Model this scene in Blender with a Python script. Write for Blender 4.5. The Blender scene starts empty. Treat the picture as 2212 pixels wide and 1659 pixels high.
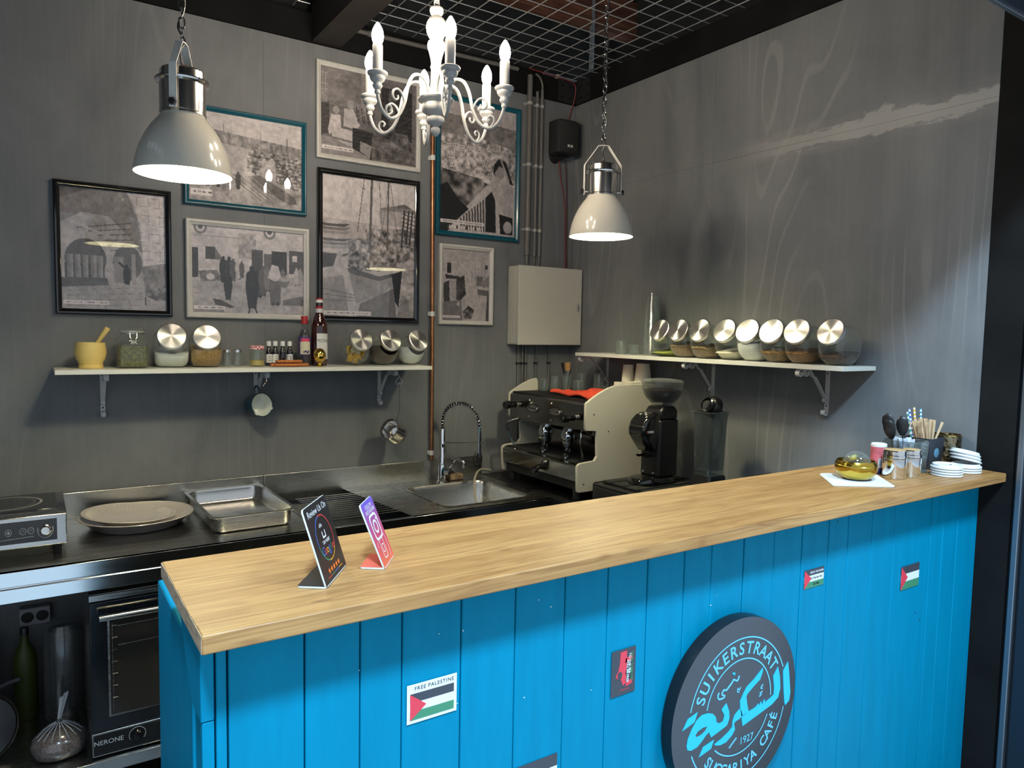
import bpy, bmesh, math, random
import numpy as np
from mathutils import Vector, Matrix, Euler

random.seed(7)
PI = math.pi
R = math.radians
scene = bpy.context.scene
COL = scene.collection

# ---------------------------------------------------------------- camera
cam_data = bpy.data.cameras.new('camera')
cam_data.sensor_fit = 'HORIZONTAL'
cam_data.sensor_width = 36.0
cam_data.lens = 25.395
cam_data.clip_start = 0.02
cam = bpy.data.objects.new('camera', cam_data)
COL.objects.link(cam)
cam.matrix_world = Matrix((
    (0.83329841, 0.02388926, -0.55230703, -2.61500),
    (-0.55250129, 0.07009058, -0.83055983, -3.33000),
    (0.01887006, 0.99725454, 0.07160521, 1.67175),
    (0, 0, 0, 1)))
scene.camera = cam

# ---------------------------------------------------------------- world, light, exposure
world = bpy.data.worlds.new('world')
scene.world = world
world.use_nodes = True
bg = world.node_tree.nodes['Background']
bg.inputs['Color'].default_value = (0.80, 0.90, 1.0, 1)
bg.inputs['Strength'].default_value = 0.34
scene.view_settings.view_transform = 'Standard'
scene.view_settings.look = 'None'
scene.view_settings.gamma = 1.0
scene.view_settings.use_curve_mapping = False
scene.view_settings.exposure = 1.12
scene.cycles.use_denoising = True
scene.cycles.max_bounces = 10
scene.cycles.transparent_max_bounces = 24
scene.cycles.sample_clamp_indirect = 6.0
scene.cycles.caustics_refractive = False
scene.cycles.caustics_reflective = False


def area(name, loc, target, size, power, color):
    l = bpy.data.lights.new(name, 'AREA')
    l.shape = 'SQUARE'
    l.size = size
    l.energy = power
    l.color = color
    o = bpy.data.objects.new(name, l)
    COL.objects.link(o)
    o.location = loc
    o.rotation_euler = (Vector(target) - Vector(loc)).to_track_quat('-Z', 'Y').to_euler()
    return o


# ceiling fixtures of the hall in front of the stall (behind the photographer)
area('hall_light_west', (-3.0, -4.05, 4.2), (-1.6, -2.2, 0.9), 0.42, 106, (0.52, 0.78, 1.0))
area('hall_light_east', (-0.5, -4.05, 4.2), (-1.0, -2.2, 0.9), 0.42, 48, (0.58, 0.81, 1.0))

WARM = (1.0, 0.86, 0.68)
CHAND_POWER = 158.0
PEND_POWER = 165.0
PEND_COL = (1.0, 0.95, 0.66)

# ---------------------------------------------------------------- mesh helpers
ORG = {}


class MB:
    """collects shapes and links them as ONE mesh object"""

    def __init__(s):
        s.v = []
        s.f = []

    def add(s, verts, faces):
        n = len(s.v)
        s.v.extend([tuple(p) for p in verts])
        s.f.extend([tuple(i + n for i in fc) for fc in faces])
        return s

    def box(s, x0, x1, y0, y1, z0, z1):
        x0, x1 = min(x0, x1), max(x0, x1)
        y0, y1 = min(y0, y1), max(y0, y1)
        z0, z1 = min(z0, z1), max(z0, z1)
        v = [(x, y, z) for z in (z0, z1) for y in (y0, y1) for x in (x0, x1)]
        return s.add(v, [(0, 2, 3, 1), (4, 5, 7, 6), (0, 1, 5, 4), (2, 6, 7, 3), (0, 4, 6, 2), (1, 3, 7, 5)])

    def cbox(s, c, d):
        return s.box(c[0] - d[0] / 2, c[0] + d[0] / 2, c[1] - d[1] / 2, c[1] + d[1] / 2, c[2] - d[2] / 2, c[2] + d[2] / 2)

    def prism(s, poly, axis, a, b):
        """2D polygon extruded along an axis; axis x -> poly (y,z), y -> (x,z), z -> (x,y)"""
        n = len(poly)

        def p(q, t):
            return {'x': (t, q[0], q[1]), 'y': (q[0], t, q[1]), 'z': (q[0], q[1], t)}[axis]
        v = [p(q, a) for q in poly] + [p(q, b) for q in poly]
        ar = sum(poly[i][0] * poly[(i + 1) % n][1] - poly[(i + 1) % n][0] * poly[i][1] for i in range(n))
        flip = (ar > 0) != (b > a)
        if axis == 'y':
            flip = not flip
        f = [tuple(range(n))[::-1], tuple(range(n, 2 * n))] + [(i, (i + 1) % n, n + (i + 1) % n, n + i) for i in range(n)]
        if flip:
            f = [q[::-1] for q in f]
        return s.add(v, f)

    def lathe(s, prof, c=(0, 0, 0), seg=24, mat=None, sx=1.0, sy=1.0):
        """profile [(r, z)...] about z through c; mat rotates the result about c"""
        v = []
        rings = []
        for r, z in prof:
            if r < 1e-6:
                rings.append([len(v)])
                v.append(Vector((0, 0, z)))
            else:
                rings.append(list(range(len(v), len(v) + seg)))
                for k in range(seg):
                    a = 2 * PI * k / seg
                    v.append(Vector((r * math.cos(a) * sx, r * math.sin(a) * sy, z)))
        f = []
        for A, B in zip(rings, rings[1:]):
            if len(A) == 1 and len(B) == 1:
                continue
            for k in range(seg):
                k2 = (k + 1) % seg
                if len(A) == 1:
                    f.append((A[0], B[k2], B[k]))
                elif len(B) == 1:
                    f.append((A[k], A[k2], B[0]))
                else:
                    f.append((A[k], A[k2], B[k2], B[k]))
        if mat is not None:
            v = [mat @ p for p in v]
        c = Vector(c)
        return s.add([p + c for p in v], f)

    def cyl(s, p0, p1, r0, r1=None, seg=16, caps=True):
        r1 = r0 if r1 is None else r1
        p0, p1 = Vector(p0), Vector(p1)
        d = p1 - p0
        q = d.to_track_quat('Z', 'Y').to_matrix()
        L = d.length
        prof = ([(0, 0)] if caps else []) + [(r0, 0), (r1, L)] + ([(0, L)] if caps else [])
        return s.lathe(prof, p0, seg, q)

    def tube(s, pts, r, seg=8, closed=False, caps=True, radii=None):
        P = [Vector(p) for p in pts]
        n = len(P)
        T = []
        for i in range(n):
            if closed:
                t = P[(i + 1) % n] - P[i - 1]
            else:
                t = P[min(i + 1, n - 1)] - P[max(i - 1, 0)]
            T.append(t.normalized() if t.length > 1e-9 else Vector((0, 0, 1)))
        up = Vector((0, 0, 1)) if abs(T[0].z) < 0.9 else Vector((1, 0, 0))
        N = (up - T[0] * up.dot(T[0])).normalized()
        v = []
        for i in range(n):
            if i:
                ax = T[i - 1].cross(T[i])
                if ax.length > 1e-8:
                    N = Matrix.Rotation(T[i - 1].angle(T[i]), 3, ax.normalized()) @ N
                N = (N - T[i] * N.dot(T[i])).normalized()
            Bn = T[i].cross(N)
            rr = radii[i] if radii else r
            for k in range(seg):
                a = 2 * PI * k / seg
                v.append(P[i] + (N * math.cos(a) + Bn * math.sin(a)) * rr)
        f = []
        m = n if closed else n - 1
        for i in range(m):
            j = (i + 1) % n
            for k in range(seg):
                k2 = (k + 1) % seg
                f.append((i * seg + k, i * seg + k2, j * seg + k2, j * seg + k))
        if not closed and caps:
            f.append(tuple(range(seg))[::-1])
            f.append(tuple((n - 1) * seg + k for k in range(seg)))
        return s.add(v, f)

    def ribbon(s, pts, thick, width, wdir):
        """flat strap bent along a planar polyline; wdir is the width direction"""
        P = [Vector(p) for p in pts]
        W = Vector(wdir).normalized()
        n = len(P)
        v = []
        for i in range(n):
            t = (P[min(i + 1, n - 1)] - P[max(i - 1, 0)]).normalized()
            nn = t.cross(W).normalized()
            for a, b in ((-1, -1), (1, -1), (1, 1), (-1, 1)):
                v.append(P[i] + W * (a * width / 2) + nn * (b * thick / 2))
        f = [(0, 1, 2, 3)[::-1], tuple(4 * (n - 1) + k for k in range(4))]
        for i in range(n - 1):
            for k in range(4):
                k2 = (k + 1) % 4
                f.append((4 * i + k, 4 * i + k2, 4 * i + 4 + k2, 4 * i + 4 + k))
        return s.add(v, f)

    def xf(s, M):
        s.v = [tuple(M @ Vector(p)) for p in s.v]
        return s

    def build(s, name, mat, parent=None, local=False, bev=0.0, ang=38, flat=False, seg=2):
        off = Vector((0, 0, 0))
        if parent is not None and not local:
            off = ORG.get(parent.name, Vector((0, 0, 0)))
        me = bpy.data.meshes.new(name)
        me.from_pydata([(p[0] - off[0], p[1] - off[1], p[2] - off[2]) for p in s.v], [], s.f)
        me.validate()
        me.update()
        bm = bmesh.new()
        bm.from_mesh(me)
        bmesh.ops.recalc_face_normals(bm, faces=bm.faces)
        bm.to_mesh(me)
        bm.free()
        if not flat:
            me.polygons.foreach_set('use_smooth', [True] * len(me.polygons))
            me.set_sharp_from_angle(angle=R(ang))
        me.materials.append(mat)
        o = bpy.data.objects.new(name, me)
        COL.objects.link(o)
        if parent is not None:
            o.parent = parent
            ORG[o.name] = ORG.get(parent.name, Vector((0, 0, 0))).copy()
        else:
            ORG[o.name] = Vector((0, 0, 0))
        if bev > 0:
            md = o.modifiers.new('bevel', 'BEVEL')
            md.width = bev
            md.segments = seg
            md.limit_method = 'ANGLE'
            md.angle_limit = R(40)
            md.harden_normals = False
        return o


def tag(o, label=None, cat=None, group=None, kind=None):
    if label:
        o['label'] = label
    if cat:
        o['category'] = cat
    if group:
        o['group'] = group
    if kind:
        o['kind'] = kind
    return o


def thing(name, label, cat, loc=(0, 0, 0), rotz=0.0, group=None, kind=None):
    o = bpy.data.objects.new(name, None)
    o.empty_display_size = 0.05
    COL.objects.link(o)
    o.location = loc
    o.rotation_euler = (0, 0, rotz)
    ORG[o.name] = Vector(loc)
    return tag(o, label, cat, group, kind)


def struct(name, mb, mat, label, cat, **k):
    return tag(mb.build(name, mat, **k), label, cat, kind='structure')


def link_copy(o, parent, loc=None, rot=None, name=None):
    c = o.copy()
    COL.objects.link(c)
    c.parent = parent
    if loc is not None:
        c.location = loc
    if rot is not None:
        c.rotation_euler = rot
    ORG[c.name] = ORG.get(parent.name, Vector((0, 0, 0))).copy() if parent else Vector((0, 0, 0))
    return c


def arc(cx, cz, r, a0, a1, n=10):
    return [(cx + r * math.cos(R(a0 + (a1 - a0) * i / n)), cz + r * math.sin(R(a0 + (a1 - a0) * i / n))) for i in range(n + 1)]


def rrect(x0, x1, y0, y1, r, n=5):
    p = []
    for cx, cy, a in ((x1 - r, y1 - r, 0), (x0 + r, y1 - r, 90), (x0 + r, y0 + r, 180), (x1 - r, y0 + r, 270)):
        p += arc(cx, cy, r, a, a + 90, n)
    return p


def spline(P, n=6):
    """catmull-rom through points"""
    P = [Vector(p) for p in P]
    Q = [P[0] * 2 - P[1]] + P + [P[-1] * 2 - P[-2]]
    out = []
    for i in range(1, len(Q) - 2):
        a, b, c, d = Q[i - 1:i + 3]
        for k in range(n):
            t = k / n
            out.append(0.5 * ((2 * b) + (c - a) * t + (2 * a - 5 * b + 4 * c - d) * t * t + (3 * b - a - 3 * c + d) * t ** 3))
    out.append(P[-1])
    return out


_txt = {}


def text_geo(t, size, align='CENTER', shear=0.0, spacing=1.0, thick=0.0):
    """flat lettering in the xy plane: (verts, faces)"""
    key = (t, align, shear, spacing, thick)
    if key not in _txt:
        cu = bpy.data.curves.new('lettering', 'FONT')
        cu.body = t
        cu.size = 1.0
        cu.align_x = align
        cu.align_y = 'CENTER'
        cu.shear = shear
        cu.space_character = spacing
        cu.offset = thick
        cu.resolution_u = 3
        ob = bpy.data.objects.new('lettering', cu)
        COL.objects.link(ob)
        bpy.context.view_layer.update()
        dg = bpy.context.evaluated_depsgraph_get()
        me = bpy.data.meshes.new_from_object(ob.evaluated_get(dg))
        _txt[key] = ([v.co.copy() for v in me.vertices], [tuple(p.vertices) for p in me.polygons])
        bpy.data.objects.remove(ob)
        bpy.data.curves.remove(cu)
        bpy.data.meshes.remove(me)
    v, f = _txt[key]
    return [p * size for p in v], f


def text_on(t, size, o, ux, uy, **k):
    """lettering laid on a plane with origin o and axes ux (right), uy (up)"""
    v, f = text_geo(t, size, **k)
    o, ux, uy = Vector(o), Vector(ux), Vector(uy)
    return [o + ux * p.x + uy * p.y for p in v], f

# ---------------------------------------------------------------- materials
def sset(b, key, val):
    for k in key if isinstance(key, (tuple, list)) else (key,):
        if k in b.inputs:
            b.inputs[k].default_value = val
            return


def pmat(name, col, rough=0.5, metal=0.0, coat=0.0, emis=None, estr=0.0, noise=0.0, nscale=20.0, bump=0.0,
         bscale=200.0, aniso=0.0, spec=None, alpha=None, trans=0.0, stretch=(1, 1, 1), sss=0.0, rvar=0.0):
    m = bpy.data.materials.new(name)
    m.use_nodes = True
    nt = m.node_tree
    b = nt.nodes['Principled BSDF']
    c = (col[0], col[1], col[2], 1)
    b.inputs['Base Color'].default_value = c
    b.inputs['Roughness'].default_value = rough
    b.inputs['Metallic'].default_value = metal
    sset(b, ('Coat Weight', 'Coat'), coat)
    if coat:
        sset(b, 'Coat Roughness', 0.06)
    if spec is not None:
        sset(b, ('Specular IOR Level', 'Specular'), spec)
    if aniso:
        b.inputs['Anisotropic'].default_value = aniso
    if trans:
        sset(b, ('Transmission Weight', 'Transmission'), trans)
    if emis:
        sset(b, ('Emission Color', 'Emission'), (emis[0], emis[1], emis[2], 1))
        b.inputs['Emission Strength'].default_value = estr
    if noise or bump or rvar:
        tc = nt.nodes.new('ShaderNodeTexCoord')
        mp = nt.nodes.new('ShaderNodeMapping')
        mp.inputs['Scale'].default_value = stretch
        nt.links.new(tc.outputs['Object'], mp.inputs['Vector'])
    if noise or rvar:
        n = nt.nodes.new('ShaderNodeTexNoise')
        n.inputs['Scale'].default_value = nscale
        n.inputs['Detail'].default_value = 5
        nt.links.new(mp.outputs['Vector'], n.inputs['Vector'])
    if noise:
        mx = nt.nodes.new('ShaderNodeMix')
        mx.data_type = 'RGBA'
        mx.inputs['A'].default_value = tuple(max(0, x * (1 - noise)) for x in col) + (1,)
        mx.inputs['B'].default_value = tuple(min(1, x * (1 + noise)) for x in col) + (1,)
        rp = nt.nodes.new('ShaderNodeMapRange')
        rp.inputs['From Min'].default_value = 0.3
        rp.inputs['From Max'].default_value = 0.7
        nt.links.new(n.outputs['Fac'], rp.inputs['Value'])
        nt.links.new(rp.outputs['Result'], mx.inputs['Factor'])
        nt.links.new(mx.outputs['Result'], b.inputs['Base Color'])
    if rvar:
        rr = nt.nodes.new('ShaderNodeMapRange')
        rr.inputs['From Min'].default_value = 0.3
        rr.inputs['From Max'].default_value = 0.7
        rr.inputs['To Min'].default_value = max(0.02, rough - rvar)
        rr.inputs['To Max'].default_value = rough + rvar
        nt.links.new(n.outputs['Fac'], rr.inputs['Value'])
        nt.links.new(rr.outputs['Result'], b.inputs['Roughness'])
    if bump:
        n2 = nt.nodes.new('ShaderNodeTexNoise')
        n2.inputs['Scale'].default_value = bscale
        n2.inputs['Detail'].default_value = 3
        nt.links.new(mp.outputs['Vector'], n2.inputs['Vector'])
        bp = nt.nodes.new('ShaderNodeBump')
        bp.inputs['Strength'].default_value = bump
        bp.inputs['Distance'].default_value = 0.002
        nt.links.new(n2.outputs['Fac'], bp.inputs['Height'])
        nt.links.new(bp.outputs['Normal'], b.inputs['Normal'])
    return m


def nd(nt, typ, **k):
    n = nt.nodes.new(typ)
    for a, v in k.items():
        setattr(n, a, v)
    return n


def mth(nt, op, a, b=None, clamp=False):
    n = nt.nodes.new('ShaderNodeMath')
    n.operation = op
    n.use_clamp = clamp
    for i, x in enumerate((a, b)):
        if x is None:
            continue
        if isinstance(x, (int, float)):
            n.inputs[i].default_value = x
        else:
            nt.links.new(x, n.inputs[i])
    return n.outputs[0]


def mixc(nt, fac, a, b):
    n = nt.nodes.new('ShaderNodeMix')
    n.data_type = 'RGBA'
    for key, x in (('Factor', fac), ('A', a), ('B', b)):
        if isinstance(x, (int, float)):
            n.inputs[key].default_value = x
        elif isinstance(x, tuple):
            n.inputs[key].default_value = x if len(x) == 4 else x + (1,)
        else:
            nt.links.new(x, n.inputs[key])
    return n.outputs['Result']


def noise(nt, vec, scale, detail=4, rough=0.55, dist=0.0):
    n = nt.nodes.new('ShaderNodeTexNoise')
    n.inputs['Scale'].default_value = scale
    n.inputs['Detail'].default_value = detail
    n.inputs['Roughness'].default_value = rough
    n.inputs['Distortion'].default_value = dist
    nt.links.new(vec, n.inputs['Vector'])
    return n.outputs['Fac']


def mapping(nt, vec, scale=(1, 1, 1), loc=(0, 0, 0), rot=(0, 0, 0)):
    n = nt.nodes.new('ShaderNodeMapping')
    n.inputs['Scale'].default_value = scale
    n.inputs['Location'].default_value = loc
    n.inputs['Rotation'].default_value = rot
    nt.links.new(vec, n.inputs['Vector'])
    return n.outputs['Vector']


def rng(nt, val, a, b, c=0.0, d=1.0, smooth=False):
    n = nt.nodes.new('ShaderNodeMapRange')
    if smooth:
        n.interpolation_type = 'SMOOTHSTEP'
    for k, x in (('From Min', a), ('From Max', b), ('To Min', c), ('To Max', d)):
        n.inputs[k].default_value = x
    nt.links.new(val, n.inputs['Value'])
    return n.outputs['Result']


def plywood_paint(name, filler=False, grain=1.0):
    """dark grey wash on plywood: tall cathedral grain showing through, blotchy paint"""
    m = bpy.data.materials.new(name)
    m.use_nodes = True
    nt = m.node_tree
    b = nt.nodes['Principled BSDF']
    geo = nt.nodes.new('ShaderNodeNewGeometry')
    pos = geo.outputs['Position']
    g = noise(nt, mapping(nt, pos, (1.7, 1.7, 0.33)), 1.25, 1.5, 0.4)
    lines = mth(nt, 'SINE', mth(nt, 'MULTIPLY', g, 120.0))
    ridge = rng(nt, lines, 0.74, 0.98, 0, 1, True)
    gate = rng(nt, noise(nt, mapping(nt, pos, (1.1, 1.1, 0.5), (3.1, 1.7, 0.4)), 1.6, 2, 0.5), 0.45, 0.62, 0.05, 1, True)
    ridge = mth(nt, 'MULTIPLY', ridge, gate)
    broad = rng(nt, mth(nt, 'SINE', mth(nt, 'MULTIPLY', g, 40.0)), -1, 1, 0, 1)
    fine = noise(nt, mapping(nt, pos, (60, 60, 2.2)), 1.0, 3, 0.6)
    blot = rng(nt, noise(nt, mapping(nt, pos, (1.6, 1.6, 1.1), (0.3, 5, 2)), 1.5, 7, 0.62, 0.6), 0.3, 0.72)
    c = mixc(nt, blot, (0.131, 0.139, 0.145), (0.206, 0.211, 0.217))
    c = mixc(nt, mth(nt, 'MULTIPLY', broad, 0.22 * grain), c, (0.244, 0.246, 0.250))
    c = mixc(nt, mth(nt, 'MULTIPLY', rng(nt, fine, 0.4, 0.7), 0.14), c, (0.269, 0.269, 0.269))
    c = mixc(nt, mth(nt, 'MULTIPLY', ridge, 0.34 * grain), c, (0.319, 0.316, 0.312))
    if filler:
        sep = nt.nodes.new('ShaderNodeSeparateXYZ')
        nt.links.new(pos, sep.inputs[0])
        wob = noise(nt, mapping(nt, pos, (1, 2.2, 14)), 3.0, 5, 0.7)
        wob2 = noise(nt, mapping(nt, pos, (1, 1, 1), (0, 4, 0)), 22.0, 3, 0.6)
        h = mth(nt, 'ABSOLUTE', mth(nt, 'SUBTRACT', sep.outputs[2], 2.461))
        half = mth(nt, 'ADD', mth(nt, 'MULTIPLY', wob, 0.085), mth(nt, 'MULTIPLY', wob2, 0.03))
        half = mth(nt, 'SUBTRACT', half, 0.027)
        # a dab of filler round a screw head
        dy = mth(nt, 'SUBTRACT', sep.outputs[1], -1.80)
        dz = mth(nt, 'SUBTRACT', sep.outputs[2], 2.472)
        rad = mth(nt, 'SQRT', mth(nt, 'ADD', mth(nt, 'MULTIPLY', dy, dy), mth(nt, 'MULTIPLY', dz, dz)))
        dab = rng(nt, mth(nt, 'SUBTRACT', rad, mth(nt, 'MULTIPLY', wob2, 0.09)), 0.012, 0.002)
        band = rng(nt, mth(nt, 'SUBTRACT', h, half), 0.004, -0.004)
        band = mth(nt, 'MULTIPLY', band, rng(nt, sep.outputs[1], -1.10, -1.75, 0.0, 1.0, True))
        band = mth(nt, 'MAXIMUM', band, dab)
        sm = rng(nt, mth(nt, 'SUBTRACT', h, mth(nt, 'MULTIPLY', wob, 0.11)), 0.02, -0.02)
        sm = mth(nt, 'MULTIPLY', sm, rng(nt, sep.outputs[1], -0.95, -1.35, 0.0, 0.35, True))
        c = mixc(nt, sm, c, (0.281, 0.263, 0.256))
        c = mixc(nt, mth(nt, 'MULTIPLY', band, 0.62), c, (0.450, 0.438, 0.413))
    nt.links.new(c, b.inputs['Base Color'])
    b.inputs['Roughness'].default_value = 0.6
    sset(b, ('Specular IOR Level', 'Specular'), 0.22)
    bp = nt.nodes.new('ShaderNodeBump')
    bp.inputs['Strength'].default_value = 0.06
    bp.inputs['Distance'].default_value = 0.002
    nt.links.new(mth(nt, 'ADD', ridge, mth(nt, 'MULTIPLY', fine, 0.7)), bp.inputs['Height'])
    nt.links.new(bp.outputs['Normal'], b.inputs['Normal'])
    return m


def pine(name, dark=1.0):
    """stained pine with long grain along x, streaks and a few knots"""
    m = bpy.data.materials.new(name)
    m.use_nodes = True
    nt = m.node_tree
    b = nt.nodes['Principled BSDF']
    tc = nt.nodes.new('ShaderNodeTexCoord')
    oi = nt.nodes.new('ShaderNodeObjectInfo')
    comb = nt.nodes.new('ShaderNodeCombineXYZ')
    nt.links.new(mth(nt, 'MULTIPLY', oi.outputs['Random'], 17.0), comb.inputs[0])
    nt.links.new(mth(nt, 'MULTIPLY', oi.outputs['Random'], 9.0), comb.inputs[1])
    va = nt.nodes.new('ShaderNodeVectorMath')
    va.operation = 'ADD'
    nt.links.new(tc.outputs['Object'], va.inputs[0])
    nt.links.new(comb.outputs[0], va.inputs[1])
    p = va.outputs[0]
    g = noise(nt, mapping(nt, p, (1.3, 15, 15)), 1.5, 2, 0.5, 0.35)
    rings = mth(nt, 'SINE', mth(nt, 'MULTIPLY', g, 55.0))
    fib = noise(nt, mapping(nt, p, (4, 110, 110)), 1.0, 4, 0.65)
    tone = noise(nt, mapping(nt, p, (1.8, 6, 6), (2, 1, 0)), 1.3, 4, 0.6)
    c = mixc(nt, rng(nt, tone, 0.32, 0.68), (0.435 * dark, 0.203 * dark, 0.060 * dark), (0.652 * dark, 0.347 * dark, 0.122 * dark))
    c = mixc(nt, mth(nt, 'MULTIPLY', rng(nt, rings, 0.1, 1.0), 0.55), c, (0.326 * dark, 0.136 * dark, 0.037 * dark))
    c = mixc(nt, mth(nt, 'MULTIPLY', rng(nt, fib, 0.42, 0.70), 0.5), c, (0.717 * dark, 0.404 * dark, 0.154 * dark))
    dk = rng(nt, noise(nt, mapping(nt, p, (1.1, 26, 26), (7, 3, 1)), 1.6, 3, 0.6), 0.60, 0.72)
    c = mixc(nt, mth(nt, 'MULTIPLY', dk, 0.62), c, (0.217 * dark, 0.086 * dark, 0.029 * dark))
    vo = nt.nodes.new('ShaderNodeTexVoronoi')
    vo.inputs['Scale'].default_value = 3.2
    nt.links.new(mapping(nt, p, (1.0, 3.4, 3.4)), vo.inputs['Vector'])
    kn = rng(nt, vo.outputs['Distance'], 0.075, 0.03, 0, 0.75)
    c = mixc(nt, kn, c, (0.217 * dark, 0.083 * dark, 0.026 * dark))
    nt.links.new(c, b.inputs['Base Color'])
    b.inputs['Roughness'].default_value = 0.42
    bp = nt.nodes.new('ShaderNodeBump')
    bp.inputs['Strength'].default_value = 0.2
    bp.inputs['Distance'].default_value = 0.0015
    nt.links.new(fib, bp.inputs['Height'])
    nt.links.new(bp.outputs['Normal'], b.inputs['Normal'])
    return m


def glassy(name, tint=(1, 1, 1), refl=0.06, rough=0.0, edge=0.6, pale_rim=0.30):
    """thin clear glass: see-through, mirror-like at grazing angles"""
    m = bpy.data.materials.new(name)
    m.use_nodes = True
    nt = m.node_tree
    out = nt.nodes['Material Output']
    nt.nodes.remove(nt.nodes['Principled BSDF'])
    tr = nt.nodes.new('ShaderNodeBsdfTransparent')
    tr.inputs['Color'].default_value = tuple(tint) + (1,)
    gl = nt.nodes.new('ShaderNodeBsdfGlossy')
    gl.inputs['Roughness'].default_value = rough
    lw = nt.nodes.new('ShaderNodeLayerWeight')
    lw.inputs['Blend'].default_value = 0.5
    fac3 = mth(nt, 'POWER', lw.outputs['Facing'], 3.0)
    f = rng(nt, fac3, 0, 1, refl, edge * 0.6)
    mx = nt.nodes.new('ShaderNodeMixShader')
    nt.links.new(f, mx.inputs[0])
    nt.links.new(tr.outputs[0], mx.inputs[1])
    nt.links.new(gl.outputs[0], mx.inputs[2])
    df = nt.nodes.new('ShaderNodeBsdfDiffuse')
    df.inputs['Color'].default_value = (0.55, 0.58, 0.56, 1)  # refracted light put into the colour: pale haze, strongest at the rim
    m2 = nt.nodes.new('ShaderNodeMixShader')
    nt.links.new(rng(nt, mth(nt, 'POWER', lw.outputs['Facing'], 2.2), 0, 1, pale_rim * 0.15, pale_rim), m2.inputs[0])
    nt.links.new(mx.outputs[0], m2.inputs[1])
    nt.links.new(df.outputs[0], m2.inputs[2])
    nt.links.new(m2.outputs[0], out.inputs['Surface'])
    return m


def brushed_radial(name, col=(0.82, 0.80, 0.76), rough=0.34):
    m = pmat(name, col, rough, 1.0)
    nt = m.node_tree
    b = nt.nodes['Principled BSDF']
    b.inputs['Anisotropic'].default_value = 0.88
    t = nt.nodes.new('ShaderNodeTangent')
    t.direction_type = 'RADIAL'
    t.axis = 'Z'
    nt.links.new(t.outputs[0], b.inputs['Tangent'])
    return m


def steel(name, col=(0.60, 0.59, 0.57), rough=0.24, stretch=(1, 60, 60)):
    """brushed sheet steel, slightly uneven gloss"""
    return pmat(name, col, rough, 1.0, noise=0.10, nscale=6.0, rvar=0.07, stretch=stretch)


def attr_mat(name, rough=0.6):
    m = pmat(name, (1, 1, 1), rough)
    nt = m.node_tree
    a = nt.nodes.new('ShaderNodeVertexColor')
    a.layer_name = 'print'
    nt.links.new(a.outputs['Color'], nt.nodes['Principled BSDF'].inputs['Base Color'])
    return m


M_WALL = plywood_paint('grey_washed_plywood', False, 0.4)
M_WALLR = plywood_paint('grey_washed_plywood_filled', True)
M_BLACKBEAM = pmat('black_steel_paint', (0.009, 0.0088, 0.0088), 0.75, spec=0.12, noise=0.35, nscale=5)
M_BROWNBEAM = pmat('dark_brown_primer', (0.016, 0.012, 0.0105), 0.6, noise=0.3, nscale=4)
M_VOID = pmat('dark_ceiling_boards', (0.016, 0.019, 0.021), 0.8, noise=0.5, nscale=6)
M_JOIST = pmat('rust_brown_joist', (0.13, 0.052, 0.032), 0.7, noise=0.5, nscale=5, stretch=(1, 8, 8))
M_WIRE = pmat('galvanised_wire', (0.62, 0.62, 0.61), 0.35, 0.75)
M_GALV = pmat('galvanised_strap', (0.36, 0.45, 0.55), 0.4, 0.6, noise=0.2, nscale=30)
M_BLUE = pmat('blue_paint', (0.0, 0.215, 0.372), 0.42, noise=0.06, nscale=5, bump=0.05, bscale=60, stretch=(8, 8, 1), spec=0.08)
M_CHIP = pmat('chipped_primer', (0.75, 0.80, 0.82), 0.6)
M_PINE = pine('stained_pine', 0.74)
M_PINEEND = pine('stained_pine_end', 0.72)
M_STEEL = steel('brushed_steel')
M_STEELD = pmat('worktop_steel', (0.60, 0.585, 0.54), 0.27, 1.0, noise=0.03, nscale=3.0, rvar=0.03, stretch=(1, 10, 10))
M_STEELF = pmat('apron_steel', (0.66, 0.67, 0.67), 0.13, 1.0, noise=0.03, nscale=3.0, rvar=0.03, stretch=(1, 10, 10))
M_CHROME = pmat('chrome', (0.80, 0.80, 0.80), 0.07, 1.0)
M_CHROMEW = pmat('polished_aluminium', (0.74, 0.72, 0.69), 0.16, 1.0)
M_LID = brushed_radial('spun_steel_lid')
M_WHITE = pmat('white_lacquer', (0.70, 0.68, 0.62), 0.35, noise=0.03, nscale=10)
M_SHELFW = pmat('white_melamine', (0.74, 0.73, 0.66), 0.4)
M_IRONW = pmat('white_iron', (0.60, 0.60, 0.59), 0.45)
M_CREAM = pmat('cream_enamel', (0.66, 0.62, 0.50), 0.22, coat=0.4)
M_SHADEOUT = pmat('cream_shade_enamel', (0.60, 0.57, 0.49), 0.14, coat=0.5)
M_SHADEIN = pmat('white_shade_lining', (0.86, 0.84, 0.74), 0.5)
M_CHANDW = pmat('distressed_white_wood', (0.42, 0.415, 0.40), 0.55, noise=0.12, nscale=30, bump=0.2, bscale=80)
M_BLACK = pmat('black_plastic', (0.010, 0.010, 0.011), 0.35)
M_BLACKM = pmat('matt_black', (0.014, 0.014, 0.015), 0.7)
M_BLACKG = pmat('gloss_black', (0.006, 0.006, 0.007), 0.08, coat=0.5)
M_FRAMEB = pmat('gloss_black_frame', (0.008, 0.008, 0.009), 0.10, coat=0.6)
M_FRAMET = pmat('teal_frame_paint', (0.004, 0.085, 0.125), 0.30, coat=0.2)
M_FRAMEW = pmat('ivory_frame_paint', (0.62, 0.60, 0.55), 0.35, noise=0.05, nscale=40)
M_PRINT = attr_mat('photo_print', 0.55)
M_PANE = glassy('picture_glass', (0.99, 0.99, 0.99), 0.035, 0.0, 0.9, 0.0)
M_GLASS = glassy('clear_jar_glass', (0.93, 0.96, 0.94), 0.05, 0.02, 0.75)
M_GLASSD = glassy('smoky_glass', (0.62, 0.66, 0.66), 0.06, 0.03, 0.7)
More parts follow.
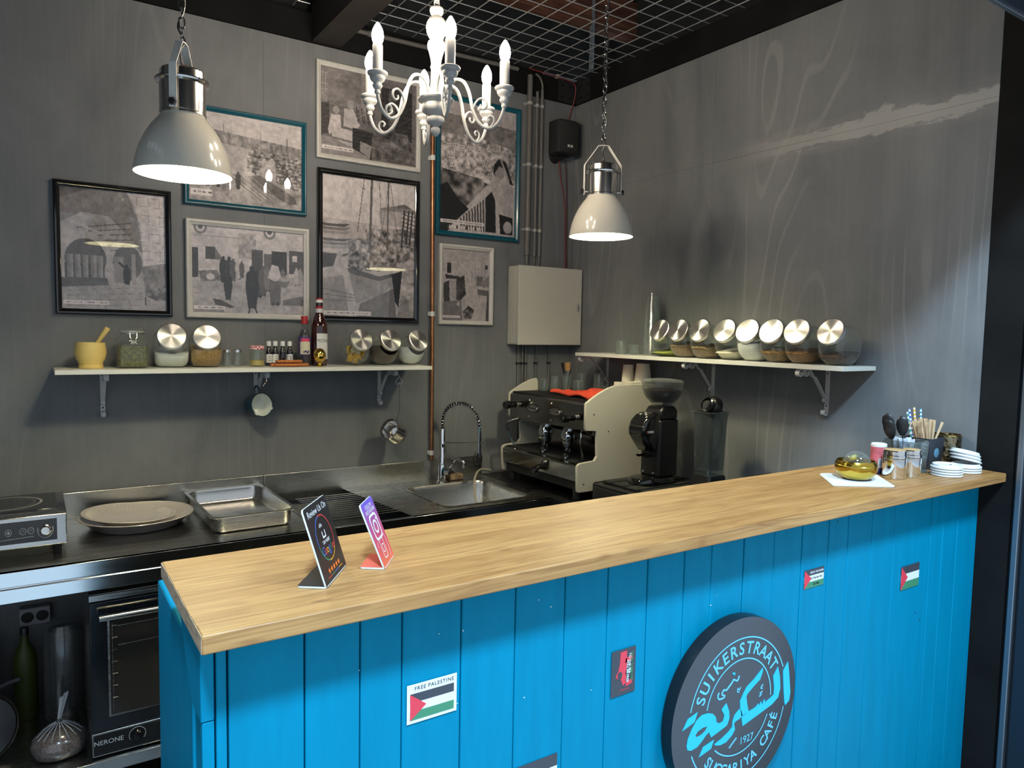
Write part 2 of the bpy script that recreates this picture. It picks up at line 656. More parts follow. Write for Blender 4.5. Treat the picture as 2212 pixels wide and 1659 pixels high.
M_GLASSG = glassy('grey_cut_glass', (0.60, 0.66, 0.66), 0.10, 0.12, 0.6)
M_PLAST = glassy('clear_plastic', (0.96, 0.97, 0.97), 0.03, 0.10, 0.35, 0.22)
M_PLASTD = glassy('hopper_plastic', (0.80, 0.80, 0.78), 0.05, 0.03, 0.6)
M_COPPER = pmat('copper', (0.42, 0.20, 0.10), 0.42, 1.0, noise=0.25, nscale=18)
M_GREYPIPE = pmat('grey_conduit', (0.135, 0.13, 0.12), 0.5)
M_CLIP = pmat('pipe_clip', (0.36, 0.35, 0.33), 0.5)
M_REDWIRE = pmat('red_cable', (0.25, 0.035, 0.03), 0.5)
M_BOX = pmat('enclosure_cream', (0.60, 0.585, 0.50), 0.45)
M_CONCRETE = pmat('hall_floor', (0.62, 0.66, 0.70), 0.35, noise=0.12, nscale=4)
M_DARKFLOOR = pmat('stall_floor', (0.05, 0.05, 0.05), 0.5, noise=0.2, nscale=6)
M_NAVY = pmat('dark_navy_panel', (0.013, 0.020, 0.032), 0.35)
M_RAIL = pmat('anodised_rail', (0.22, 0.25, 0.29), 0.3, 0.8)
M_RUBBER = pmat('rubber', (0.012, 0.012, 0.012), 0.8)
M_ENDGRAIN = pmat('pine_end_grain', (0.42, 0.30, 0.20), 0.6, noise=0.35, nscale=30, stretch=(1, 1, 6))


def bulbmat(name, col, s):
    m = bpy.data.materials.new(name)
    m.use_nodes = True
    nt = m.node_tree
    nt.nodes.remove(nt.nodes['Principled BSDF'])
    e = nt.nodes.new('ShaderNodeEmission')
    e.inputs['Color'].default_value = tuple(col) + (1,)
    e.inputs['Strength'].default_value = s
    nt.links.new(e.outputs[0], nt.nodes['Material Output'].inputs['Surface'])
    return m


M_BULB = bulbmat('lit_candle_bulb', WARM, CHAND_POWER)
M_PBULB = bulbmat('lit_pendant_bulb', PEND_COL, PEND_POWER)

# ================================================================ the setting
ZB = 2.964           # underside of the steel beams
ZMESH = 3.095        # wire mesh ceiling

floor = struct('floor', MB().box(-4.6, 0.6, -2.6, 0.12, -0.06, 0.0), M_DARKFLOOR, 'dark stall floor behind the blue bar', 'floor')
floor_hall = struct('floor_hall', MB().box(-9, 7, -10, -2.6, -0.06, 0.0), M_CONCRETE, 'pale hall floor in front of the stall', 'floor')


def panelled_wall(name, label, base, panels, mat):
    w = struct(name, base, M_BLACKM, label, 'wall')
    for mb in panels:
        mb.build('plywood_panel', mat, w, bev=0.0004)
    return w


g = 0.0003
xs = [-4.6, -2.962, -1.742, -0.442, 0.0]
panelled_wall('wall_back', 'grey washed plywood wall carrying the framed photographs', MB().box(-4.6, 0.1, 0.014, 0.1, 0, ZB - 0.002),
              [MB().box(a + g, b - g, 0.0, 0.0135, 0.0, ZB - 0.003) for a, b in zip(xs, xs[1:])], M_WALL)
pan = []
for ya, yb in ((0.0, -1.022), (-1.022, -2.2)):
    for za, zb in ((0.0, 2.4602), (2.4608, ZB - 0.003)):
        pan.append(MB().box(0.0, 0.0135, ya - g, yb + g, za, zb))
panelled_wall('wall_right', 'grey washed plywood wall with a filled joint above the spice jars', MB().box(0.014, 0.1, 0.1, -2.199, 0, ZB - 0.002), pan, M_WALLR)
struct('wall_left', MB().box(-4.7, -4.6, 0.1, -2.4, 0, 3.6), M_WALL, 'grey wall closing the far end of the stall', 'wall')

struct('beam_back', MB().box(-4.6, 0.1, -0.004, 0.12, ZB, ZMESH - 0.004), M_BLACKBEAM, 'black steel beam above the framed photographs', 'beam')
struct('beam_right', MB().box(-0.004, 0.12, -0.005, -2.6, ZB, ZMESH - 0.004), M_BLACKBEAM, 'black steel beam above the spice jar shelf', 'beam')
struct('beam_cross', MB().box(-1.527, -1.395, -0.006, -3.0, ZB + 0.004, ZMESH + 0.03), M_BROWNBEAM, 'brown black cross beam running from the back wall overhead', 'beam')
# bolted corner plate
cp = thing('corner_plate', 'black bolted plate where the two beams meet', 'bracket', (-0.06, -0.006, ZB))
MB().box(-0.13, -0.006, -0.0045, -0.010, ZB + 0.004, ZMESH - 0.01).build('plate', M_BLACKM, cp, bev=0.001)
MB().box(-0.010, -0.0045, -0.012, -0.13, ZB + 0.004, ZMESH - 0.01).build('plate', M_BLACKM, cp, bev=0.001)
for dx, dz in ((-0.11, 0.03), (-0.11, 0.09), (-0.05, 0.03), (-0.05, 0.09)):
    MB().cyl((dx, -0.010, ZB + dz), (dx, -0.016, ZB + dz), 0.006, seg=6).build('bolt', M_BLACKBEAM, cp)
    MB().cyl((-0.010, dx - 0.01, ZB + dz), (-0.016, dx - 0.01, ZB + dz), 0.006, seg=6).build('bolt', M_BLACKBEAM, cp)

# wire mesh lying on the beams: every rod is a part
def mesh_panel(label, x0, x1, xfirst, ylo):
    m = thing('ceiling_mesh', label, 'wire mesh', (x0, -0.03, ZMESH), kind='structure')
    L = x1 - x0
    a = MB().cyl((0, 0, 0), (L, 0, 0), 0.0023, seg=6).build('wire', M_WIRE, m, local=True)
    y = -0.0796
    first = True
    while y > ylo:
        o = a if first else link_copy(a, m)
        first = False
        o.location = (0, y + 0.03, 0.0023)
        y -= 0.0987
    b = MB().cyl((0, 0, 0), (0, ylo + 0.03, 0), 0.0023, seg=6).build('wire', M_WIRE, m, local=True)
    x = xfirst
    first = True
    while x > x0:
        o = b if first else link_copy(b, m)
        first = False
        o.location = (x - x0, 0, -0.0023)
        x -= 0.0987
    return m


mesh_panel('wire mesh ceiling between the cross beam and the spice wall', -1.375, 0.02, -0.052, -2.45)
mesh_panel('wire mesh ceiling on the other side of the cross beam', -3.9, -1.56, -1.62, -2.45)
# void above the mesh
struct('ceiling', MB().box(-4.7, 0.6, -2.7, 0.3, 4.02, 4.08), M_VOID, 'dark boarded ceiling above the wire mesh', 'ceiling')
for k, (y, z) in enumerate(((-0.18, 3.32), (-0.62, 3.42), (-1.06, 3.36), (-1.55, 3.42), (-2.05, 3.42))):
    struct('roof_joist', MB().box(-4.6, 0.3, y - 0.035, y + 0.035, z, z + 0.2), M_JOIST,
           ['rust brown joist nearest the back wall, above the mesh', 'second rust brown joist from the back wall, above the mesh',
            'third rust brown joist from the back wall, above the mesh', 'fourth rust brown joist from the back wall, above the mesh',
            'rust brown joist over the bar, above the mesh'][k], 'joist', bev=0.004)
struct('wall_back_upper', MB().box(-4.7, 0.6, 0.12, 0.2, ZMESH - 0.004, 4.02), M_VOID, 'dark boards behind the wire mesh above the back beam', 'wall')
struct('wall_right_upper', MB().box(0.25, 0.32, 0.12, -2.6, ZMESH - 0.004, 4.02), M_VOID, 'dark boards behind the wire mesh above the side beam', 'wall')
hs = MB().box(-0.075, -0.068, -0.20, -0.235, ZMESH - 0.005, 3.85)
tag(hs.build('hanger_strap', M_GALV, bev=0.0008), 'perforated galvanised strap hanging above the mesh near the corner', 'strap')
for k in range(9):
    MB().cyl((-0.0752, -0.2175, ZMESH + 0.05 + k * 0.07), (-0.0758, -0.2175, ZMESH + 0.05 + k * 0.07), 0.004, seg=8).build('hole', M_BLACKM, bpy.data.objects['hanger_strap'])
# conduit lying along the back beam
cd = thing('conduit_pipe', 'grey conduit running along the top of the back beam', 'pipe', (-0.9, -0.03, 3.07))
MB().tube([(-1.33, -0.03, 3.055), (-1.26, -0.03, 3.055), (-0.42, -0.03, 3.072)], 0.011, 10).build('tube', M_GREYPIPE, cd)
MB().tube([(-1.27, -0.03, 3.055), (-1.22, -0.03, 3.056)], 0.0145, 10).build('coupler', M_GREYPIPE, cd)
tr = thing('cable_tray', 'thin metal cable tray above the speaker under the mesh', 'tray', (-0.2, -0.04, 3.08))
MB().box(-0.26, -0.03, -0.03, -0.045, 3.079, 3.088).build('tray', M_GALV, tr, bev=0.001)
MB().box(-0.175, -0.155, -0.028, -0.05, 3.074, 3.092).build('clamp', M_CLIP, tr, bev=0.001)

# front corner: black post, door track and the header of the stall front
struct('pillar_front', MB().box(0.0, 0.16, -2.2005, -2.312, 0, ZB), M_BLACKBEAM, 'black post at the end of the grey wall', 'pillar', bev=0.002)
tk = thing('door_track', 'dark aluminium sliding door track beside the black post', 'door track', (0.03, -2.33, 0), kind='structure')
MB().box(0.012, 0.10, -2.3125, -2.321, 0, ZB).build('rail', M_NAVY, tk, bev=0.002)
MB().box(-0.004, 0.10, -2.322, -2.340, 0, ZB).build('rail', M_RAIL, tk, bev=0.003)
MB().box(0.016, 0.10, -2.341, -2.350, 0, ZB).build('rail', M_NAVY, tk, bev=0.002)
struct('wall_front_return', MB().box(0.004, 0.16, -2.351, -2.60, 0, ZB), M_NAVY, 'dark navy return wall past the door track', 'wall')
hd = MB().box(-4.7, 0.6, -2.532, -2.572, 2.43, 4.02)
struct('lintel_front', hd, M_NAVY, 'dark header board over the open stall front', 'lintel')
MB().box(-4.7, 0.0, -2.522, -2.5325, 2.425, 2.438).build('track', M_RAIL, bpy.data.objects['lintel_front'], bev=0.001)

# ================================================================ blue bar
ZT, ZU = 1.247, 1.2185
bar = thing('bar_counter', 'blue plank fronted bar with a stained pine top', 'bar counter', (-1.2, -2.1, 0))
nst = 9
yb = np.linspace(-1.921, -2.295, nst + 1)
for i in range(nst):
    o = MB().box(-2.430 + random.uniform(-0.0006, 0.0006), -0.002, yb[i] - 0.00012, yb[i + 1] + 0.00012, ZU, ZT).build('top_stave', M_PINE, bar, bev=0.0003 if 0 < i < nst - 1 else 0.0025)
    # sawn end of the stave
    MB().box(-2.4312, -2.4298, yb[i] - (0.002 if i == 0 else 0.0001), yb[i + 1] + (0.002 if i == nst - 1 else 0.0001), ZU + 0.0015, ZT - 0.0015).build('end_grain', M_ENDGRAIN, o)
J = [-2.398, -2.38, -2.262, -2.168, -2.091, -1.973, -1.854, -1.734, -1.62, -1.506, -1.392, -1.301, -1.186, -1.07, -0.954, -0.837,
     -0.746, -0.627, -0.507, -0.294, -0.217, -0.124, -0.004]
YP = -2.213
gaps = {0: 0.0022, 1: 0.0015}
for i, (a, b) in enumerate(zip(J, J[1:])):
    gp = 0.0011 if i not in (0, 1) else 0.0014
    dy = random.uniform(-0.0007, 0.0007)
    MB().box(a + gp, b - gp, YP + dy, YP + 0.018, 0.004, ZU - 0.0005).build('front_plank', M_BLUE, bar, bev=0.0022)
MB().box(-2.396, -0.004, YP + 0.0185, YP + 0.03, 0.004, ZU - 0.001).build('backing_board', M_BLACKM, bar)
MB().box(-2.399, -2.386, YP + 0.019, -2.054, 0.004, ZU - 0.0005).build('side_board', M_BLUE, bar, bev=0.002)
MB().box(-2.403, -2.386, -2.052, -1.655, 0.004, 1.128).build('side_board', M_BLUE, bar, bev=0.004)
MB().box(-2.417, -2.3995, YP, YP + 0.018, 0.004, 1.079).build('corner_strip', M_BLUE, bar, bev=0.002)
MB().box(-2.38, -0.004, -1.955, -1.935, 1.10, ZU - 0.001).build('back_rail', M_BLUE, bar, bev=0.002)
# gusset under the overhanging end
MB().prism([(YP - 0.001, ZU - 0.0005), (-2.02, ZU - 0.0005), (-2.137, 1.08), (YP - 0.001, 1.08)], 'x', -2.419, -2.3995).build('gusset', M_BLUE, bar, bev=0.002)
# paint chips and nail heads on the front
rc = random.Random(3)
for (x, z) in ((-2.02, 1.13), (-1.97, 1.125), (-1.80, 1.15), (-1.77, 1.13), (-1.83, 0.96), (-2.17, 1.10), (-1.28, 1.06), (-1.30, 1.04), (-1.66, 0.93), (-1.98, 0.99)):
    r = rc.uniform(0.0008, 0.002)
    MB().lathe([(0, -0.0004), (r, 0), (0, 0.0004)], (x, YP - 0.0008, z), 6, Matrix.Rotation(PI / 2, 3, 'X')).build('paint_chip', M_CHIP, bar)
for (x, z) in ((-0.80, 1.175), (-0.685, 1.172), (-0.36, 0.83), (-0.33, 0.80)):
    MB().lathe([(0, 0.0006), (0.0024, 0)], (x, YP - 0.0008, z), 8, Matrix.Rotation(PI / 2, 3, 'X')).build('nail_head', M_BLACKM, bar)
MB().box(-0.0035, -0.0005, YP + 0.002, YP - 0.003, 0.004, ZU - 0.001).build('edge_strip', M_BLUE, bar)

# ================================================================ steel work table and sink unit
ZW = 0.9
YW = -0.659


def apron(mb, x0, x1):
    """rolled front edge: upper face, small step, lower face"""
    return mb.prism([(YW, ZW), (YW + 0.02, ZW), (YW + 0.02, 0.803), (YW - 0.0005, 0.803), (YW - 0.0005, 0.846), (YW + 0.0025, 0.849), (YW + 0.0025, 0.852), (YW, 0.855)], 'x', x0, x1)


wt = thing('steel_work_table', 'stainless steel work table holding the plates and tray', 'work table', (-2.8, -0.33, 0))
XJ = -1.718
MB().box(-4.0, XJ - 0.001, YW + 0.001, -0.021, ZW - 0.03, ZW).build('table_top', M_STEELD, wt)
apron(MB(), -4.0, XJ - 0.001).build('front_apron', M_STEELF, wt, bev=0.001)
MB().box(-4.0, XJ - 0.036, -0.020, -0.0035, ZW - 0.03, 1.004).build('backsplash', M_STEELD, wt, bev=0.002)
for x in (-3.2, -1.76):
    MB().box(x, x + 0.035, YW + 0.022, YW + 0.057, 0.0, 0.868).build('leg', M_STEEL, wt, bev=0.003)
    MB().box(x, x + 0.035, -0.08, -0.045, 0.0, 0.868).build('leg', M_STEEL, wt, bev=0.003)
MB().box(-4.0, -1.76, YW + 0.06, -0.04, 0.165, 0.19).build('lower_shelf', M_STEELD, wt)
MB().box(-4.0, -1.76, YW + 0.045, YW + 0.06, 0.148, 0.192).build('shelf_lip', M_STEELF, wt, bev=0.002)

sk = thing('sink_unit', 'stainless steel sink unit with ribbed drainboard', 'sink', (-1.1, -0.33, 0))
XS0, XS1 = XJ + 0.001, -0.602
bx0, bx1, by0, by1 = -1.118, -0.668, -0.578, -0.150
inner = rrect(bx0, bx1, by0, by1, 0.055, 6)
N = len(inner)
cx, cy = (bx0 + bx1) / 2, (by0 + by1) / 2
ox0, ox1, oy0, oy1 = XS0, XS1, YW + 0.001, -0.021
outer = []
for (x, y) in inner:
    dx, dy = x - cx, y - cy
    t = min((ox1 - cx) / dx if dx > 0 else (ox0 - cx) / dx if dx < 0 else 1e9, (oy1 - cy) / dy if dy > 0 else (oy0 - cy) / dy if dy < 0 else 1e9)
    outer.append((cx + dx * t, cy + dy * t))
# insert the four corners of the sheet
top = MB()
vs = [(x, y, ZW) for x, y in outer] + [(x, y, ZW) for x, y in inner]
fs = [(i, (i + 1) % N, N + (i + 1) % N, N + i) for i in range(N)]
top.add(vs, fs)
for qx, qy in ((ox1, oy1), (ox0, oy1), (ox0, oy0), (ox1, oy0)):
    for i in range(N):
        a, b = outer[i], outer[(i + 1) % N]
        ina = abs(a[0] - qx) < 1e-6 or abs(a[1] - qy) < 1e-6
        if abs(a[0] - qx) < 1e-6 and abs(b[1] - qy) < 1e-6 or abs(a[1] - qy) < 1e-6 and abs(b[0] - qx) < 1e-6:
            if abs(a[0] - b[0]) > 1e-6 and abs(a[1] - b[1]) > 1e-6:
                top.add([(a[0], a[1], ZW), (qx, qy, ZW), (b[0], b[1], ZW)], [(0, 1, 2)])
top.build('sink_top', M_STEELD, sk)
bas = MB()
rings = []
for k, (ins, z) in enumerate(((-0.012, 0.9015), (-0.004, 0.9035), (0.0, 0.900), (0.004, 0.885), (0.014, 0.76), (0.03, 0.735), (0.06, 0.728))):
    rings.append([(x, y, z) for x, y in rrect(bx0 + ins, bx1 - ins, by0 + ins, by1 - ins, max(0.02, 0.055 - ins * 0.2), 6)])
for rr in rings:
    bas.v += rr
for k in range(len(rings) - 1):
    for i in range(N):
        j = (i + 1) % N
        bas.f.append((k * N + i, k * N + j, (k + 1) * N + j, (k + 1) * N + i))
bas.f.append(tuple((len(rings) - 1) * N + i for i in range(N)))
bas.build('basin', M_STEELD, sk)
dr = MB()
for k in range(13):
    y = -0.115 - k * 0.035
    dr.prism([(y - 0.006, ZW), (y, ZW + 0.0011), (y + 0.006, ZW)], 'x', -1.64, -1.185)
tag(dr.build('drain_ribs', M_STEELD, sk), kind='stuff')
for x in (XS0 + 0.004, -1.16):
    MB().box(x, x + 0.006, -0.09, -0.60, ZW, ZW + 0.003).build('raised_rim', M_STEELD, sk, bev=0.001)
apron(MB(), XS0, XS1 - 0.001).build('front_apron', M_STEELF, sk, bev=0.001)
MB().box(XJ - 0.034, XS1, -0.020, -0.0035, ZW - 0.03, 1.004).build('backsplash', M_STEELD, sk, bev=0.002)
MB().box(XJ + 0.03, XS1, YW + 0.03, -0.05, 0.06, 0.72).build('cabinet', M_BLACKM, sk)

# black cabinet run along the side wall
bc = thing('black_counter', 'black counter under the coffee machine along the side wall', 'counter', (-0.3, -0.95, 0))
MB().box(-0.600, -0.002, -0.003, -1.815, 0.87, ZW).build('counter_top', M_BLACK, bc, bev=0.002)
MB().box(-0.575, -0.004, -0.005, -1.80, 0.08, 0.868).build('cabinet', M_BLACKM, bc)

# ================================================================ framed photographs
class Ras:
    """small grey-scale canvas, u to the right 0..1, v down 0..1"""

    def __init__(s, w, h, base=0.6, seed=1):
        s.w, s.h = w, h
        s.a = np.full((h, w), base, float)
        s.u, s.v = np.meshgrid((np.arange(w) + 0.5) / w, (np.arange(h) + 0.5) / h)
        s.rs = np.random.RandomState(seed)

    def fbm(s, nx, ny, oct=4):
        out = np.zeros((s.h, s.w))
        amp, tot = 1.0, 0.0
        for o in range(oct):
            gx, gy = int(nx * 2 ** o) + 2, int(ny * 2 ** o) + 2
            G = s.rs.rand(gy, gx)
            X = s.u * (gx - 1.001)
            Y = s.v * (gy - 1.001)
            xi, yi = X.astype(int), Y.astype(int)
            fx, fy = X - xi, Y - yi
            fx = fx * fx * (3 - 2 * fx)
            fy = fy * fy * (3 - 2 * fy)
            out += amp * ((G[yi, xi] * (1 - fx) + G[yi, xi + 1] * fx) * (1 - fy) + (G[yi + 1, xi] * (1 - fx) + G[yi + 1, xi + 1] * fx) * fy)
            tot += amp
            amp *= 0.6
        return out / tot

    def mask(s, P):
        x, y = s.u, s.v
        m = np.zeros(x.shape, bool)
        n = len(P)
        for i in range(n):
            x0, y0 = P[i]
            x1, y1 = P[(i + 1) % n]
            if y0 == y1:
                continue
            c = ((y0 > y) != (y1 > y)) & (x < (x1 - x0) * (y - y0) / (y1 - y0) + x0)
            m ^= c
        return m

    def put(s, m, val, k=1.0):
        s.a[m] = s.a[m] * (1 - k) + (val if np.isscalar(val) else val[m]) * k

    def poly(s, P, val, k=1.0):
        s.put(s.mask(P), val, k)

    def ell(s, cx, cy, rx, ry, val, k=1.0, rot=0.0):
        asp = s.h / s.w
        dx, dy = s.u - cx, (s.v - cy) * asp
        c, n = math.cos(rot), math.sin(rot)
        m = ((dx * c + dy * n) / rx) ** 2 + ((-dx * n + dy * c) / ry) ** 2 < 1
        s.put(m, val, k)

    def line(s, P, wd, val, k=1.0):
        asp = s.h / s.w
        for (x0, y0), (x1, y1) in zip(P, P[1:]):
            ax, ay, bx, by = x0, y0 * asp, x1, y1 * asp
            dx, dy = bx - ax, by - ay
            L = dx * dx + dy * dy + 1e-12
            t = np.clip(((s.u - ax) * dx + (s.v * asp - ay) * dy) / L, 0, 1)
            d = np.hypot(s.u - ax - t * dx, s.v * asp - ay - t * dy)
            s.put(d < wd, val, k)

    def rect(s, x0, x1, y0, y1, val, k=1.0):
        s.put((s.u > x0) & (s.u < x1) & (s.v > y0) & (s.v < y1), val, k)

    def person(s, x, y, h, val, robe=0.5, head=None):
        """standing robed figure, feet at (x, y), height h in v units"""
        asp = s.h / s.w
        w = h * asp * 0.17
        s.poly([(x - w * robe, y), (x - w * 0.9, y - h * 0.5), (x - w * 0.75, y - h * 0.83), (x - w * 0.2, y - h * 0.9), (x + w * 0.2, y - h * 0.9), (x + w * 0.75, y - h * 0.83), (x + w * 0.9, y - h * 0.5), (x + w * robe, y)], val)
        s.ell(x, y - h * 0.93, w * 0.36, w * 0.42, val if head is None else head)
        s.line([(x - w * 0.35, y - h * 0.05), (x - w * 0.35, y)], w * 0.12, 0.1)
        s.line([(x + w * 0.35, y - h * 0.05), (x + w * 0.35, y)], w * 0.12, 0.1)

    def caption(s, x1, y0, y1):
        s.rect(0.02, x1, y0, y1, 0.86)
        n = int((x1 - 0.04) / 0.011)
        for i in range(n):
            if s.rs.rand() < 0.75:
                s.rect(0.045 + i * 0.011, 0.045 + i * 0.011 + 0.008, y0 + (y1 - y0) * 0.38, y0 + (y1 - y0) * 0.66, 0.35)

    def grain(s, k=0.06):
        s.a = s.a * (0.80 + 0.40 * s.fbm(26, 26, 4))
        s.a = np.clip(s.a + (s.rs.rand(s.h, s.w) - 0.5) * k, 0.02, 0.95)


def pic_vault(w, h):
    r = Ras(w, h, 0.62, 11)
    n = r.fbm(5, 6)
    r.a[:] = 0.50 + 0.22 * n
    # right stone wall with coursed blocks
    P = [(0.62, 0), (0.70, 0.12), (0.75, 0.30), (0.77, 0.55), (0.78, 0.66), (1, 0.62), (1, 0)]
    r.poly(P, 0.66 + 0.16 * n)
    for k in range(9):
        y = 0.03 + k * 0.075
        r.line([(0.66, y), (1.0, y + 0.012)], 0.0022, 0.50)
        for x in (0.72, 0.83, 0.94):
            r.line([(x + 0.04 * (k % 2), y), (x + 0.04 * (k % 2), y + 0.075)], 0.0018, 0.53)
    # big arch underside
    for i in range(14):
        a = i / 13
        r.line([(0.60 - 0.55 * a, 0.02 + 0.06 * a), (0.76, 0.60)], 0.004, 0.36 + 0.02 * (i % 3), 0.0)
    r.poly([(0, 0), (0.62, 0), (0.72, 0.22), (0.77, 0.52), (0.66, 0.40), (0.45, 0.22), (0.2, 0.2), (0, 0.3)], 0.40 + 0.14 * n)
    r.poly([(0, 0.10), (0.30, 0.0), (0, 0)], 0.30 + 0.2 * n)
    for k in range(6):
        y = 0.28 + k * 0.035
        r.line([(0.16, y + 0.05), (0.66, y - 0.02 + k * 0.012)], 0.004, 0.25)
    r.line([(0.10, 0.28), (0.50, 0.40)], 0.012, 0.62)
    # round arch on the left with dark opening and jars
    r.ell(0.20, 0.56, 0.26, 0.27, 0.58 + 0.1 * n)
    r.ell(0.23, 0.58, 0.19, 0.21, 0.30)
    r.rect(0.04, 0.40, 0.62, 0.76, 0.22)
    for x in (0.085, 0.155, 0.225, 0.30, 0.36):
        r.poly([(x - 0.025, 0.77), (x - 0.028, 0.55), (x + 0.028, 0.55), (x + 0.03, 0.77)], 0.46 + 0.1 * ((r.u - x) / 0.03))
    r.ell(0.62, 0.60, 0.14, 0.19, 0.34)
    r.rect(0.49, 0.58, 0.55, 0.78, 0.48)
    r.rect(0.66, 0.70, 0.52, 0.78, 0.55)
    r.person(0.61, 0.80, 0.19, 0.14)
    r.line([(0.60, 0.64), (0.54, 0.60)], 0.012, 0.16)
    # floor
    r.poly([(0, 0.76), (0.42, 0.75), (0.75, 0.80), (1, 0.86), (1, 1), (0, 1)], 0.52 + 0.12 * n)
    r.poly([(0, 0.74), (0.42, 0.73), (0.44, 0.79), (0, 0.82)], 0.30)
    for k in range(4):
        r.line([(0.0, 0.85 + 0.04 * k), (0.75, 0.80 + 0.05 * k)], 0.002, 0.40)
    r.poly([(0.76, 0.62), (1, 0.58), (1, 0.82), (0.78, 0.84)], 0.40 + 0.3 * (r.fbm(20, 14, 2) - 0.3))
    r.poly([(0.76, 0.86), (0.85, 0.79), (1, 0.80), (1, 0.90), (0.9, 0.91)], 0.45 + 0.7 * (r.fbm(24, 20, 2) - 0.4))
    r.rect(0.78, 0.795, 0.88, 0.95, 0.2)
    r.caption(0.43, 0.925, 0.955)
    r.grain()
    return r


def pic_port(w, h):
    r = Ras(w, h, 0.7, 12)
    n = r.fbm(6, 5)
    r.a[:] = 0.72 - 0.08 * r.v + 0.04 * n
    hz = 0.17 + 0.10 * r.u
    t = r.fbm(34, 16, 3)
    band = (r.v > hz) & (r.v < hz + 0.13)
    r.put(band, 0.42 + 0.55 * (t - 0.4))
    for x in (0.08, 0.3, 0.62, 0.86):
        r.line([(x, 0.17 + 0.1 * x), (x, 0.09 + 0.1 * x)], 0.004, 0.35)
    sea = (r.v >= hz + 0.13)
    r.put(sea, 0.58 + 0.06 * n)
    r.line([(0.0, 0.36), (1.0, 0.40)], 0.003, 0.66)
    # ruined block wall
    st = r.fbm(48, 36, 2)
    r.poly([(0.50, 0.40), (0.58, 0.34), (0.75, 0.37), (1, 0.40), (1, 0.78), (0.78, 0.74), (0.5, 0.62)], 0.42 + 0.8 * (st - 0.45))
    for k in range(9):
        r.line([(0.5, 0.42 + k * 0.035), (1, 0.45 + k * 0.038)], 0.002, 0.22)
    r.poly([(0.63, 0.46), (0.75, 0.46), (0.76, 0.72), (0.62, 0.66)], 0.62 + 0.3 * (st - 0.5))
    # shore and hauled-out boats
    r.poly([(0, 0.66), (0.45, 0.58), (1, 0.80), (1, 1), (0, 1)], 0.56 + 0.4 * (r.fbm(18, 14, 3) - 0.5))
    r.poly([(0.50, 0.66), (0.62, 0.64), (0.93, 0.84), (0.95, 0.92), (0.88, 0.93), (0.6, 0.78)], 0.22 + 0.2 * n)
    r.poly([(0.05, 0.72), (0.30, 0.68), (0.34, 0.74), (0.12, 0.80)], 0.30)
    for k in range(5):
        r.line([(0.33 + 0.05 * k, 0.66), (0.62 + 0.05 * k, 0.92)], 0.005, 0.34 + 0.04 * k)
    for x in (0.16, 0.25, 0.42):
        r.person(x, 0.82, 0.20, 0.22)
    r.caption(0.20, 0.86, 0.93)
    r.grain(0.08)
    return r


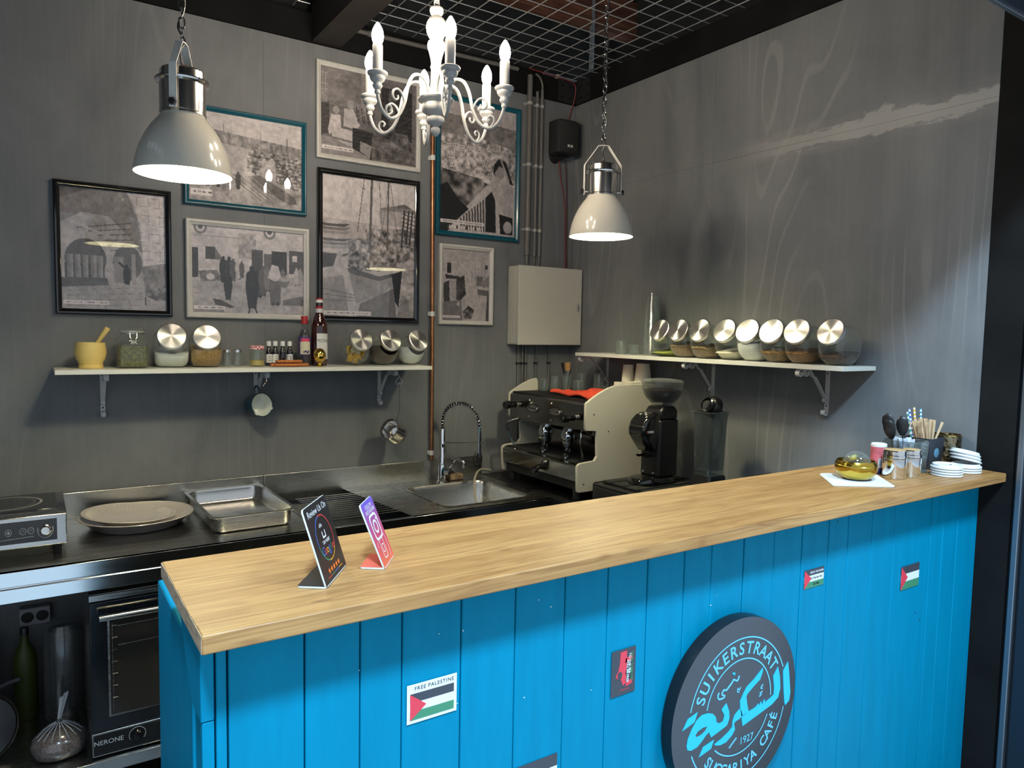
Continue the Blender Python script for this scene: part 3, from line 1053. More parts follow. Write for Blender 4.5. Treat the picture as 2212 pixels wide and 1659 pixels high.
def pic_market(w, h):
    r = Ras(w, h, 0.7, 13)
    n = r.fbm(8, 7)
    r.a[:] = 0.62 + 0.20 * n
    st = r.fbm(30, 18, 2)
    r.rect(0.40, 0.56, 0.06, 0.36, 0.55 + 0.35 * (st - 0.4))
    for cx in (0.08, 0.68):
        r.ell(cx, 0.03, 0.055, 0.06, 0.40)
        r.ell(cx, 0.03, 0.035, 0.038, 0.74)
        r.ell(cx, 0.02, 0.022, 0.024, 0.28)
    r.line([(0.03, 0.12), (0.40, 0.12)], 0.003, 0.40)
    # shuttered openings
    r.rect(0.0, 0.06, 0.26, 0.62, 0.18)
    r.rect(0.12, 0.20, 0.24, 0.38, 0.22)
    r.poly([(0.20, 0.24), (0.27, 0.38), (0.20, 0.38)], 0.38)
    for k in range(5):
        r.line([(0.12, 0.26 + k * 0.026), (0.20, 0.26 + k * 0.026)], 0.0018, 0.4)
    r.rect(0.52, 0.62, 0.24, 0.52, 0.24)
    r.rect(0.63, 0.70, 0.28, 0.5, 0.32)
    r.rect(0.70, 0.84, 0.24, 0.52, 0.17)
    r.rect(0.86, 1.0, 0.22, 0.5, 0.26)
    r.rect(0.89, 0.935, 0.28, 0.35, 0.72)
    # ground
    r.poly([(0, 0.60), (0.3, 0.56), (1, 0.54), (1, 1), (0, 1)], 0.58 + 0.22 * (r.fbm(9, 12, 4) - 0.4))
    r.poly([(0.06, 0.52), (0.22, 0.5), (0.26, 0.62), (0.08, 0.64)], 0.24 + 0.3 * st)
    r.ell(0.16, 0.58, 0.035, 0.03, 0.72)
    for x, y, hh, v in ((0.27, 0.64, 0.30, 0.16), (0.32, 0.66, 0.32, 0.20), (0.355, 0.62, 0.26, 0.30), (0.40, 0.60, 0.24, 0.66), (0.43, 0.58, 0.2, 0.30), (0.58, 0.80, 0.38, 0.22), (0.62, 0.78, 0.36, 0.30), (0.66, 0.72, 0.3, 0.4), (0.80, 0.66, 0.22, 0.35), (0.93, 0.64, 0.22, 0.62), (0.965, 0.63, 0.2, 0.5)):
        r.person(x, y, hh, v)
    r.person(0.31, 0.84, 0.32, 0.17)
    r.person(0.52, 0.93, 0.50, 0.15, 0.55)
    r.line([(0.50, 0.92), (0.49, 0.985)], 0.007, 0.14)
    r.line([(0.55, 0.92), (0.56, 0.98)], 0.007, 0.14)
    r.person(0.73, 0.88, 0.46, 0.34, 0.75, 0.72)
    r.poly([(0.66, 0.56), (0.70, 0.40), (0.76, 0.42), (0.79, 0.58), (0.72, 0.60)], 0.74)
    r.ell(0.81, 0.60, 0.052, 0.055, 0.40)
    r.ell(0.81, 0.57, 0.05, 0.022, 0.60)
    r.poly([(0.18, 0.83), (0.24, 0.84), (0.37, 0.92), (0.33, 0.935), (0.2, 0.90)], 0.24)
    r.poly([(0.80, 0.82), (1, 0.76), (1, 0.88), (0.8, 0.88)], 0.36)
    r.caption(0.28, 0.915, 0.955)
    r.rect(0.02, 0.27, 0.957, 0.985, 0.45)
    r.grain(0.07)
    return r


def pic_workshop(w, h):
    r = Ras(w, h, 0.3, 14)
    n = r.fbm(7, 6)
    r.a[:] = 0.30 + 0.16 * n
    r.rect(0.0, 0.42, 0.0, 0.42, 0.34 + 0.18 * n)
    r.rect(0.41, 0.46, 0.0, 0.5, 0.50)
    r.rect(0.62, 0.95, 0.10, 0.70, 0.20)
    r.rect(0.70, 0.76, 0.12, 0.62, 0.32)
    for y in (0.08, 0.2, 0.26):
        r.line([(0.0, y), (0.07, y)], 0.006, 0.62)
    r.line([(0.03, 0.04), (0.03, 0.34)], 0.006, 0.6)
    r.line([(0.055, 0.1), (0.055, 0.3)], 0.004, 0.6)
    r.ell(0.05, 0.36, 0.03, 0.035, 0.5)
    r.poly([(0, 0.42), (0.09, 0.40), (0.10, 0.75), (0, 0.78)], 0.24)
    # children and a man at a bench
    r.ell(0.16, 0.47, 0.032, 0.036, 0.56)
    r.poly([(0.11, 0.53), (0.2, 0.52), (0.21, 0.66), (0.09, 0.76), (0.08, 0.70)], 0.74)
    r.ell(0.30, 0.38, 0.036, 0.042, 0.55)
    r.poly([(0.24, 0.44), (0.33, 0.43), (0.40, 0.60), (0.36, 0.66), (0.23, 0.64)], 0.66)
    for k in range(12):
        x = 0.36 + 0.018 * k
        r.line([(x, 0.40 + 0.02 * (k % 3)), (x + 0.02, 0.58)], 0.004, 0.14 + 0.4 * ((k * 7) % 3) / 3)
    r.poly([(0.12, 0.66), (0.32, 0.68), (0.32, 0.80), (0.12, 0.78)], 0.70)
    r.poly([(0.14, 0.80), (0.32, 0.82), (0.32, 0.94), (0.3, 0.94), (0.3, 0.86), (0.16, 0.85), (0.16, 0.92), (0.14, 0.92)], 0.64)
    r.poly([(0.32, 0.64), (0.52, 0.66), (0.52, 0.98), (0.32, 0.92)], 0.17)
    r.poly([(0.40, 0.78), (0.52, 0.82), (0.50, 0.96), (0.40, 0.9)], 0.50)
    r.poly([(0.52, 0.60), (0.9, 0.62), (1, 0.96), (0.52, 0.98)], 0.28 + 0.5 * (r.fbm(16, 12, 3) - 0.45))
    r.poly([(0, 0.80), (0.1, 0.78), (0.5, 0.96), (0.5, 1), (0, 1)], 0.48)
    r.caption(0.33, 0.885, 0.93)
    r.grain(0.08)
    return r


def pic_boats(w, h):
    r = Ras(w, h, 0.75, 15)
    n = r.fbm(6, 8)
    r.a[:] = 0.74 - 0.05 * r.v + 0.03 * n
    r.poly([(0, 0.30), (1, 0.34), (1, 1), (0, 1)], 0.60 + 0.1 * n)
    t = r.fbm(26, 34, 3)
    # moored boats and the crowd on the quay
    for k in range(9):
        y = 0.34 + 0.026 * k
        r.poly([(0.0, y), (0.12 + 0.03 * (k % 3), y + 0.004), (0.30, y - 0.006), (0.24, y + 0.020), (0.02, y + 0.022)], 0.30 + 0.12 * (k % 4))
    r.poly([(0.45, 0.36), (1, 0.33), (1, 0.62), (0.45, 0.64)], 0.44 + 0.95 * (t - 0.45))
    r.poly([(0.26, 0.44), (0.55, 0.42), (0.62, 0.66), (0.30, 0.66)], 0.46 + 0.8 * (t - 0.45))
    # kiosk on posts
    r.poly([(0.60, 0.20), (0.86, 0.155), (1, 0.19), (1, 0.215), (0.62, 0.21)], 0.46)
    r.poly([(0.80, 0.165), (0.88, 0.15), (0.97, 0.18), (0.8, 0.185)], 0.36)
    for x in (0.88, 0.93, 0.97):
        r.line([(x, 0.20), (x - 0.03, 0.44)], 0.010, 0.20)
    for k in range(6):
        r.line([(0.84, 0.22 + 0.03 * k), (1.0, 0.24 + 0.03 * k)], 0.005, 0.24)
    r.rect(0.60, 0.85, 0.21, 0.32, 0.60)
    # masts and rigging
    for a, b, wd in (((0.52, 0.0), (0.50, 0.52), 0.013), ((0.70, 0.0), (0.69, 0.5), 0.009), ((0.44, 0.0), (0.37, 0.38), 0.004), ((0.60, 0.0), (0.63, 0.36), 0.003), ((0.72, 0.0), (0.80, 0.4), 0.003), ((0.70, 0.02), (0.62, 0.42), 0.003), ((0.57, 0.0), (0.66, 0.2), 0.002)):
        r.line([a, b], wd, 0.33)
    r.line([(0.40, 0.06), (0.45, 0.075)], 0.003, 0.35)
    # big hull
    r.poly([(0.22, 0.66), (0.30, 0.645), (0.60, 0.70), (0.82, 0.66), (0.76, 0.75), (0.62, 0.83), (0.36, 0.90), (0.33, 0.82)], 0.52 + 0.22 * (n - 0.5) + 0.12 * (r.u - 0.5))
    r.poly([(0.22, 0.66), (0.30, 0.645), (0.60, 0.695), (0.82, 0.655), (0.80, 0.685), (0.60, 0.73), (0.32, 0.69)], 0.30)
    r.poly([(0.22, 0.66), (0.27, 0.66), (0.36, 0.90), (0.33, 0.98), (0.28, 0.98), (0.26, 0.82)], 0.66)
    r.poly([(0.0, 0.68), (0.20, 0.64), (0.24, 0.67), (0.06, 0.73), (0, 0.73)], 0.64)
    r.line([(0.24, 0.66), (0.16, 0.62), (0.15, 0.57), (0.20, 0.545)], 0.022, 0.62)
    r.poly([(0.28, 0.56), (0.40, 0.50), (0.45, 0.60), (0.36, 0.66), (0.27, 0.64)], 0.30 + 0.8 * (t - 0.5))
    r.poly([(0.0, 0.56), (0.16, 0.55), (0.12, 0.64), (0, 0.66)], 0.24)
    # water and quay wall
    r.poly([(0.0, 0.73), (0.22, 0.70), (0.28, 0.98), (0, 1)], 0.50)
    r.poly([(0.40, 0.90), (0.76, 0.78), (0.80, 1), (0.36, 1)], 0.36 + 0.06 * n)
    r.poly([(0.84, 0.60), (1, 0.52), (1, 1), (0.80, 1), (0.86, 0.8)], 0.54 + 0.5 * (r.fbm(9, 30, 3) - 0.45))
    r.poly([(0.74, 0.68), (0.86, 0.64), (0.82, 0.92), (0.78, 0.88)], 0.16)
    for k in range(3):
        r.line([(0.0, 0.80 + 0.04 * k), (0.34, 0.84 + 0.02 * k)], 0.003, 0.3)
    r.caption(0.52, 0.955, 0.985)
    r.grain(0.07)
    return r


def pic_hills(w, h):
    r = Ras(w, h, 0.6, 16)
    n = r.fbm(7, 10)
    r.a[:] = 0.66
    r.poly([(0, 0.10), (1, 0.14), (1, 0.34), (0, 0.34)], 0.42 + 0.25 * (r.fbm(14, 30, 3) - 0.45))
    t = r.fbm(24, 32, 3)
    r.poly([(0, 0.26), (0.4, 0.24), (1, 0.30), (1, 0.60), (0, 0.62)], 0.58 + 0.95 * (t - 0.47))
    for k in range(26):
        x, y = r.rs.rand() * 0.8, 0.28 + r.rs.rand() * 0.24
        r.rect(x, x + 0.06, y, y + 0.028, 0.60 + 0.2 * r.rs.rand())
        r.rect(x + 0.01, x + 0.02, y + 0.008, y + 0.018, 0.2)
        r.rect(x + 0.035, x + 0.045, y + 0.008, y + 0.018, 0.2)
    r.poly([(0, 0.52), (0.5, 0.56), (0.62, 0.60), (0.3, 0.82), (0, 0.95)], 0.30 + 0.7 * (r.fbm(12, 18, 2) - 0.42))
    r.poly([(0, 0.66), (0.10, 0.62), (0.24, 0.74), (0.40, 0.82), (0.1, 1), (0, 1)], 0.06)
    r.poly([(0.12, 0.97), (0.74, 0.58), (0.80, 0.60), (0.20, 1.0)], 0.66)
    # balustrade
    for k in range(13):
        x = 0.26 + 0.036 * k
        y = 0.93 - 0.55 * (x - 0.18)
        r.line([(x, y), (x + 0.015, 0.97)], 0.007, 0.58)
        r.line([(x + 0.016, y), (x + 0.03, 0.97)], 0.008, 0.12)
    r.poly([(0.60, 0.70), (0.72, 0.62), (0.74, 0.97), (0.60, 0.97)], 0.12)
    # woman in a shawl
    r.poly([(0.73, 0.58), (0.80, 0.48), (0.90, 0.50), (0.97, 0.62), (0.98, 0.84), (0.84, 0.82), (0.74, 0.70)], 0.60 + 0.2 * (n - 0.5))
    r.ell(0.79, 0.49, 0.055, 0.075, 0.50)
    r.poly([(0.70, 0.44), (0.76, 0.385), (0.86, 0.40), (0.97, 0.58), (0.92, 0.57), (0.84, 0.46), (0.77, 0.44), (0.70, 0.52)], 0.14)
    r.line([(0.80, 0.40), (0.90, 0.54)], 0.012, 0.55)
    r.poly([(0.78, 0.82), (0.97, 0.84), (0.97, 0.98), (0.80, 0.98)], 0.08)
    r.ell(0.90, 0.92, 0.06, 0.07, 0.62)
    r.line([(0.74, 0.70), (0.68, 0.62), (0.73, 0.55)], 0.024, 0.60)
    r.rect(0.02, 0.58, 0.905, 0.93, 0.84)
    for k in range(30):
        r.rect(0.05 + k * 0.017, 0.06 + k * 0.017, 0.912, 0.923, 0.4)
    for k in range(16):
        r.rect(0.10 + k * 0.03, 0.118 + k * 0.03, 0.945, 0.972, 0.85 if k % 4 else 0.2)
    r.grain(0.08)
    return r


def pic_interior(w, h):
    r = Ras(w, h, 0.6, 17)
    n = r.fbm(6, 8)
    r.a[:] = 0.56 + 0.16 * n
    r.poly([(0, 0), (1, 0), (0.9, 0.12), (0.35, 0.20), (0, 0.10)], 0.60)
    r.rect(0.10, 0.19, 0.20, 0.34, 0.16)
    r.rect(0.33, 0.37, 0.12, 0.42, 0.60)
    for k in range(5):
        r.line([(0.62 + 0.07 * k, 0.30 - 0.04 * k), (0.62 + 0.07 * k, 0.45)], 0.004, 0.45)
    r.rect(0.72, 0.86, 0.36, 0.50, 0.38)
    r.rect(0.90, 0.96, 0.20, 0.26, 0.2)
    r.poly([(0.06, 0.36), (0.36, 0.38), (0.40, 0.42), (0.08, 0.42)], 0.20)
    r.poly([(0.03, 0.48), (0.15, 0.44), (0.17, 0.76), (0.04, 0.74)], 0.22)
    r.poly([(0.30, 0.42), (0.46, 0.36), (0.5, 0.62), (0.38, 0.72), (0.30, 0.70)], 0.20 + 0.3 * (n - 0.4))
    r.poly([(0.16, 0.46), (0.30, 0.44), (0.30, 0.70), (0.18, 0.68)], 0.60)
    r.poly([(0, 0.74), (0.4, 0.70), (0.44, 1), (0, 1)], 0.40)
    r.poly([(0.44, 0.86), (0.56, 0.78), (0.68, 0.84), (0.62, 0.96), (0.46, 0.97)], 0.25 + 0.6 * (r.fbm(16, 20, 2) - 0.4))
    r.ell(0.34, 0.76, 0.035, 0.04, 0.62)
    r.poly([(0.74, 0.54), (1, 0.56), (1, 0.64), (0.76, 0.62)], 0.34)
    r.poly([(0.80, 0.46), (1, 0.34), (1, 0.5), (0.86, 0.52)], 0.46)
    r.poly([(0.95, 0.62), (1, 0.62), (1, 1), (0.93, 1)], 0.28)
    r.caption(0.38, 0.925, 0.955)
    r.grain(0.06)
    return r


def picture(name, label, x0, x1, z0, z1, fmat, bw, painter, hx=None):
    t = thing(name, label, 'framed photo', ((x0 + x1) / 2, -0.001, z0))
    # four mitred rails with a stepped profile
    prof = [(0.0, 0.0), (0.0, -0.018), (0.004, -0.022), (bw * 0.45, -0.022), (bw * 0.62, -0.018), (bw, -0.014), (bw, 0.0)]
    cs = [(x0, z0, 1, 1), (x1, z0, -1, 1), (x1, z1, -1, -1), (x0, z1, 1, -1)]
    for a, b in ((0, 1), (1, 2), (2, 3), (3, 0)):
        mb = MB()
        n = len(prof)
        vs = []
        for c in (cs[a], cs[b]):
            vs += [(c[0] + c[2] * d, -0.0015 + y, c[1] + c[3] * d) for d, y in prof]
        fs = [(i, i + 1, n + i + 1, n + i) for i in range(n - 1)]
        fs += [tuple(range(n)), tuple(range(n, 2 * n))]
        mb.add(vs, fs).build('frame_rail', fmat, t, ang=25)
    ix0, ix1, iz0, iz1 = x0 + bw - 0.002, x1 - bw + 0.002, z0 + bw - 0.002, z1 - bw + 0.002
    w = int((ix1 - ix0) / 0.0024)
    h = int((iz1 - iz0) / 0.0024)
    r = painter(w, h)
    X, Z = np.meshgrid(np.linspace(ix0, ix1, w), np.linspace(iz1, iz0, h))
    off = ORG[t.name]
    co = np.stack([X.ravel() - off.x, np.full(X.size, -0.0065) - off.y, Z.ravel() - off.z], 1)
    idx = np.arange(w * h).reshape(h, w)
    fa = np.stack([idx[:-1, :-1].ravel(), idx[1:, :-1].ravel(), idx[1:, 1:].ravel(), idx[:-1, 1:].ravel()], 1)
    me = bpy.data.meshes.new('print')
    me.vertices.add(w * h)
    me.vertices.foreach_set('co', co.astype(np.float32).ravel())
    me.loops.add(fa.size)
    me.loops.foreach_set('vertex_index', fa.ravel().astype(np.int32))
    me.polygons.add(len(fa))
    me.polygons.foreach_set('loop_start', (np.arange(len(fa)) * 4).astype(np.int32))
    me.update(calc_edges=True)
    ca = me.color_attributes.new('print', 'FLOAT_COLOR', 'POINT')
    v = np.clip((r.a - 0.10) * 1.22, 0.015, 0.9) ** 1.6
    rgb = np.stack([v * 1.0, v * 0.90, v * 0.885, np.ones_like(v)], -1).reshape(-1)
    ca.data.foreach_set('color', rgb.astype(np.float32))
    me.materials.append(M_PRINT)
    o = bpy.data.objects.new('print', me)
    COL.objects.link(o)
    o.parent = t
    MB().box(ix0 - 0.003, ix1 + 0.003, -0.002, -0.0055, iz0 - 0.003, iz1 + 0.003).build('backing', M_BLACKM, t)
    MB().box(ix0 - 0.001, ix1 + 0.001, -0.0095, -0.0115, iz0 - 0.001, iz1 + 0.001).build('glass_pane', M_PANE, t)
    return t


picture('picture_frame', 'gloss black frame with a photo of stone vaults, beside the cream pendant lamp', -2.536, -2.123, 1.710, 2.224, M_FRAMEB, 0.022, pic_vault)
picture('picture_frame', 'teal frame with a wide photo of a harbour town, behind the pendant lamp', -2.072, -1.556, 2.183, 2.598, M_FRAMET, 0.020, pic_port)
picture('picture_frame', 'ivory frame with a wide photo of a street market', -2.068, -1.545, 1.708, 2.124, M_FRAMEW, 0.024, pic_market)
picture('picture_frame', 'ivory frame with a dark workshop photo, behind the chandelier', -1.510, -0.984, 2.455, 2.893, M_FRAMEW, 0.022, pic_workshop)
picture('picture_frame', 'tall gloss black frame with a photo of moored sailing boats', -1.504, -0.985, 1.708, 2.411, M_FRAMEB, 0.024, pic_boats)
picture('picture_frame', 'tall teal frame with a woman in a shawl above a hill town', -0.893, -0.386, 2.161, 2.868, M_FRAMET, 0.024, pic_hills)
picture('picture_frame', 'small ivory frame with a workshop interior, beside the cream cabinet', -0.869, -0.544, 1.705, 2.118, M_FRAMEW, 0.022, pic_interior)

# ================================================================ pendant lamps
def chain(parent, top, bottom, pitch=0.024, r=0.0022, w=0.0075, name='chain_link', mat=None):
    top, bottom = Vector(top), Vector(bottom)
    n = max(2, int((top - bottom).length / pitch))
    base = None
    off = ORG[parent.name]
    pts = []
    hl = pitch * 0.5 + r * 1.2
    for k in range(16):
        a = 2 * PI * k / 16
        pts.append((w * math.cos(a), 0, (hl - w) * (1 if math.sin(a) > 0 else -1) * (1 if abs(math.sin(a)) > 1e-6 else 0) + w * math.sin(a)))
    for i in range(n):
        p = bottom + (top - bottom) * ((i + 0.5) / n)
        if base is None:
            base = MB().tube(pts, r, 6, closed=True).build(name, mat or M_CHROME, parent, local=True)
            o = base
        else:
            o = link_copy(base, parent)
        o.location = p - off
        o.rotation_euler = (0, 0, (PI / 2 if i % 2 else 0) + 0.3)


K = 0.938          # size of the pendants


def pendant(label, loc, yaw, hook):
    x, y, z = loc
    t = thing('pendant_lamp', label, 'pendant lamp', loc, yaw, 'cream enamel pendant lamps')
    # enamel dome
    outer = [(0.1375, 0.0), (0.1372, 0.004), (0.1345, 0.022), (0.128, 0.052), (0.118, 0.082), (0.104, 0.112), (0.088, 0.138), (0.072, 0.158), (0.064, 0.168), (0.062, 0.176)]
    MB().lathe(outer + [(0.058, 0.176)], seg=56).build('shade', M_SHADEOUT, t, local=True, ang=60)
    inner = [(r - 0.0022, zz) for r, zz in outer]
    MB().lathe([(0.1375, 0.0)] + inner + [(0.0, 0.176)], seg=56).build('shade_lining', M_SHADEIN, t, local=True, ang=60)
    # polished can above the dome
    can = MB().lathe([(0.0615, 0.170), (0.0660, 0.172), (0.0660, 0.178), (0.0640, 0.181), (0.0640, 0.262), (0.0745, 0.266), (0.0760, 0.270), (0.0745, 0.274), (0.0630, 0.277), (0.0620, 0.298), (0.0580, 0.303), (0.0, 0.305)], seg=48)
    can.build('lamp_can', M_CHROMEW, t, local=True, ang=30)
    # yoke strap
    MB().ribbon([(-0.0795, 0, 0.176), (-0.0795, 0, 0.298), (-0.0765, 0, 0.305), (-0.022, 0, 0.381), (0.0, 0, 0.3835), (0.022, 0, 0.381), (0.0765, 0, 0.305), (0.0795, 0, 0.298), (0.0795, 0, 0.176)], 0.0028, 0.021, (0, 1, 0)).build('yoke', M_WHITE, t, local=True)
    for s in (-1, 1):
        k = MB().cyl((s * 0.064, 0, 0.190), (s * 0.083, 0, 0.190), 0.005, seg=10)
        k.build('pivot_pin', M_CHROMEW, t, local=True)
        kn = MB()
        star = []
        for q in range(12):
            a = 2 * PI * q / 12
            rr = 0.0115 if q % 2 == 0 else 0.0085
            star.append((rr * math.cos(a), 0.190 + rr * math.sin(a)))
        kn.prism(star, 'x', s * 0.081, s * 0.094)
        kn.build('knob', M_BLACK, t, local=True, bev=0.001)
    # bulb and socket
    MB().lathe([(0, 0.045), (0.022, 0.048), (0.038, 0.062), (0.044, 0.082), (0.038, 0.103), (0.024, 0.122), (0.016, 0.135), (0, 0.136)], seg=24).build('bulb', M_PBULB, t, local=True, ang=70)
    MB().lathe([(0, 0.134), (0.019, 0.134), (0.021, 0.176), (0, 0.176)], seg=16).build('socket', M_SHADEIN, t, local=True)
    # flex from the can up through the chain
    c, s = math.cos(-yaw), math.sin(-yaw)
    hk = Vector((hook[0] - x, hook[1] - y, hook[2] - z))
    hk = Vector((hk.x * c - hk.y * s, hk.x * s + hk.y * c, hk.z)) / K
    P = [(0.0, 0.0, 0.303), (0.006, 0.004, 0.33), (-0.004, 0.004, 0.36), (0.008, -0.006, 0.392)]
    n = int((hk.z - 0.42) / 0.05)
    for i in range(n + 1):
        f = i / max(1, n)
        q = Vector((0, 0, 0.43)) + (hk - Vector((0, 0, 0.43))) * f
        P.append((q.x + 0.011 * math.sin(i * 1.9), q.y + 0.011 * math.cos(i * 1.9), q.z))
    MB().tube(spline(P, 5), 0.0028, 7).build('flex', M_BLACK, t, local=True)
    MB().tube([(0.008 * math.cos(a), 0, 0.392 + 0.009 * math.sin(a)) for a in [2 * PI * k / 14 for k in range(14)]], 0.002, 6, closed=True).build('eye_ring', M_CHROMEW, t, local=True)
    sv = ORG[t.name]
    ORG[t.name] = Vector((0, 0, 0))
    chain(t, hk, (0, 0, 0.40), 0.027, 0.0021, 0.0076)
    ORG[t.name] = sv
    t.scale = (K, K, K)
    return t


pendant('cream enamel pendant lamp in front of the stone vault photo', (-2.2484, -1.093, 2.0945), R(62), (-2.2484, -1.093, 3.0925))
pendant('cream enamel pendant lamp beside the black wall speaker', (-0.695, -1.069, 2.0610), R(-27), (-0.640, -1.005, 3.0925))

# ================================================================ chandelier
CX, CY = -1.522, -1.215
ch = thing('chandelier', 'white turned wood chandelier with six lit candle bulbs', 'chandelier', (CX, CY, 2.2925))


def czp(y):        # heights on the turned column, by its own scale
    return 2.7218 - y * 0.0014735


px = 0.001474
col = [(0, 18), (9, 18.5), (14, 22), (15, 27), (13, 34), (10, 38), (11, 41), (16, 44), (20.5, 52), (22.5, 62), (21, 73), (16, 83), (13.5, 87), (13.5, 89), (17.5, 92), (19.5, 99), (18.5, 106), (16, 113), (12, 128), (10.5, 138), (11, 141), (12.5, 145), (11, 149), (10.5, 152), (11.5, 180), (14, 206), (0, 207)]
MB().lathe([(r * px, czp(y)) for r, y in col][::-1], (CX, CY, 0), 32).build('column', M_CHANDW, ch, ang=50)
hub = [(0, 205), (16, 206), (34, 209), (39.5, 213), (38, 217), (33, 219), (29, 224), (30.5, 230), (30, 238), (24, 243), (15, 246), (14, 249), (19, 252), (20, 258), (17, 264), (10, 268), (7.5, 271), (10, 275), (10.5, 281), (7, 289), (0, 293)]
MB().lathe([(r * px, czp(y)) for r, y in hub][::-1], (CX, CY, 0), 32).build('hub', M_CHANDW, ch, ang=50)
MB().tube([(CX + 0.008 * math.cos(a), CY, 2.704 + 0.010 * math.sin(a)) for a in [2 * PI * k / 16 for k in range(16)]], 0.0024, 6, closed=True).build('top_ring', M_CHANDW, ch)
chain(ch, (CX, CY, 3.0925), (CX, CY, 2.708), 0.03, 0.0026, 0.0085, mat=M_CHANDW)

RB = 0.226
ZC = 2.532     # bulb centre height
armp = [(0.026, -0.118), (0.036, -0.086), (0.062, -0.066), (0.092, -0.074), (0.112, -0.112), (0.124, -0.162), (0.146, -0.204), (0.178, -0.222), (0.207, -0.206), (0.222, -0.176), (0.2255, -0.158)]
curlp = [(0.124, -0.162), (0.134, -0.140), (0.150, -0.129), (0.166, -0.136), (0.170, -0.152), (0.160, -0.162), (0.150, -0.156), (0.151, -0.147)]
curl2 = [(0.178, -0.222), (0.192, -0.206), (0.193, -0.190), (0.182, -0.184), (0.174, -0.192), (0.179, -0.200)]
curl3 = [(0.030, -0.112), (0.040, -0.128), (0.058, -0.124), (0.062, -0.106), (0.050, -0.098), (0.044, -0.108)]
arm = MB().tube(spline([(r, 0, z) for r, z in armp], 6), 0.0053, 8)
crl = MB().tube(spline([(r, 0, z) for r, z in curlp], 5), 0.0036, 7)
crl.tube(spline([(r, 0, z) for r, z in curl2], 5), 0.0032, 7)
cup = MB().lathe([(r_, z_ - 0.043) for r_, z_ in [(0, -0.118), (0.008, -0.118), (0.0095, -0.112), (0.007, -0.107), (0.012, -0.102), (0.015, -0.095), (0.012, -0.090), (0.013, -0.086), (0.020, -0.080), (0.0235, -0.072), (0.022, -0.068), (0.029, -0.063), (0.0305, -0.058), (0.028, -0.055), (0.016, -0.056), (0, -0.056)]], (RB, 0, 0), 24)
candle = MB().lathe([(0, -0.101), (0.0152, -0.101), (0.0152, -0.022), (0.0140, -0.020), (0, -0.020)], (RB, 0, 0), 20)
bulb = MB().lathe([(0, -0.023), (0.0095, -0.022), (0.0115, -0.018), (0.0160, -0.006), (0.0176, 0.006), (0.0155, 0.020), (0.0098, 0.033), (0.0042, 0.042), (0, 0.045)], (RB, 0, 0), 20)
ORG_ch = ORG[ch.name].copy()
protos = []
for k in range(6):
    a = R(193 + 60 * k)
    for nm, mb, mt in (('arm', arm, M_CHANDW), ('scroll', crl, M_CHANDW), ('candle_cup', cup, M_CHANDW), ('candle_sleeve', candle, M_CHANDW), ('bulb', bulb, M_BULB)):
        if k == 0:
            o = mb.build(nm, mt, ch, local=True, ang=60)
            protos.append(o)
        else:
            o = link_copy(protos[[q[0] for q in (('arm',), ('scroll',), ('candle_cup',), ('candle_sleeve',), ('bulb',))].index(nm)], ch)
        o.location = (0, 0, ZC - 2.2925)
        o.rotation_euler = (0, 0, a)

# ================================================================ wall shelves with scroll brackets
def bracket(parent, P, out, wd):
    """scrolled strap bracket; P at wall under the board, out = outward dir, wd = width dir"""
    P, out, wd = Vector(P), Vector(out), Vector(wd)
    Z = Vector((0, 0, 1))

    def q(u, z):
        return P + out * u + Z * z

    def curl(u, z, r, a0, a1, n=14):
        """spiral tightening from radius r"""
        return [q(u + r * (1 - 0.45 * k / n) * math.cos(R(a0 + (a1 - a0) * k / n)), z + r * (1 - 0.45 * k / n) * math.sin(R(a0 + (a1 - a0) * k / n))) for k in range(n + 1)]

    b = MB().ribbon([q(0.002, 0.0), q(0.002, -0.100), q(0.002, -0.172)] + curl(0.0165, -0.174, 0.0145, 180, 475), 0.0035, 0.017, wd).build('bracket', M_IRONW, parent)
    MB().ribbon([q(0.004, -0.002), q(0.10, -0.002), q(0.186, -0.002)] + curl(0.188, -0.0175, 0.0155, 90, -215), 0.0035, 0.017, wd).build('arm', M_IRONW, b)
    MB().ribbon([q(0.138, -0.002)] + curl(0.146, -0.0175, 0.0155, 90, -215), 0.0032, 0.015, wd).build('curl', M_IRONW, b)
    MB().ribbon([q(0.128, -0.003), q(0.104, -0.030), q(0.098, -0.034), q(0.090, -0.034), q(0.080, -0.046), q(0.055, -0.074), q(0.026, -0.108), q(0.008, -0.124), q(0.004, -0.130)], 0.0035, 0.015, wd).build('brace', M_IRONW, b)
    MB().ribbon(curl(0.0145, -0.126, 0.0125, 150, 440, 12), 0.0032, 0.015, wd).build('curl', M_IRONW, b)
    for z in (-0.02, -0.150):
        MB().lathe([(0, 0.0016), (0.003, 0.001), (0.0035, 0)], q(0.004, z), 8, out.to_track_quat('Z', 'Y').to_matrix()).build('screw', M_BLACKM, b)


ZS = 1.504
s1 = thing('wall_shelf', 'white wall shelf under the framed photographs', 'shelf', (-1.79, 0, ZS), group='white bracket shelves')
MB().box(-2.550, -1.036, -0.0015, -0.270, ZS - 0.017, ZS).build('board', M_SHELFW, s1, bev=0.001)
for x in (-2.383, -1.783, -1.190):
    bracket(s1, (x, 0.0, ZS - 0.0175), (0, -1, 0), (1, 0, 0))
ZR = 1.571
s2 = thing('wall_shelf', 'white wall shelf carrying the row of tilted jars on the side wall', 'shelf', (0, -1.08, ZR), group='white bracket shelves')
MB().box(-0.0015, -0.213, -0.318, -1.842, ZR - 0.017, ZR).build('board', M_SHELFW, s2, bev=0.001)
for y in (-0.34, -1.074, -1.650):
    bracket(s2, (0.0, y, ZR - 0.0175), (-1, 0, 0), (0, 1, 0))

# ================================================================ tilted jars
def clampz(mb, lo=None, hi=None):
    mb.v = [(x, y, min(max(z, lo if lo is not None else -9), hi if hi is not None else 9)) for x, y, z in mb.v]
    return mb


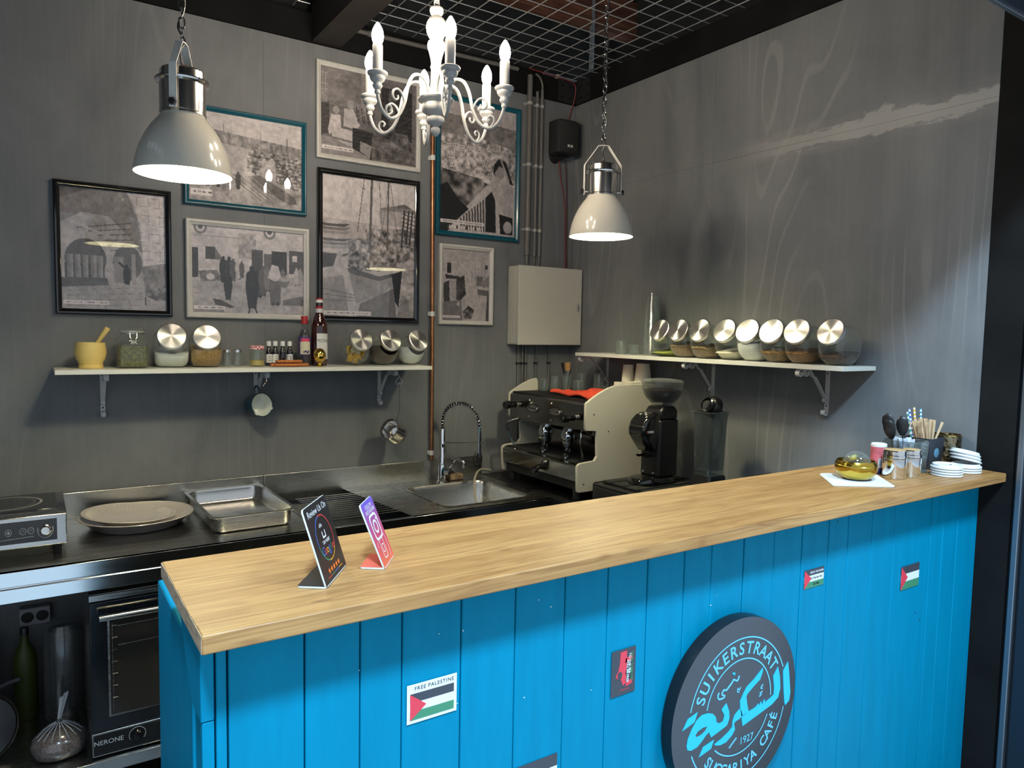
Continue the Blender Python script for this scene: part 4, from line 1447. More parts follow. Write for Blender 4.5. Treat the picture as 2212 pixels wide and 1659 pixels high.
RX = Matrix.Rotation(PI / 2, 3, 'Y')


def drum(r, hw, seg=40):
    """flat rounded drum lying on its side (axis x)"""
    prof = [(0, -hw), (r * 0.55, -hw), (r * 0.72, -hw + 0.002), (r * 0.86, -hw + 0.009), (r * 0.95, -hw + 0.02), (r * 0.99, -hw + 0.034), (r, 0)]
    prof += [(a, -b) for a, b in prof[-2::-1]]
    return MB().lathe(prof, (0, 0, 0), seg, RX)


def tilted_jar(label, loc, rotz, content, fill, group, k=1.0, cname='filling', elev=24, lump=0.0, hw=0.0545, extra=None):
    t = thing('tilted_jar', label, 'jar', loc, rotz, group)
    r, hw = 0.0765 * k, hw * k
    zc = 0.0720 * k
    body = drum(r, hw)
    body.xf(Matrix.Translation((0, 0, zc)))
    clampz(body, 0.0005)
    body.build('glass_body', M_GLASS, t, local=True, ang=80)
    d = Vector((0, -math.cos(R(elev)), math.sin(R(elev))))
    q = d.to_track_quat('Z', 'Y').to_matrix()
    c = Vector((0, 0.010 * k, zc + 0.020 * k))
    MB().lathe([(0.0500 * k, 0.030 * k), (0.0480 * k, 0.050 * k), (0.0480 * k, 0.070 * k), (0.0470 * k, 0.070 * k), (0.0470 * k, 0.050 * k)], c, 36, q).build('neck', M_GLASS, t, local=True)
    # spun lid, own axis so the brushing runs round it
    lid = MB().lathe([(0, 0.0165 * k), (0.050 * k, 0.0165 * k), (0.0530 * k, 0.0150 * k), (0.0540 * k, 0.012 * k), (0.0540 * k, 0.002 * k), (0.0525 * k, 0.0), (0.049 * k, 0.0), (0, 0.001)], (0, 0, 0), 48).build('lid', M_LID, t, local=True, ang=25)
    lid.location = c + d * (0.066 * k)
    lid.rotation_euler = q.to_euler()
    if content is not None:
        f = drum(r - 0.0028, hw - 0.0028, 48)
        f.xf(Matrix.Translation((0, 0, zc)))
        clampz(f, 0.0028, fill * k)
        rr = random.Random(int(abs(loc[0] * 1000 + loc[1] * 333)))
        f.v = [(x, y, z + (rr.uniform(-lump, lump) + 0.14 * y) * (1 if z > fill * k - 1e-5 else 0)) for x, y, z in f.v]
        f.build(cname, content, t, local=True, ang=80)
    if extra:
        extra(t, k)
    return t


def grainmat(name, c1, c2, scale=160, rough=0.8):
    m = pmat(name, c1, rough)
    nt = m.node_tree
    b = nt.nodes['Principled BSDF']
    tc = nt.nodes.new('ShaderNodeTexCoord')
    vo = nt.nodes.new('ShaderNodeTexVoronoi')
    vo.inputs['Scale'].default_value = scale
    nt.links.new(tc.outputs['Object'], vo.inputs['Vector'])
    sp = nt.nodes.new('ShaderNodeSeparateColor')
    nt.links.new(vo.outputs['Color'], sp.inputs[0])
    c = mixc(nt, sp.outputs[0], c1, c2)
    c = mixc(nt, rng(nt, vo.outputs['Distance'], 0.35, 0.75), c, tuple(x * 0.45 for x in c1))
    nt.links.new(c, b.inputs['Base Color'])
    bp = nt.nodes.new('ShaderNodeBump')
    bp.inputs['Strength'].default_value = 0.6
    bp.inputs['Distance'].default_value = 0.003
    bp.invert = True
    nt.links.new(vo.outputs['Distance'], bp.inputs['Height'])
    nt.links.new(bp.outputs['Normal'], b.inputs['Normal'])
    return m


F_SUGAR = pmat('white_sugar', (0.80, 0.79, 0.74), 0.8, noise=0.04, nscale=60)
F_FLOUR = pmat('cream_powder', (0.72, 0.66, 0.50), 0.9, noise=0.06, nscale=30)
F_GRAIN = grainmat('golden_grains', (0.62, 0.36, 0.10), (0.36, 0.19, 0.05), 210)
F_BROWN = pmat('dark_ground_coffee', (0.075, 0.052, 0.030), 0.9, noise=0.25, nscale=80)
F_GREEN = pmat('pale_green_powder', (0.50, 0.52, 0.10), 0.9, noise=0.1, nscale=40)
F_TAN = grainmat('tan_flakes', (0.40, 0.25, 0.10), (0.24, 0.14, 0.06), 240)
F_OAT = grainmat('brown_pods', (0.42, 0.24, 0.08), (0.20, 0.10, 0.035), 90)
F_RUST = grainmat('rust_brown_chips', (0.40, 0.19, 0.055), (0.22, 0.10, 0.03), 190)
F_CLOVE = grainmat('dark_cloves', (0.13, 0.07, 0.045), (0.05, 0.026, 0.018), 120)
F_HERB = grainmat('dried_green_herb', (0.20, 0.19, 0.045), (0.09, 0.085, 0.02), 120)
F_LABELP = pmat('paper_scrap', (0.80, 0.79, 0.74), 0.7)
GJ = 'tilted glass jars with steel lids'

zt = ZS + 0.0006
tilted_jar('tilted jar of white powder, next to the flip-top herb jar', (-2.147, -0.135, zt), R(-6), F_SUGAR, 0.062, GJ, 1.02, 'powder', hw=0.063)
tilted_jar('tilted jar of golden grains, beside the small empty shakers', (-2.018, -0.135, zt), R(-4), F_GRAIN, 0.076, GJ, 1.0, 'grains', lump=0.002, hw=0.061)
YJ = [-0.890, -1.006, -1.132, -1.270, -1.387, -1.503, -1.617, -1.762]
LJ = ['tilted jar with a little green powder, next to the clear cup stack', 'tilted jar of tan flakes, second from the clear cup stack',
      'tilted jar of brown flakes, third from the clear cup stack', 'tilted jar of cream powder, fourth from the clear cup stack',
      'tilted jar well filled with white powder, on the side wall shelf', 'tilted jar of brown pods with a paper scrap inside',
      'tilted jar of rust brown chips, second from the shelf end', 'tilted jar of dark cloves, set apart at the shelf end']
CJ = [(F_GREEN, 0.026, 0), (F_TAN, 0.062, 0.002), (F_TAN, 0.055, 0.002), (F_FLOUR, 0.038, 0), (F_SUGAR, 0.078, 0), (F_OAT, 0.048, 0.004), (F_RUST, 0.048, 0.002), (F_CLOVE, 0.040, 0.002)]
zr = ZR + 0.0006


def scrap(t, k):
    m = Matrix.Translation((0.01, -0.03, 0.052)) @ Euler((0.2, 0.15, 0.4)).to_matrix().to_4x4()
    MB().box(-0.022, 0.022, -0.012, 0.012, -0.0006, 0.0006).xf(m).build('paper_scrap', F_LABELP, t, local=True)


for i in range(8):
    tilted_jar(LJ[i], (-0.112, YJ[i], zr), R(-90 + (0 if i == 7 else 4)), CJ[i][0], CJ[i][1], GJ, 1.0, 'filling', lump=CJ[i][2], extra=scrap if i == 5 else None)

# round jars at the far end of the photo shelf
def round_jar(label, loc, rotz, content, fill, ex=None, hexa=False):
    t = thing('tilted_jar', label, 'jar', loc, rotz, GJ)
    zc, r = 0.070, 0.0700
    seg = 6 if hexa else 40
    d = Vector((0.0, -math.cos(R(27)), math.sin(R(27)))).normalized()
    q = d.to_track_quat('Z', 'Y').to_matrix()
    prof = [(0, -r * 0.99), (r * 0.45, -r * 0.90), (r * 0.78, -r * 0.64), (r * 0.97, -r * 0.25), (r, 0.0), (r * 0.95, r * 0.32), (r * 0.80, r * 0.60), (0.05, r * 0.76)]
    b = MB().lathe(prof, (0, 0, zc), seg if not hexa else 8, q)
    clampz(b, 0.0005)
    b.build('glass_body', M_GLASS, t, local=True, ang=20 if hexa else 80)
    MB().lathe([(0.050, 0.056), (0.0475, 0.062), (0.0475, 0.072), (0.0465, 0.072), (0.0465, 0.060)], (0, 0.006, zc + 0.014), 36, q).build('neck', M_GLASS, t, local=True)
    lid = MB().lathe([(0, 0.0165), (0.0495, 0.0165), (0.0525, 0.0150), (0.0535, 0.012), (0.0535, 0.002), (0.052, 0.0), (0, 0.001)], (0, 0, 0), 48).build('lid', M_LID, t, local=True, ang=25)
    lid.location = Vector((0, 0.006, zc + 0.014)) + d * 0.068
    lid.rotation_euler = q.to_euler()
    if content is not None:
        f = MB().lathe([(a * 0.955, z * 0.955) for a, z in prof], (0, 0, zc), 40, q)
        clampz(f, 0.003, fill)
        f.build('filling', content, t, local=True, ang=80)
    if ex:
        ex(t)
    return t


F_TEAY = pmat('yellow_sachet', (0.72, 0.42, 0.03), 0.45)
F_TEAW = pmat('printed_sachet', (0.66, 0.58, 0.38), 0.5, noise=0.5, nscale=55)
F_TEAD = pmat('dark_sachet', (0.07, 0.055, 0.03), 0.5)


def sachets(t):
    rr = random.Random(5)
    for k in range(20):
        a = rr.uniform(0, 2 * PI)
        q = rr.uniform(0.005, 0.030)
        m = Matrix.Translation((q * math.cos(a), q * math.sin(a) + 0.006, 0.026 + 0.0024 * k + rr.uniform(0, 0.006))) @ Euler((rr.uniform(0.6, 2.2), rr.uniform(-0.5, 0.5), rr.uniform(0, 6.28))).to_matrix().to_4x4()
        MB().box(-0.024, 0.024, -0.019, 0.019, -0.0016, 0.0016).xf(m).build('sachet', (F_TEAY, F_TEAW, F_TEAY, F_TEAD, F_TEAW)[k % 5], t, local=True, bev=0.0008)


round_jar('faceted tilted jar stuffed with yellow tea sachets', (-1.368, -0.135, zt), R(5), None, 0, sachets, True)
round_jar('round tilted jar of dark brown powder', (-1.226, -0.135, zt), R(7), F_BROWN, 0.092)
round_jar('round tilted jar of white powder at the shelf end by the copper pipe', (-1.085, -0.135, zt), R(9), F_SUGAR, 0.086)

# ================================================================ other things on the photo shelf
M_YEL = pmat('pale_yellow_ceramic', (0.70, 0.52, 0.17), 0.35, noise=0.06, nscale=12)
mo = thing('mortar', 'pale yellow mortar at the end of the photo shelf', 'mortar', (-2.430, -0.150, zt))
MB().lathe([(0, 0), (0.041, 0), (0.0425, 0.003), (0.040, 0.018), (0.0405, 0.021), (0.049, 0.034), (0.0535, 0.055), (0.0535, 0.070), (0.050, 0.092), (0.0485, 0.098), (0.045, 0.098), (0.044, 0.090), (0.040, 0.055), (0.028, 0.036), (0, 0.030)], seg=40).build('bowl', M_YEL, mo, local=True, ang=50)
MB().lathe([(0.0405, 0.017), (0.0425, 0.0195), (0.0405, 0.022)], seg=40).build('foot_ring', M_YEL, mo, local=True, ang=60)
pe = MB().tube([(-0.012, 0, 0.040), (0.004, 0, 0.065), (0.030, -0.002, 0.108), (0.052, -0.004, 0.143), (0.058, -0.005, 0.152), (0.060, -0.005, 0.155)], 0.009, 14, radii=[0.013, 0.012, 0.0075, 0.0105, 0.011, 0.006])
pe.xf(Matrix.Translation((-2.430, -0.150, zt)))
tag(pe.build('pestle', M_YEL, ang=70), 'pale yellow pestle leaning in the mortar', 'pestle')

sj = thing('flip_top_jar', 'square flip-top jar of dried green herb beside the mortar', 'jar', (-2.288, -0.140, zt))
body = []
for ins, z in ((0.006, 0.0), (0.001, 0.004), (0.0, 0.012), (0.0, 0.105), (0.004, 0.116), (0.012, 0.124), (0.013, 0.136)):
    body.append([(x, y, z) for x, y in rrect(-0.053 + ins, 0.053 - ins, -0.053 + ins, 0.053 - ins, 0.016 + (ins * 1.3), 5)])
sb = MB()
nn = len(body[0])
for rr in body:
    sb.v += rr
sb.f.append(tuple(range(nn))[::-1])
for k in range(len(body) - 1):
    for i in range(nn):
        sb.f.append((k * nn + i, k * nn + (i + 1) % nn, (k + 1) * nn + (i + 1) % nn, (k + 1) * nn + i))
sb.build('glass_body', M_GLASS, sj, local=True, ang=60)
MB().prism(rrect(-0.0495, 0.0495, -0.0495, 0.0495, 0.015), 'z', 0.004, 0.086).build('herb', F_HERB, sj, local=True, bev=0.004)
MB().lathe([(0.044, 0.137), (0.0455, 0.139), (0.0455, 0.142), (0.044, 0.144)], seg=36).build('gasket', M_CLIP, sj, local=True)
MB().lathe([(0.044, 0.144), (0.045, 0.149), (0.040, 0.156), (0, 0.158)], seg=36).build('glass_lid', M_GLASS, sj, local=True)
MB().tube([(-0.012, -0.047, 0.143), (-0.012, -0.054, 0.120), (-0.004, -0.056, 0.108), (0.004, -0.056, 0.108), (0.012, -0.054, 0.120), (0.012, -0.047, 0.143)], 0.0014, 6).build('wire_clip', M_CHROME, sj, local=True)
MB().tube([(0.046 * math.cos(2 * PI * k / 28), 0.046 * math.sin(2 * PI * k / 28), 0.134) for k in range(28)], 0.0012, 6, closed=True).build('wire_ring', M_CHROME, sj, local=True)
lt = MB()
lt.add(*text_on('8K', 0.020, (0.002, -0.0537, 0.100), (1, 0, 0), (0, 0, 1)))  # pale marks in the shape of two characters, by the clip
lt.build('lettering', F_SUGAR, sj, local=True, flat=True)

for i, x in enumerate((-1.934, -1.892)):
    sh = thing('glass_shaker', ['small empty glass shaker beside the jar of golden grains', 'small empty glass shaker beside the red-lidded jar'][i], 'shaker', (x, -0.14, zt), group='small glass shakers')
    MB().lathe([(0, 0.001), (0.0165, 0.001), (0.018, 0.004), (0.018, 0.042), (0.0145, 0.052), (0.0135, 0.062), (0.0125, 0.062), (0.0165, 0.040), (0.0165, 0.005), (0, 0.0045)], seg=24).build('glass_body', M_GLASS, sh, local=True, ang=50)
    MB().lathe([(0, 0.074), (0.010, 0.0745), (0.0155, 0.071), (0.0160, 0.061), (0.0140, 0.0605)], seg=24).build('cap', M_CHROMEW, sh, local=True, ang=50)
jm = thing('jam_jar', 'small jar of yellow paste with a red checked lid', 'jar', (-1.812, -0.14, zt))
MB().lathe([(0, 0.001), (0.029, 0.001), (0.0315, 0.005), (0.0315, 0.060), (0.028, 0.068), (0.027, 0.074), (0.026, 0.074), (0.030, 0.058), (0.030, 0.006), (0, 0.004)], seg=32).build('glass_body', M_GLASS, jm, local=True, ang=50)
MB().lathe([(0, 0.004), (0.0295, 0.005), (0.0298, 0.026), (0, 0.027)], seg=32).build('paste', pmat('yellow_paste', (0.66, 0.47, 0.07), 0.6), jm, local=True)
mchk = pmat('red_gingham', (0.55, 0.04, 0.05), 0.45)
_nt = mchk.node_tree
_tc = _nt.nodes.new('ShaderNodeTexCoord')
_ck = _nt.nodes.new('ShaderNodeTexChecker')
_ck.inputs['Scale'].default_value = 150
_ck.inputs['Color1'].default_value = (0.55, 0.03, 0.05, 1)
_ck.inputs['Color2'].default_value = (0.8, 0.75, 0.72, 1)
_nt.links.new(_tc.outputs['Object'], _ck.inputs['Vector'])
_nt.links.new(_ck.outputs['Color'], _nt.nodes['Principled BSDF'].inputs['Base Color'])
MB().lathe([(0, 0.089), (0.027, 0.089), (0.0305, 0.086), (0.0305, 0.074), (0.029, 0.0735)], seg=32).build('lid', mchk, jm, local=True, ang=40)

M_AMBER = pmat('dark_bottle_glass', (0.010, 0.009, 0.012), 0.08, coat=0.6)
M_LABELW = pmat('white_label', (0.76, 0.75, 0.72), 0.55)
M_INK = pmat('black_ink', (0.015, 0.015, 0.018), 0.6)
M_CAPW = pmat('white_cap', (0.78, 0.77, 0.73), 0.4)
for i, x in enumerate((-1.752, -1.724, -1.692, -1.661)):
    bt = thing('dropper_bottle', ['small dark bottle with white cap, next to the red-lidded jar', 'small dark bottle with white cap, second from the red-lidded jar',
                                  'small dark bottle with white cap, third from the red-lidded jar', 'small dark bottle with white cap, beside the red-capped syrup'][i], 'bottle', (x, -0.105, zt), group='small dark bottles')
    MB().lathe([(0, 0.0), (0.0125, 0.0), (0.0135, 0.003), (0.0135, 0.058), (0.0115, 0.068), (0.0075, 0.077), (0.0075, 0.088), (0, 0.088)], seg=24).build('glass_body', M_AMBER, bt, local=True, ang=50)
    MB().lathe([(0, 0.108), (0.0085, 0.108), (0.0095, 0.106), (0.0095, 0.087), (0.0075, 0.0865)], seg=20).build('cap', M_CAPW, bt, local=True, ang=40)
    if i != 2:
        MB().lathe([(0.01365, 0.014), (0.0138, 0.015), (0.0138, 0.050), (0.01365, 0.051)], seg=24).build('label', M_LABELW, bt, local=True)
        lb = MB()
        for k in range(3):
            lb.box(-0.006 + 0.002 * (k % 2), 0.006, -0.01395, -0.0136, 0.022 + 0.009 * k, 0.0245 + 0.009 * k)
        lb.build('print', M_INK, bt, local=True)
M_CINN = pmat('cinnamon', (0.42, 0.135, 0.03), 0.7, noise=0.25, nscale=60)
for i, (x, y, z, a, L) in enumerate(((-1.716, -0.185, 0.008, 0.05, 0.10), (-1.700, -0.202, 0.008, -0.10, 0.10), (-1.650, -0.192, 0.008, 0.12, 0.09), (-1.690, -0.193, 0.0225, 0.0, 0.11))):
    cs_ = MB()
    for s in (-1, 1):
        cs_.tube([(-L / 2, s * 0.0042, 0), (L / 2, s * 0.0042, 0)], 0.0062, 10)
    cs_.xf(Matrix.Translation((x, y, zt + z)) @ Matrix.Rotation(a, 4, 'Z'))
    tag(cs_.build('cinnamon_stick', M_CINN), ['cinnamon stick lying nearest the red-lidded jar', 'cinnamon stick at the front of the small pile', 'cinnamon stick lying nearest the golden egg', 'cinnamon stick on top of the small pile'][i], 'cinnamon', 'cinnamon sticks before the small bottles')

# syrup bottles
M_SYR = pmat('dark_red_syrup', (0.035, 0.006, 0.006), 0.07, coat=0.7)
M_REDCAP = pmat('red_cap', (0.40, 0.02, 0.025), 0.35)
M_PURP = pmat('purple_wrap', (0.06, 0.035, 0.16), 0.4)
b1 = thing('syrup_bottle', 'slim clear bottle with red cap and fruit label', 'bottle', (-1.601, -0.125, zt))
MB().lathe([(0, 0.0), (0.024, 0.0), (0.026, 0.004), (0.026, 0.130), (0.0245, 0.145), (0.014, 0.165), (0.0115, 0.178), (0.0115, 0.190), (0, 0.190)], seg=32).build('glass_body', M_GLASSD, b1, local=True, ang=50)
MB().lathe([(0, 0.004), (0.0235, 0.004), (0.0238, 0.128), (0.012, 0.160), (0, 0.162)], seg=28).build('syrup', pmat('violet_syrup', (0.030, 0.020, 0.055), 0.1, coat=0.4), b1, local=True, ang=50)
MB().lathe([(0, 0.221), (0.0135, 0.221), (0.0145, 0.219), (0.0145, 0.186), (0.012, 0.185)], seg=24).build('cap', M_REDCAP, b1, local=True, ang=40)
MB().lathe([(0.0263, 0.046), (0.0266, 0.047), (0.0266, 0.128), (0.0263, 0.129)], seg=32).build('wrap', M_PURP, b1, local=True)


def curved_patch(r, a0, a1, z0, z1, c, n=10):
    v = []
    for k in range(n + 1):
        a = a0 + (a1 - a0) * k / n
        for z in (z0, z1):
            v.append((c[0] + r * math.cos(a), c[1] + r * math.sin(a), c[2] + z))
    return v, [(2 * k, 2 * k + 2, 2 * k + 3, 2 * k + 1) for k in range(n)]


MB().add(*curved_patch(0.0269, R(-150), R(-45), 0.052, 0.108, (0, 0, 0))).build('label', pmat('cream_label', (0.66, 0.62, 0.42), 0.5), b1, local=True)
MB().add(*curved_patch(0.0270, R(-140), R(-55), 0.108, 0.122, (0, 0, 0))).build('logo_band', pmat('pink_red_logo', (0.65, 0.05, 0.13), 0.5), b1, local=True)
fr = MB()
for a, z in ((-110, 0.062), (-95, 0.066), (-82, 0.060), (-70, 0.064)):
    fr.lathe([(0, 0.0006), (0.0045, 0)], (0.0272 * math.cos(R(a)), 0.0272 * math.sin(R(a)), z), 10, Vector((math.cos(R(a)), math.sin(R(a)), 0)).to_track_quat('Z', 'Y').to_matrix())
fr.build('fruit_print', M_PURP, b1, local=True)

b2 = thing('syrup_bottle', 'tall dark red syrup bottle with white label and red striped neck', 'bottle', (-1.534, -0.125, zt))
MB().lathe([(0, 0.0), (0.0335, 0.0), (0.0365, 0.005), (0.0365, 0.168), (0.034, 0.190), (0.026, 0.212), (0.0175, 0.232), (0.0150, 0.252), (0.0150, 0.284), (0, 0.284)], seg=40).build('glass_body', M_SYR, b2, local=True, ang=50)
MB().lathe([(0.0168, 0.238), (0.0172, 0.239), (0.0160, 0.262), (0.0156, 0.262)], seg=32).build('neck_band', M_LABELW, b2, local=True)
MB().lathe([(0.0164, 0.256), (0.0167, 0.257), (0.0160, 0.266), (0.0154, 0.266)], seg=32).build('neck_stripe', M_REDCAP, b2, local=True)
MB().lathe([(0, 0.303), (0.0145, 0.303), (0.0155, 0.301), (0.0155, 0.283), (0.0145, 0.282)], seg=28).build('cap', M_CAPW, b2, local=True, ang=40)
MB().lathe([(0.01565, 0.296), (0.01575, 0.297), (0.01575, 0.301), (0.0150, 0.3032)], seg=28).build('cap_stripe', M_REDCAP, b2, local=True)
MB().add(*curved_patch(0.0369, R(-125), R(-20), 0.030, 0.145, (0, 0, 0), 14)).build('label', M_LABELW, b2, local=True)


def on_cyl(geo, r, a_mid, zoff):
    v, f = geo
    return [((r) * math.cos(a_mid + p.x / r), r * math.sin(a_mid + p.x / r), p.y + zoff) for p in v], f


MB().add(*on_cyl(text_geo('MONIN', 0.022), 0.0372, R(-74), 0.112)).build('lettering', M_INK, b2, local=True, flat=True)
fr = MB()
for a, z, r_ in ((-92, 0.068, 0.010), (-78, 0.060, 0.008), (-66, 0.052, 0.006)):
    fr.lathe([(0, 0.0008), (r_, 0)], (0.0371 * math.cos(R(a)), 0.0371 * math.sin(R(a)), z), 12, Vector((math.cos(R(a)), math.sin(R(a)), 0)).to_track_quat('Z', 'Y').to_matrix())
fr.build('fruit_print', pmat('pomegranate_print', (0.30, 0.05, 0.035), 0.5), b2, local=True)
M_GOLD = pmat('polished_brass', (0.72, 0.48, 0.10), 0.16, 1.0)
ge = thing('brass_egg', 'small polished brass egg on a foot before the syrup bottles', 'ornament', (-1.562, -0.215, zt))
MB().lathe([(0, 0), (0.013, 0), (0.0135, 0.003), (0.008, 0.008), (0.0065, 0.014), (0.009, 0.018), (0, 0.019)], seg=24).build('foot', M_GOLD, ge, local=True, ang=50)
MB().lathe([(0, 0.017), (0.014, 0.021), (0.0235, 0.033), (0.0270, 0.046), (0.0250, 0.060), (0.0175, 0.073), (0.008, 0.080), (0, 0.082)], seg=32).build('egg', M_GOLD, ge, local=True, ang=80)
MB().lathe([(0.0272, 0.0445), (0.0277, 0.046), (0.0272, 0.0475)], seg=32).build('band', M_GOLD, ge, local=True, ang=80)

# hanging from the shelf brackets
M_TEALEN = pmat('dark_teal_enamel', (0.005, 0.035, 0.055), 0.2, coat=0.5)
M_ENAM = pmat('white_enamel', (0.74, 0.76, 0.70), 0.25, coat=0.3)
mg = thing('enamel_mug', 'dark teal enamel mug with white inside hanging from the middle bracket', 'mug', (-1.785, -0.115, 1.335))
mm = Vector((0.32, -0.93, 0.16)).to_track_quat('Z', 'Y').to_matrix()
MB().lathe([(0, -0.065), (0.047, -0.065), (0.050, -0.060), (0.052, 0.0)], seg=36, mat=mm).build('cup_outside', M_TEALEN, mg, local=True, ang=50)
MB().lathe([(0.0495, 0.001), (0.0485, -0.058), (0.044, -0.062), (0, -0.062)], seg=36, mat=mm).build('cup_inside', M_ENAM, mg, local=True, ang=50)
MB().tube([mm @ Vector((0.0515 * math.cos(2 * PI * k / 36), 0.0515 * math.sin(2 * PI * k / 36), 0.0005)) for k in range(36)], 0.0022, 8, closed=True).build('rim', M_TEALEN, mg, local=True)
up = (Vector((0, 0, 1)) - (mm @ Vector((0, 0, 1))) * (mm @ Vector((0, 0, 1))).z).normalized()
ax = mm @ Vector((0, 0, 1))
MB().tube(spline([up * 0.051 - ax * 0.010, up * 0.075 - ax * 0.014, up * 0.086 - ax * 0.030, up * 0.074 - ax * 0.046, up * 0.049 - ax * 0.050], 6), 0.004, 8).build('handle', M_TEALEN, mg, local=True)
hk = MB().tube(spline([(-1.783, -0.122, 1.418), (-1.779, -0.135, 1.428), (-1.772, -0.142, 1.440), (-1.778, -0.150, 1.456), (-1.790, -0.158, 1.464), (-1.790, -0.168, 1.4655), (-1.783, -0.176, 1.470)], 6), 0.0016, 6)
tag(hk.build('wire_hook', M_CHROME), 'bent wire hook holding the teal mug', 'hook')
pt = thing('steel_ladle_pot', 'small steel pot with a long thin handle hanging under the shelf', 'pot', (-1.165, -0.12, 1.18))
pm = Vector((-0.78, -0.42, 0.46)).to_track_quat('Z', 'Y').to_matrix()
MB().lathe([(0, -0.045), (0.046, -0.045), (0.051, -0.040), (0.053, -0.020), (0.048, 0.022), (0.047, 0.034), (0.050, 0.040), (0.048, 0.040), (0.045, 0.032), (0.046, 0.020), (0.050, -0.020), (0.047, -0.038), (0, -0.042)], seg=36, mat=pm).build('body', M_CHROMEW, pt, local=True, ang=50)
a0 = pm @ Vector((0, 0, 0.036))
MB().tube([a0 + Vector((0.030, -0.010, 0.030)), (0.016, -0.03, 0.10), (0.004, -0.055, 0.215), (0.0, -0.060, 0.234)], 0.0022, 6).build('handle', M_CHROME, pt, local=True)
hrt = [(0, -0.016), (-0.012, 0.0), (-0.016, 0.010), (-0.012, 0.019), (-0.004, 0.018), (0, 0.011), (0.004, 0.018), (0.012, 0.019), (0.016, 0.010), (0.012, 0.0)]
hh = MB().tube([(-1.165 + x * 1.0, -0.180 - 0.0 * x, 1.434 - z) for x, z in hrt], 0.0016, 6, closed=True)
hh.tube([(-1.165, -0.180, 1.450), (-1.172, -0.182, 1.462), (-1.182, -0.184, 1.4665)], 0.0016, 6)
tag(hh.build('heart_hook', M_IRONW), 'heart shaped wire hook holding the long handled pot', 'hook')

# clear cups on the side shelf
cs0 = thing('plastic_cup_stack', 'tall stack of clear plastic cups beside the tilted jars', 'cup stack', (-0.105, -0.775, zr))
base = None
for k in range(20):
    if base is None:
        base = MB().lathe([(0.040, 0.0), (0.0415, 0.002), (0.0400, 0.005), (0.0280, 0.098), (0.0265, 0.102), (0, 0.102)], seg=24).build('cup', M_PLAST, cs0, local=True, ang=40)
        o = base
    else:
        o = link_copy(base, cs0)
    o.location = (0.0008 * math.sin(k * 1.7), 0.0008 * math.cos(k * 2.3), 0.0107 * k)
    s = 1.0 - 0.0075 * max(0, k - 8)
    o.scale = (s, s, 1)
for i, (y, h) in enumerate(((-0.607, 0.068), (-0.700, 0.050))):
    gl = thing('small_glass', ['taller upturned small glass on the side shelf', 'shorter small glass next to the clear cup stack'][i], 'glass', (-0.15, y, zr), group='small glasses on the side shelf')
    pr = [(0.026, 0.0), (0.0275, 0.001), (0.0245, h * 0.9), (0.020, h), (0, h), (0, h - 0.006), (0.019, h - 0.006), (0.0255, 0.002)] if i == 0 else [(0, 0.0), (0.022, 0.0), (0.0235, 0.003), (0.0275, h), (0.026, h), (0.0215, 0.008), (0, 0.007)]
    MB().lathe(pr, seg=28).build('bowl', M_GLASS, gl, local=True, ang=40)
    MB().lathe([(0, h - 0.008 if i == 0 else 0.001), (0.018, h - 0.007 if i == 0 else 0.002), (0.018, h - 0.002 if i == 0 else 0.006), (0, h - 0.001 if i == 0 else 0.0065)], seg=28).build('base', M_GLASS, gl, local=True)

# ================================================================ wall-mounted services in the corner
eb = thing('wall_cabinet', 'cream steel electrical cabinet on the wall beside the corner', 'cabinet', (-0.225, 0, 1.605))
MB().box(-0.440, -0.012, -0.001, -0.085, 1.605, 2.030).build('case', M_BOX, eb, bev=0.004)
MB().box(-0.442, -0.010, -0.0875, -0.112, 1.604, 2.031).build('door', M_BOX, eb, bev=0.004)
for y in (-0.03, -0.045, -0.06, -0.07):
    MB().box(-0.4415, -0.4395, y - 0.002, y + 0.002, 1.612, 2.022).build('side_rib', M_BOX, eb)
lk = MB()
lk.lathe([(0, 0.004), (0.008, 0.004), (0.011, 0.0)], (-0.036, -0.112, 1.815), 20, Matrix.Rotation(PI / 2, 3, 'X') @ Matrix.Diagonal((1, 2.4, 1)))
lko = lk.build('lock', M_CLIP, eb, ang=50)
MB().box(-0.040, -0.032, -0.1155, -0.1175, 1.805, 1.825).build('keyhole', M_CHROMEW, lko, bev=0.0006)

sp = thing('wall_speaker', 'black loudspeaker on the wall in the corner', 'speaker', (-0.143, 0, 2.64))
fp = [(-0.143 + (x + 0.143) * 0.82, y) for x, y in [(-0.232, -0.04), (-0.232, -0.112), (-0.222, -0.128), (-0.19, -0.136), (-0.143, -0.139), (-0.096, -0.136), (-0.064, -0.128), (-0.054, -0.112), (-0.054, -0.04), (-0.085, -0.022), (-0.20, -0.022)]]
MB().prism(fp, 'z', 2.655, 2.830).build('case', M_BLACKM, sp, bev=0.006)
fg = [(-0.143 + (x + 0.143) * 0.82, y) for x, y in [(-0.224, -0.1285), (-0.19, -0.1375), (-0.143, -0.1405), (-0.096, -0.1375), (-0.062, -0.1285), (-0.07, -0.120), (-0.216, -0.120)]]
MB().prism(fg, 'z', 2.664, 2.822).build('grille', pmat('speaker_grille', (0.02, 0.02, 0.019), 0.8, bump=0.5, bscale=500), sp, bev=0.003)
MB().box(-0.160, -0.126, -0.1408, -0.1425, 2.684, 2.696).build('badge', M_CAPW, sp)
MB().box(-0.150, -0.136, -0.1426, -0.1429, 2.687, 2.693).build('badge_print', M_INK, sp)
MB().tube([(-0.143, -0.004, 2.66), (-0.143, -0.06, 2.640), (-0.143, -0.09, 2.652)], 0.016, 10).build('swivel_mount', M_BLACK, sp)
MB().lathe([(0, 0.02), (0.03, 0.018), (0.04, 0), (0, 0)], (-0.143, -0.001, 2.66), 20, Matrix.Rotation(PI / 2, 3, 'X')).build('wall_plate', M_BLACK, sp)

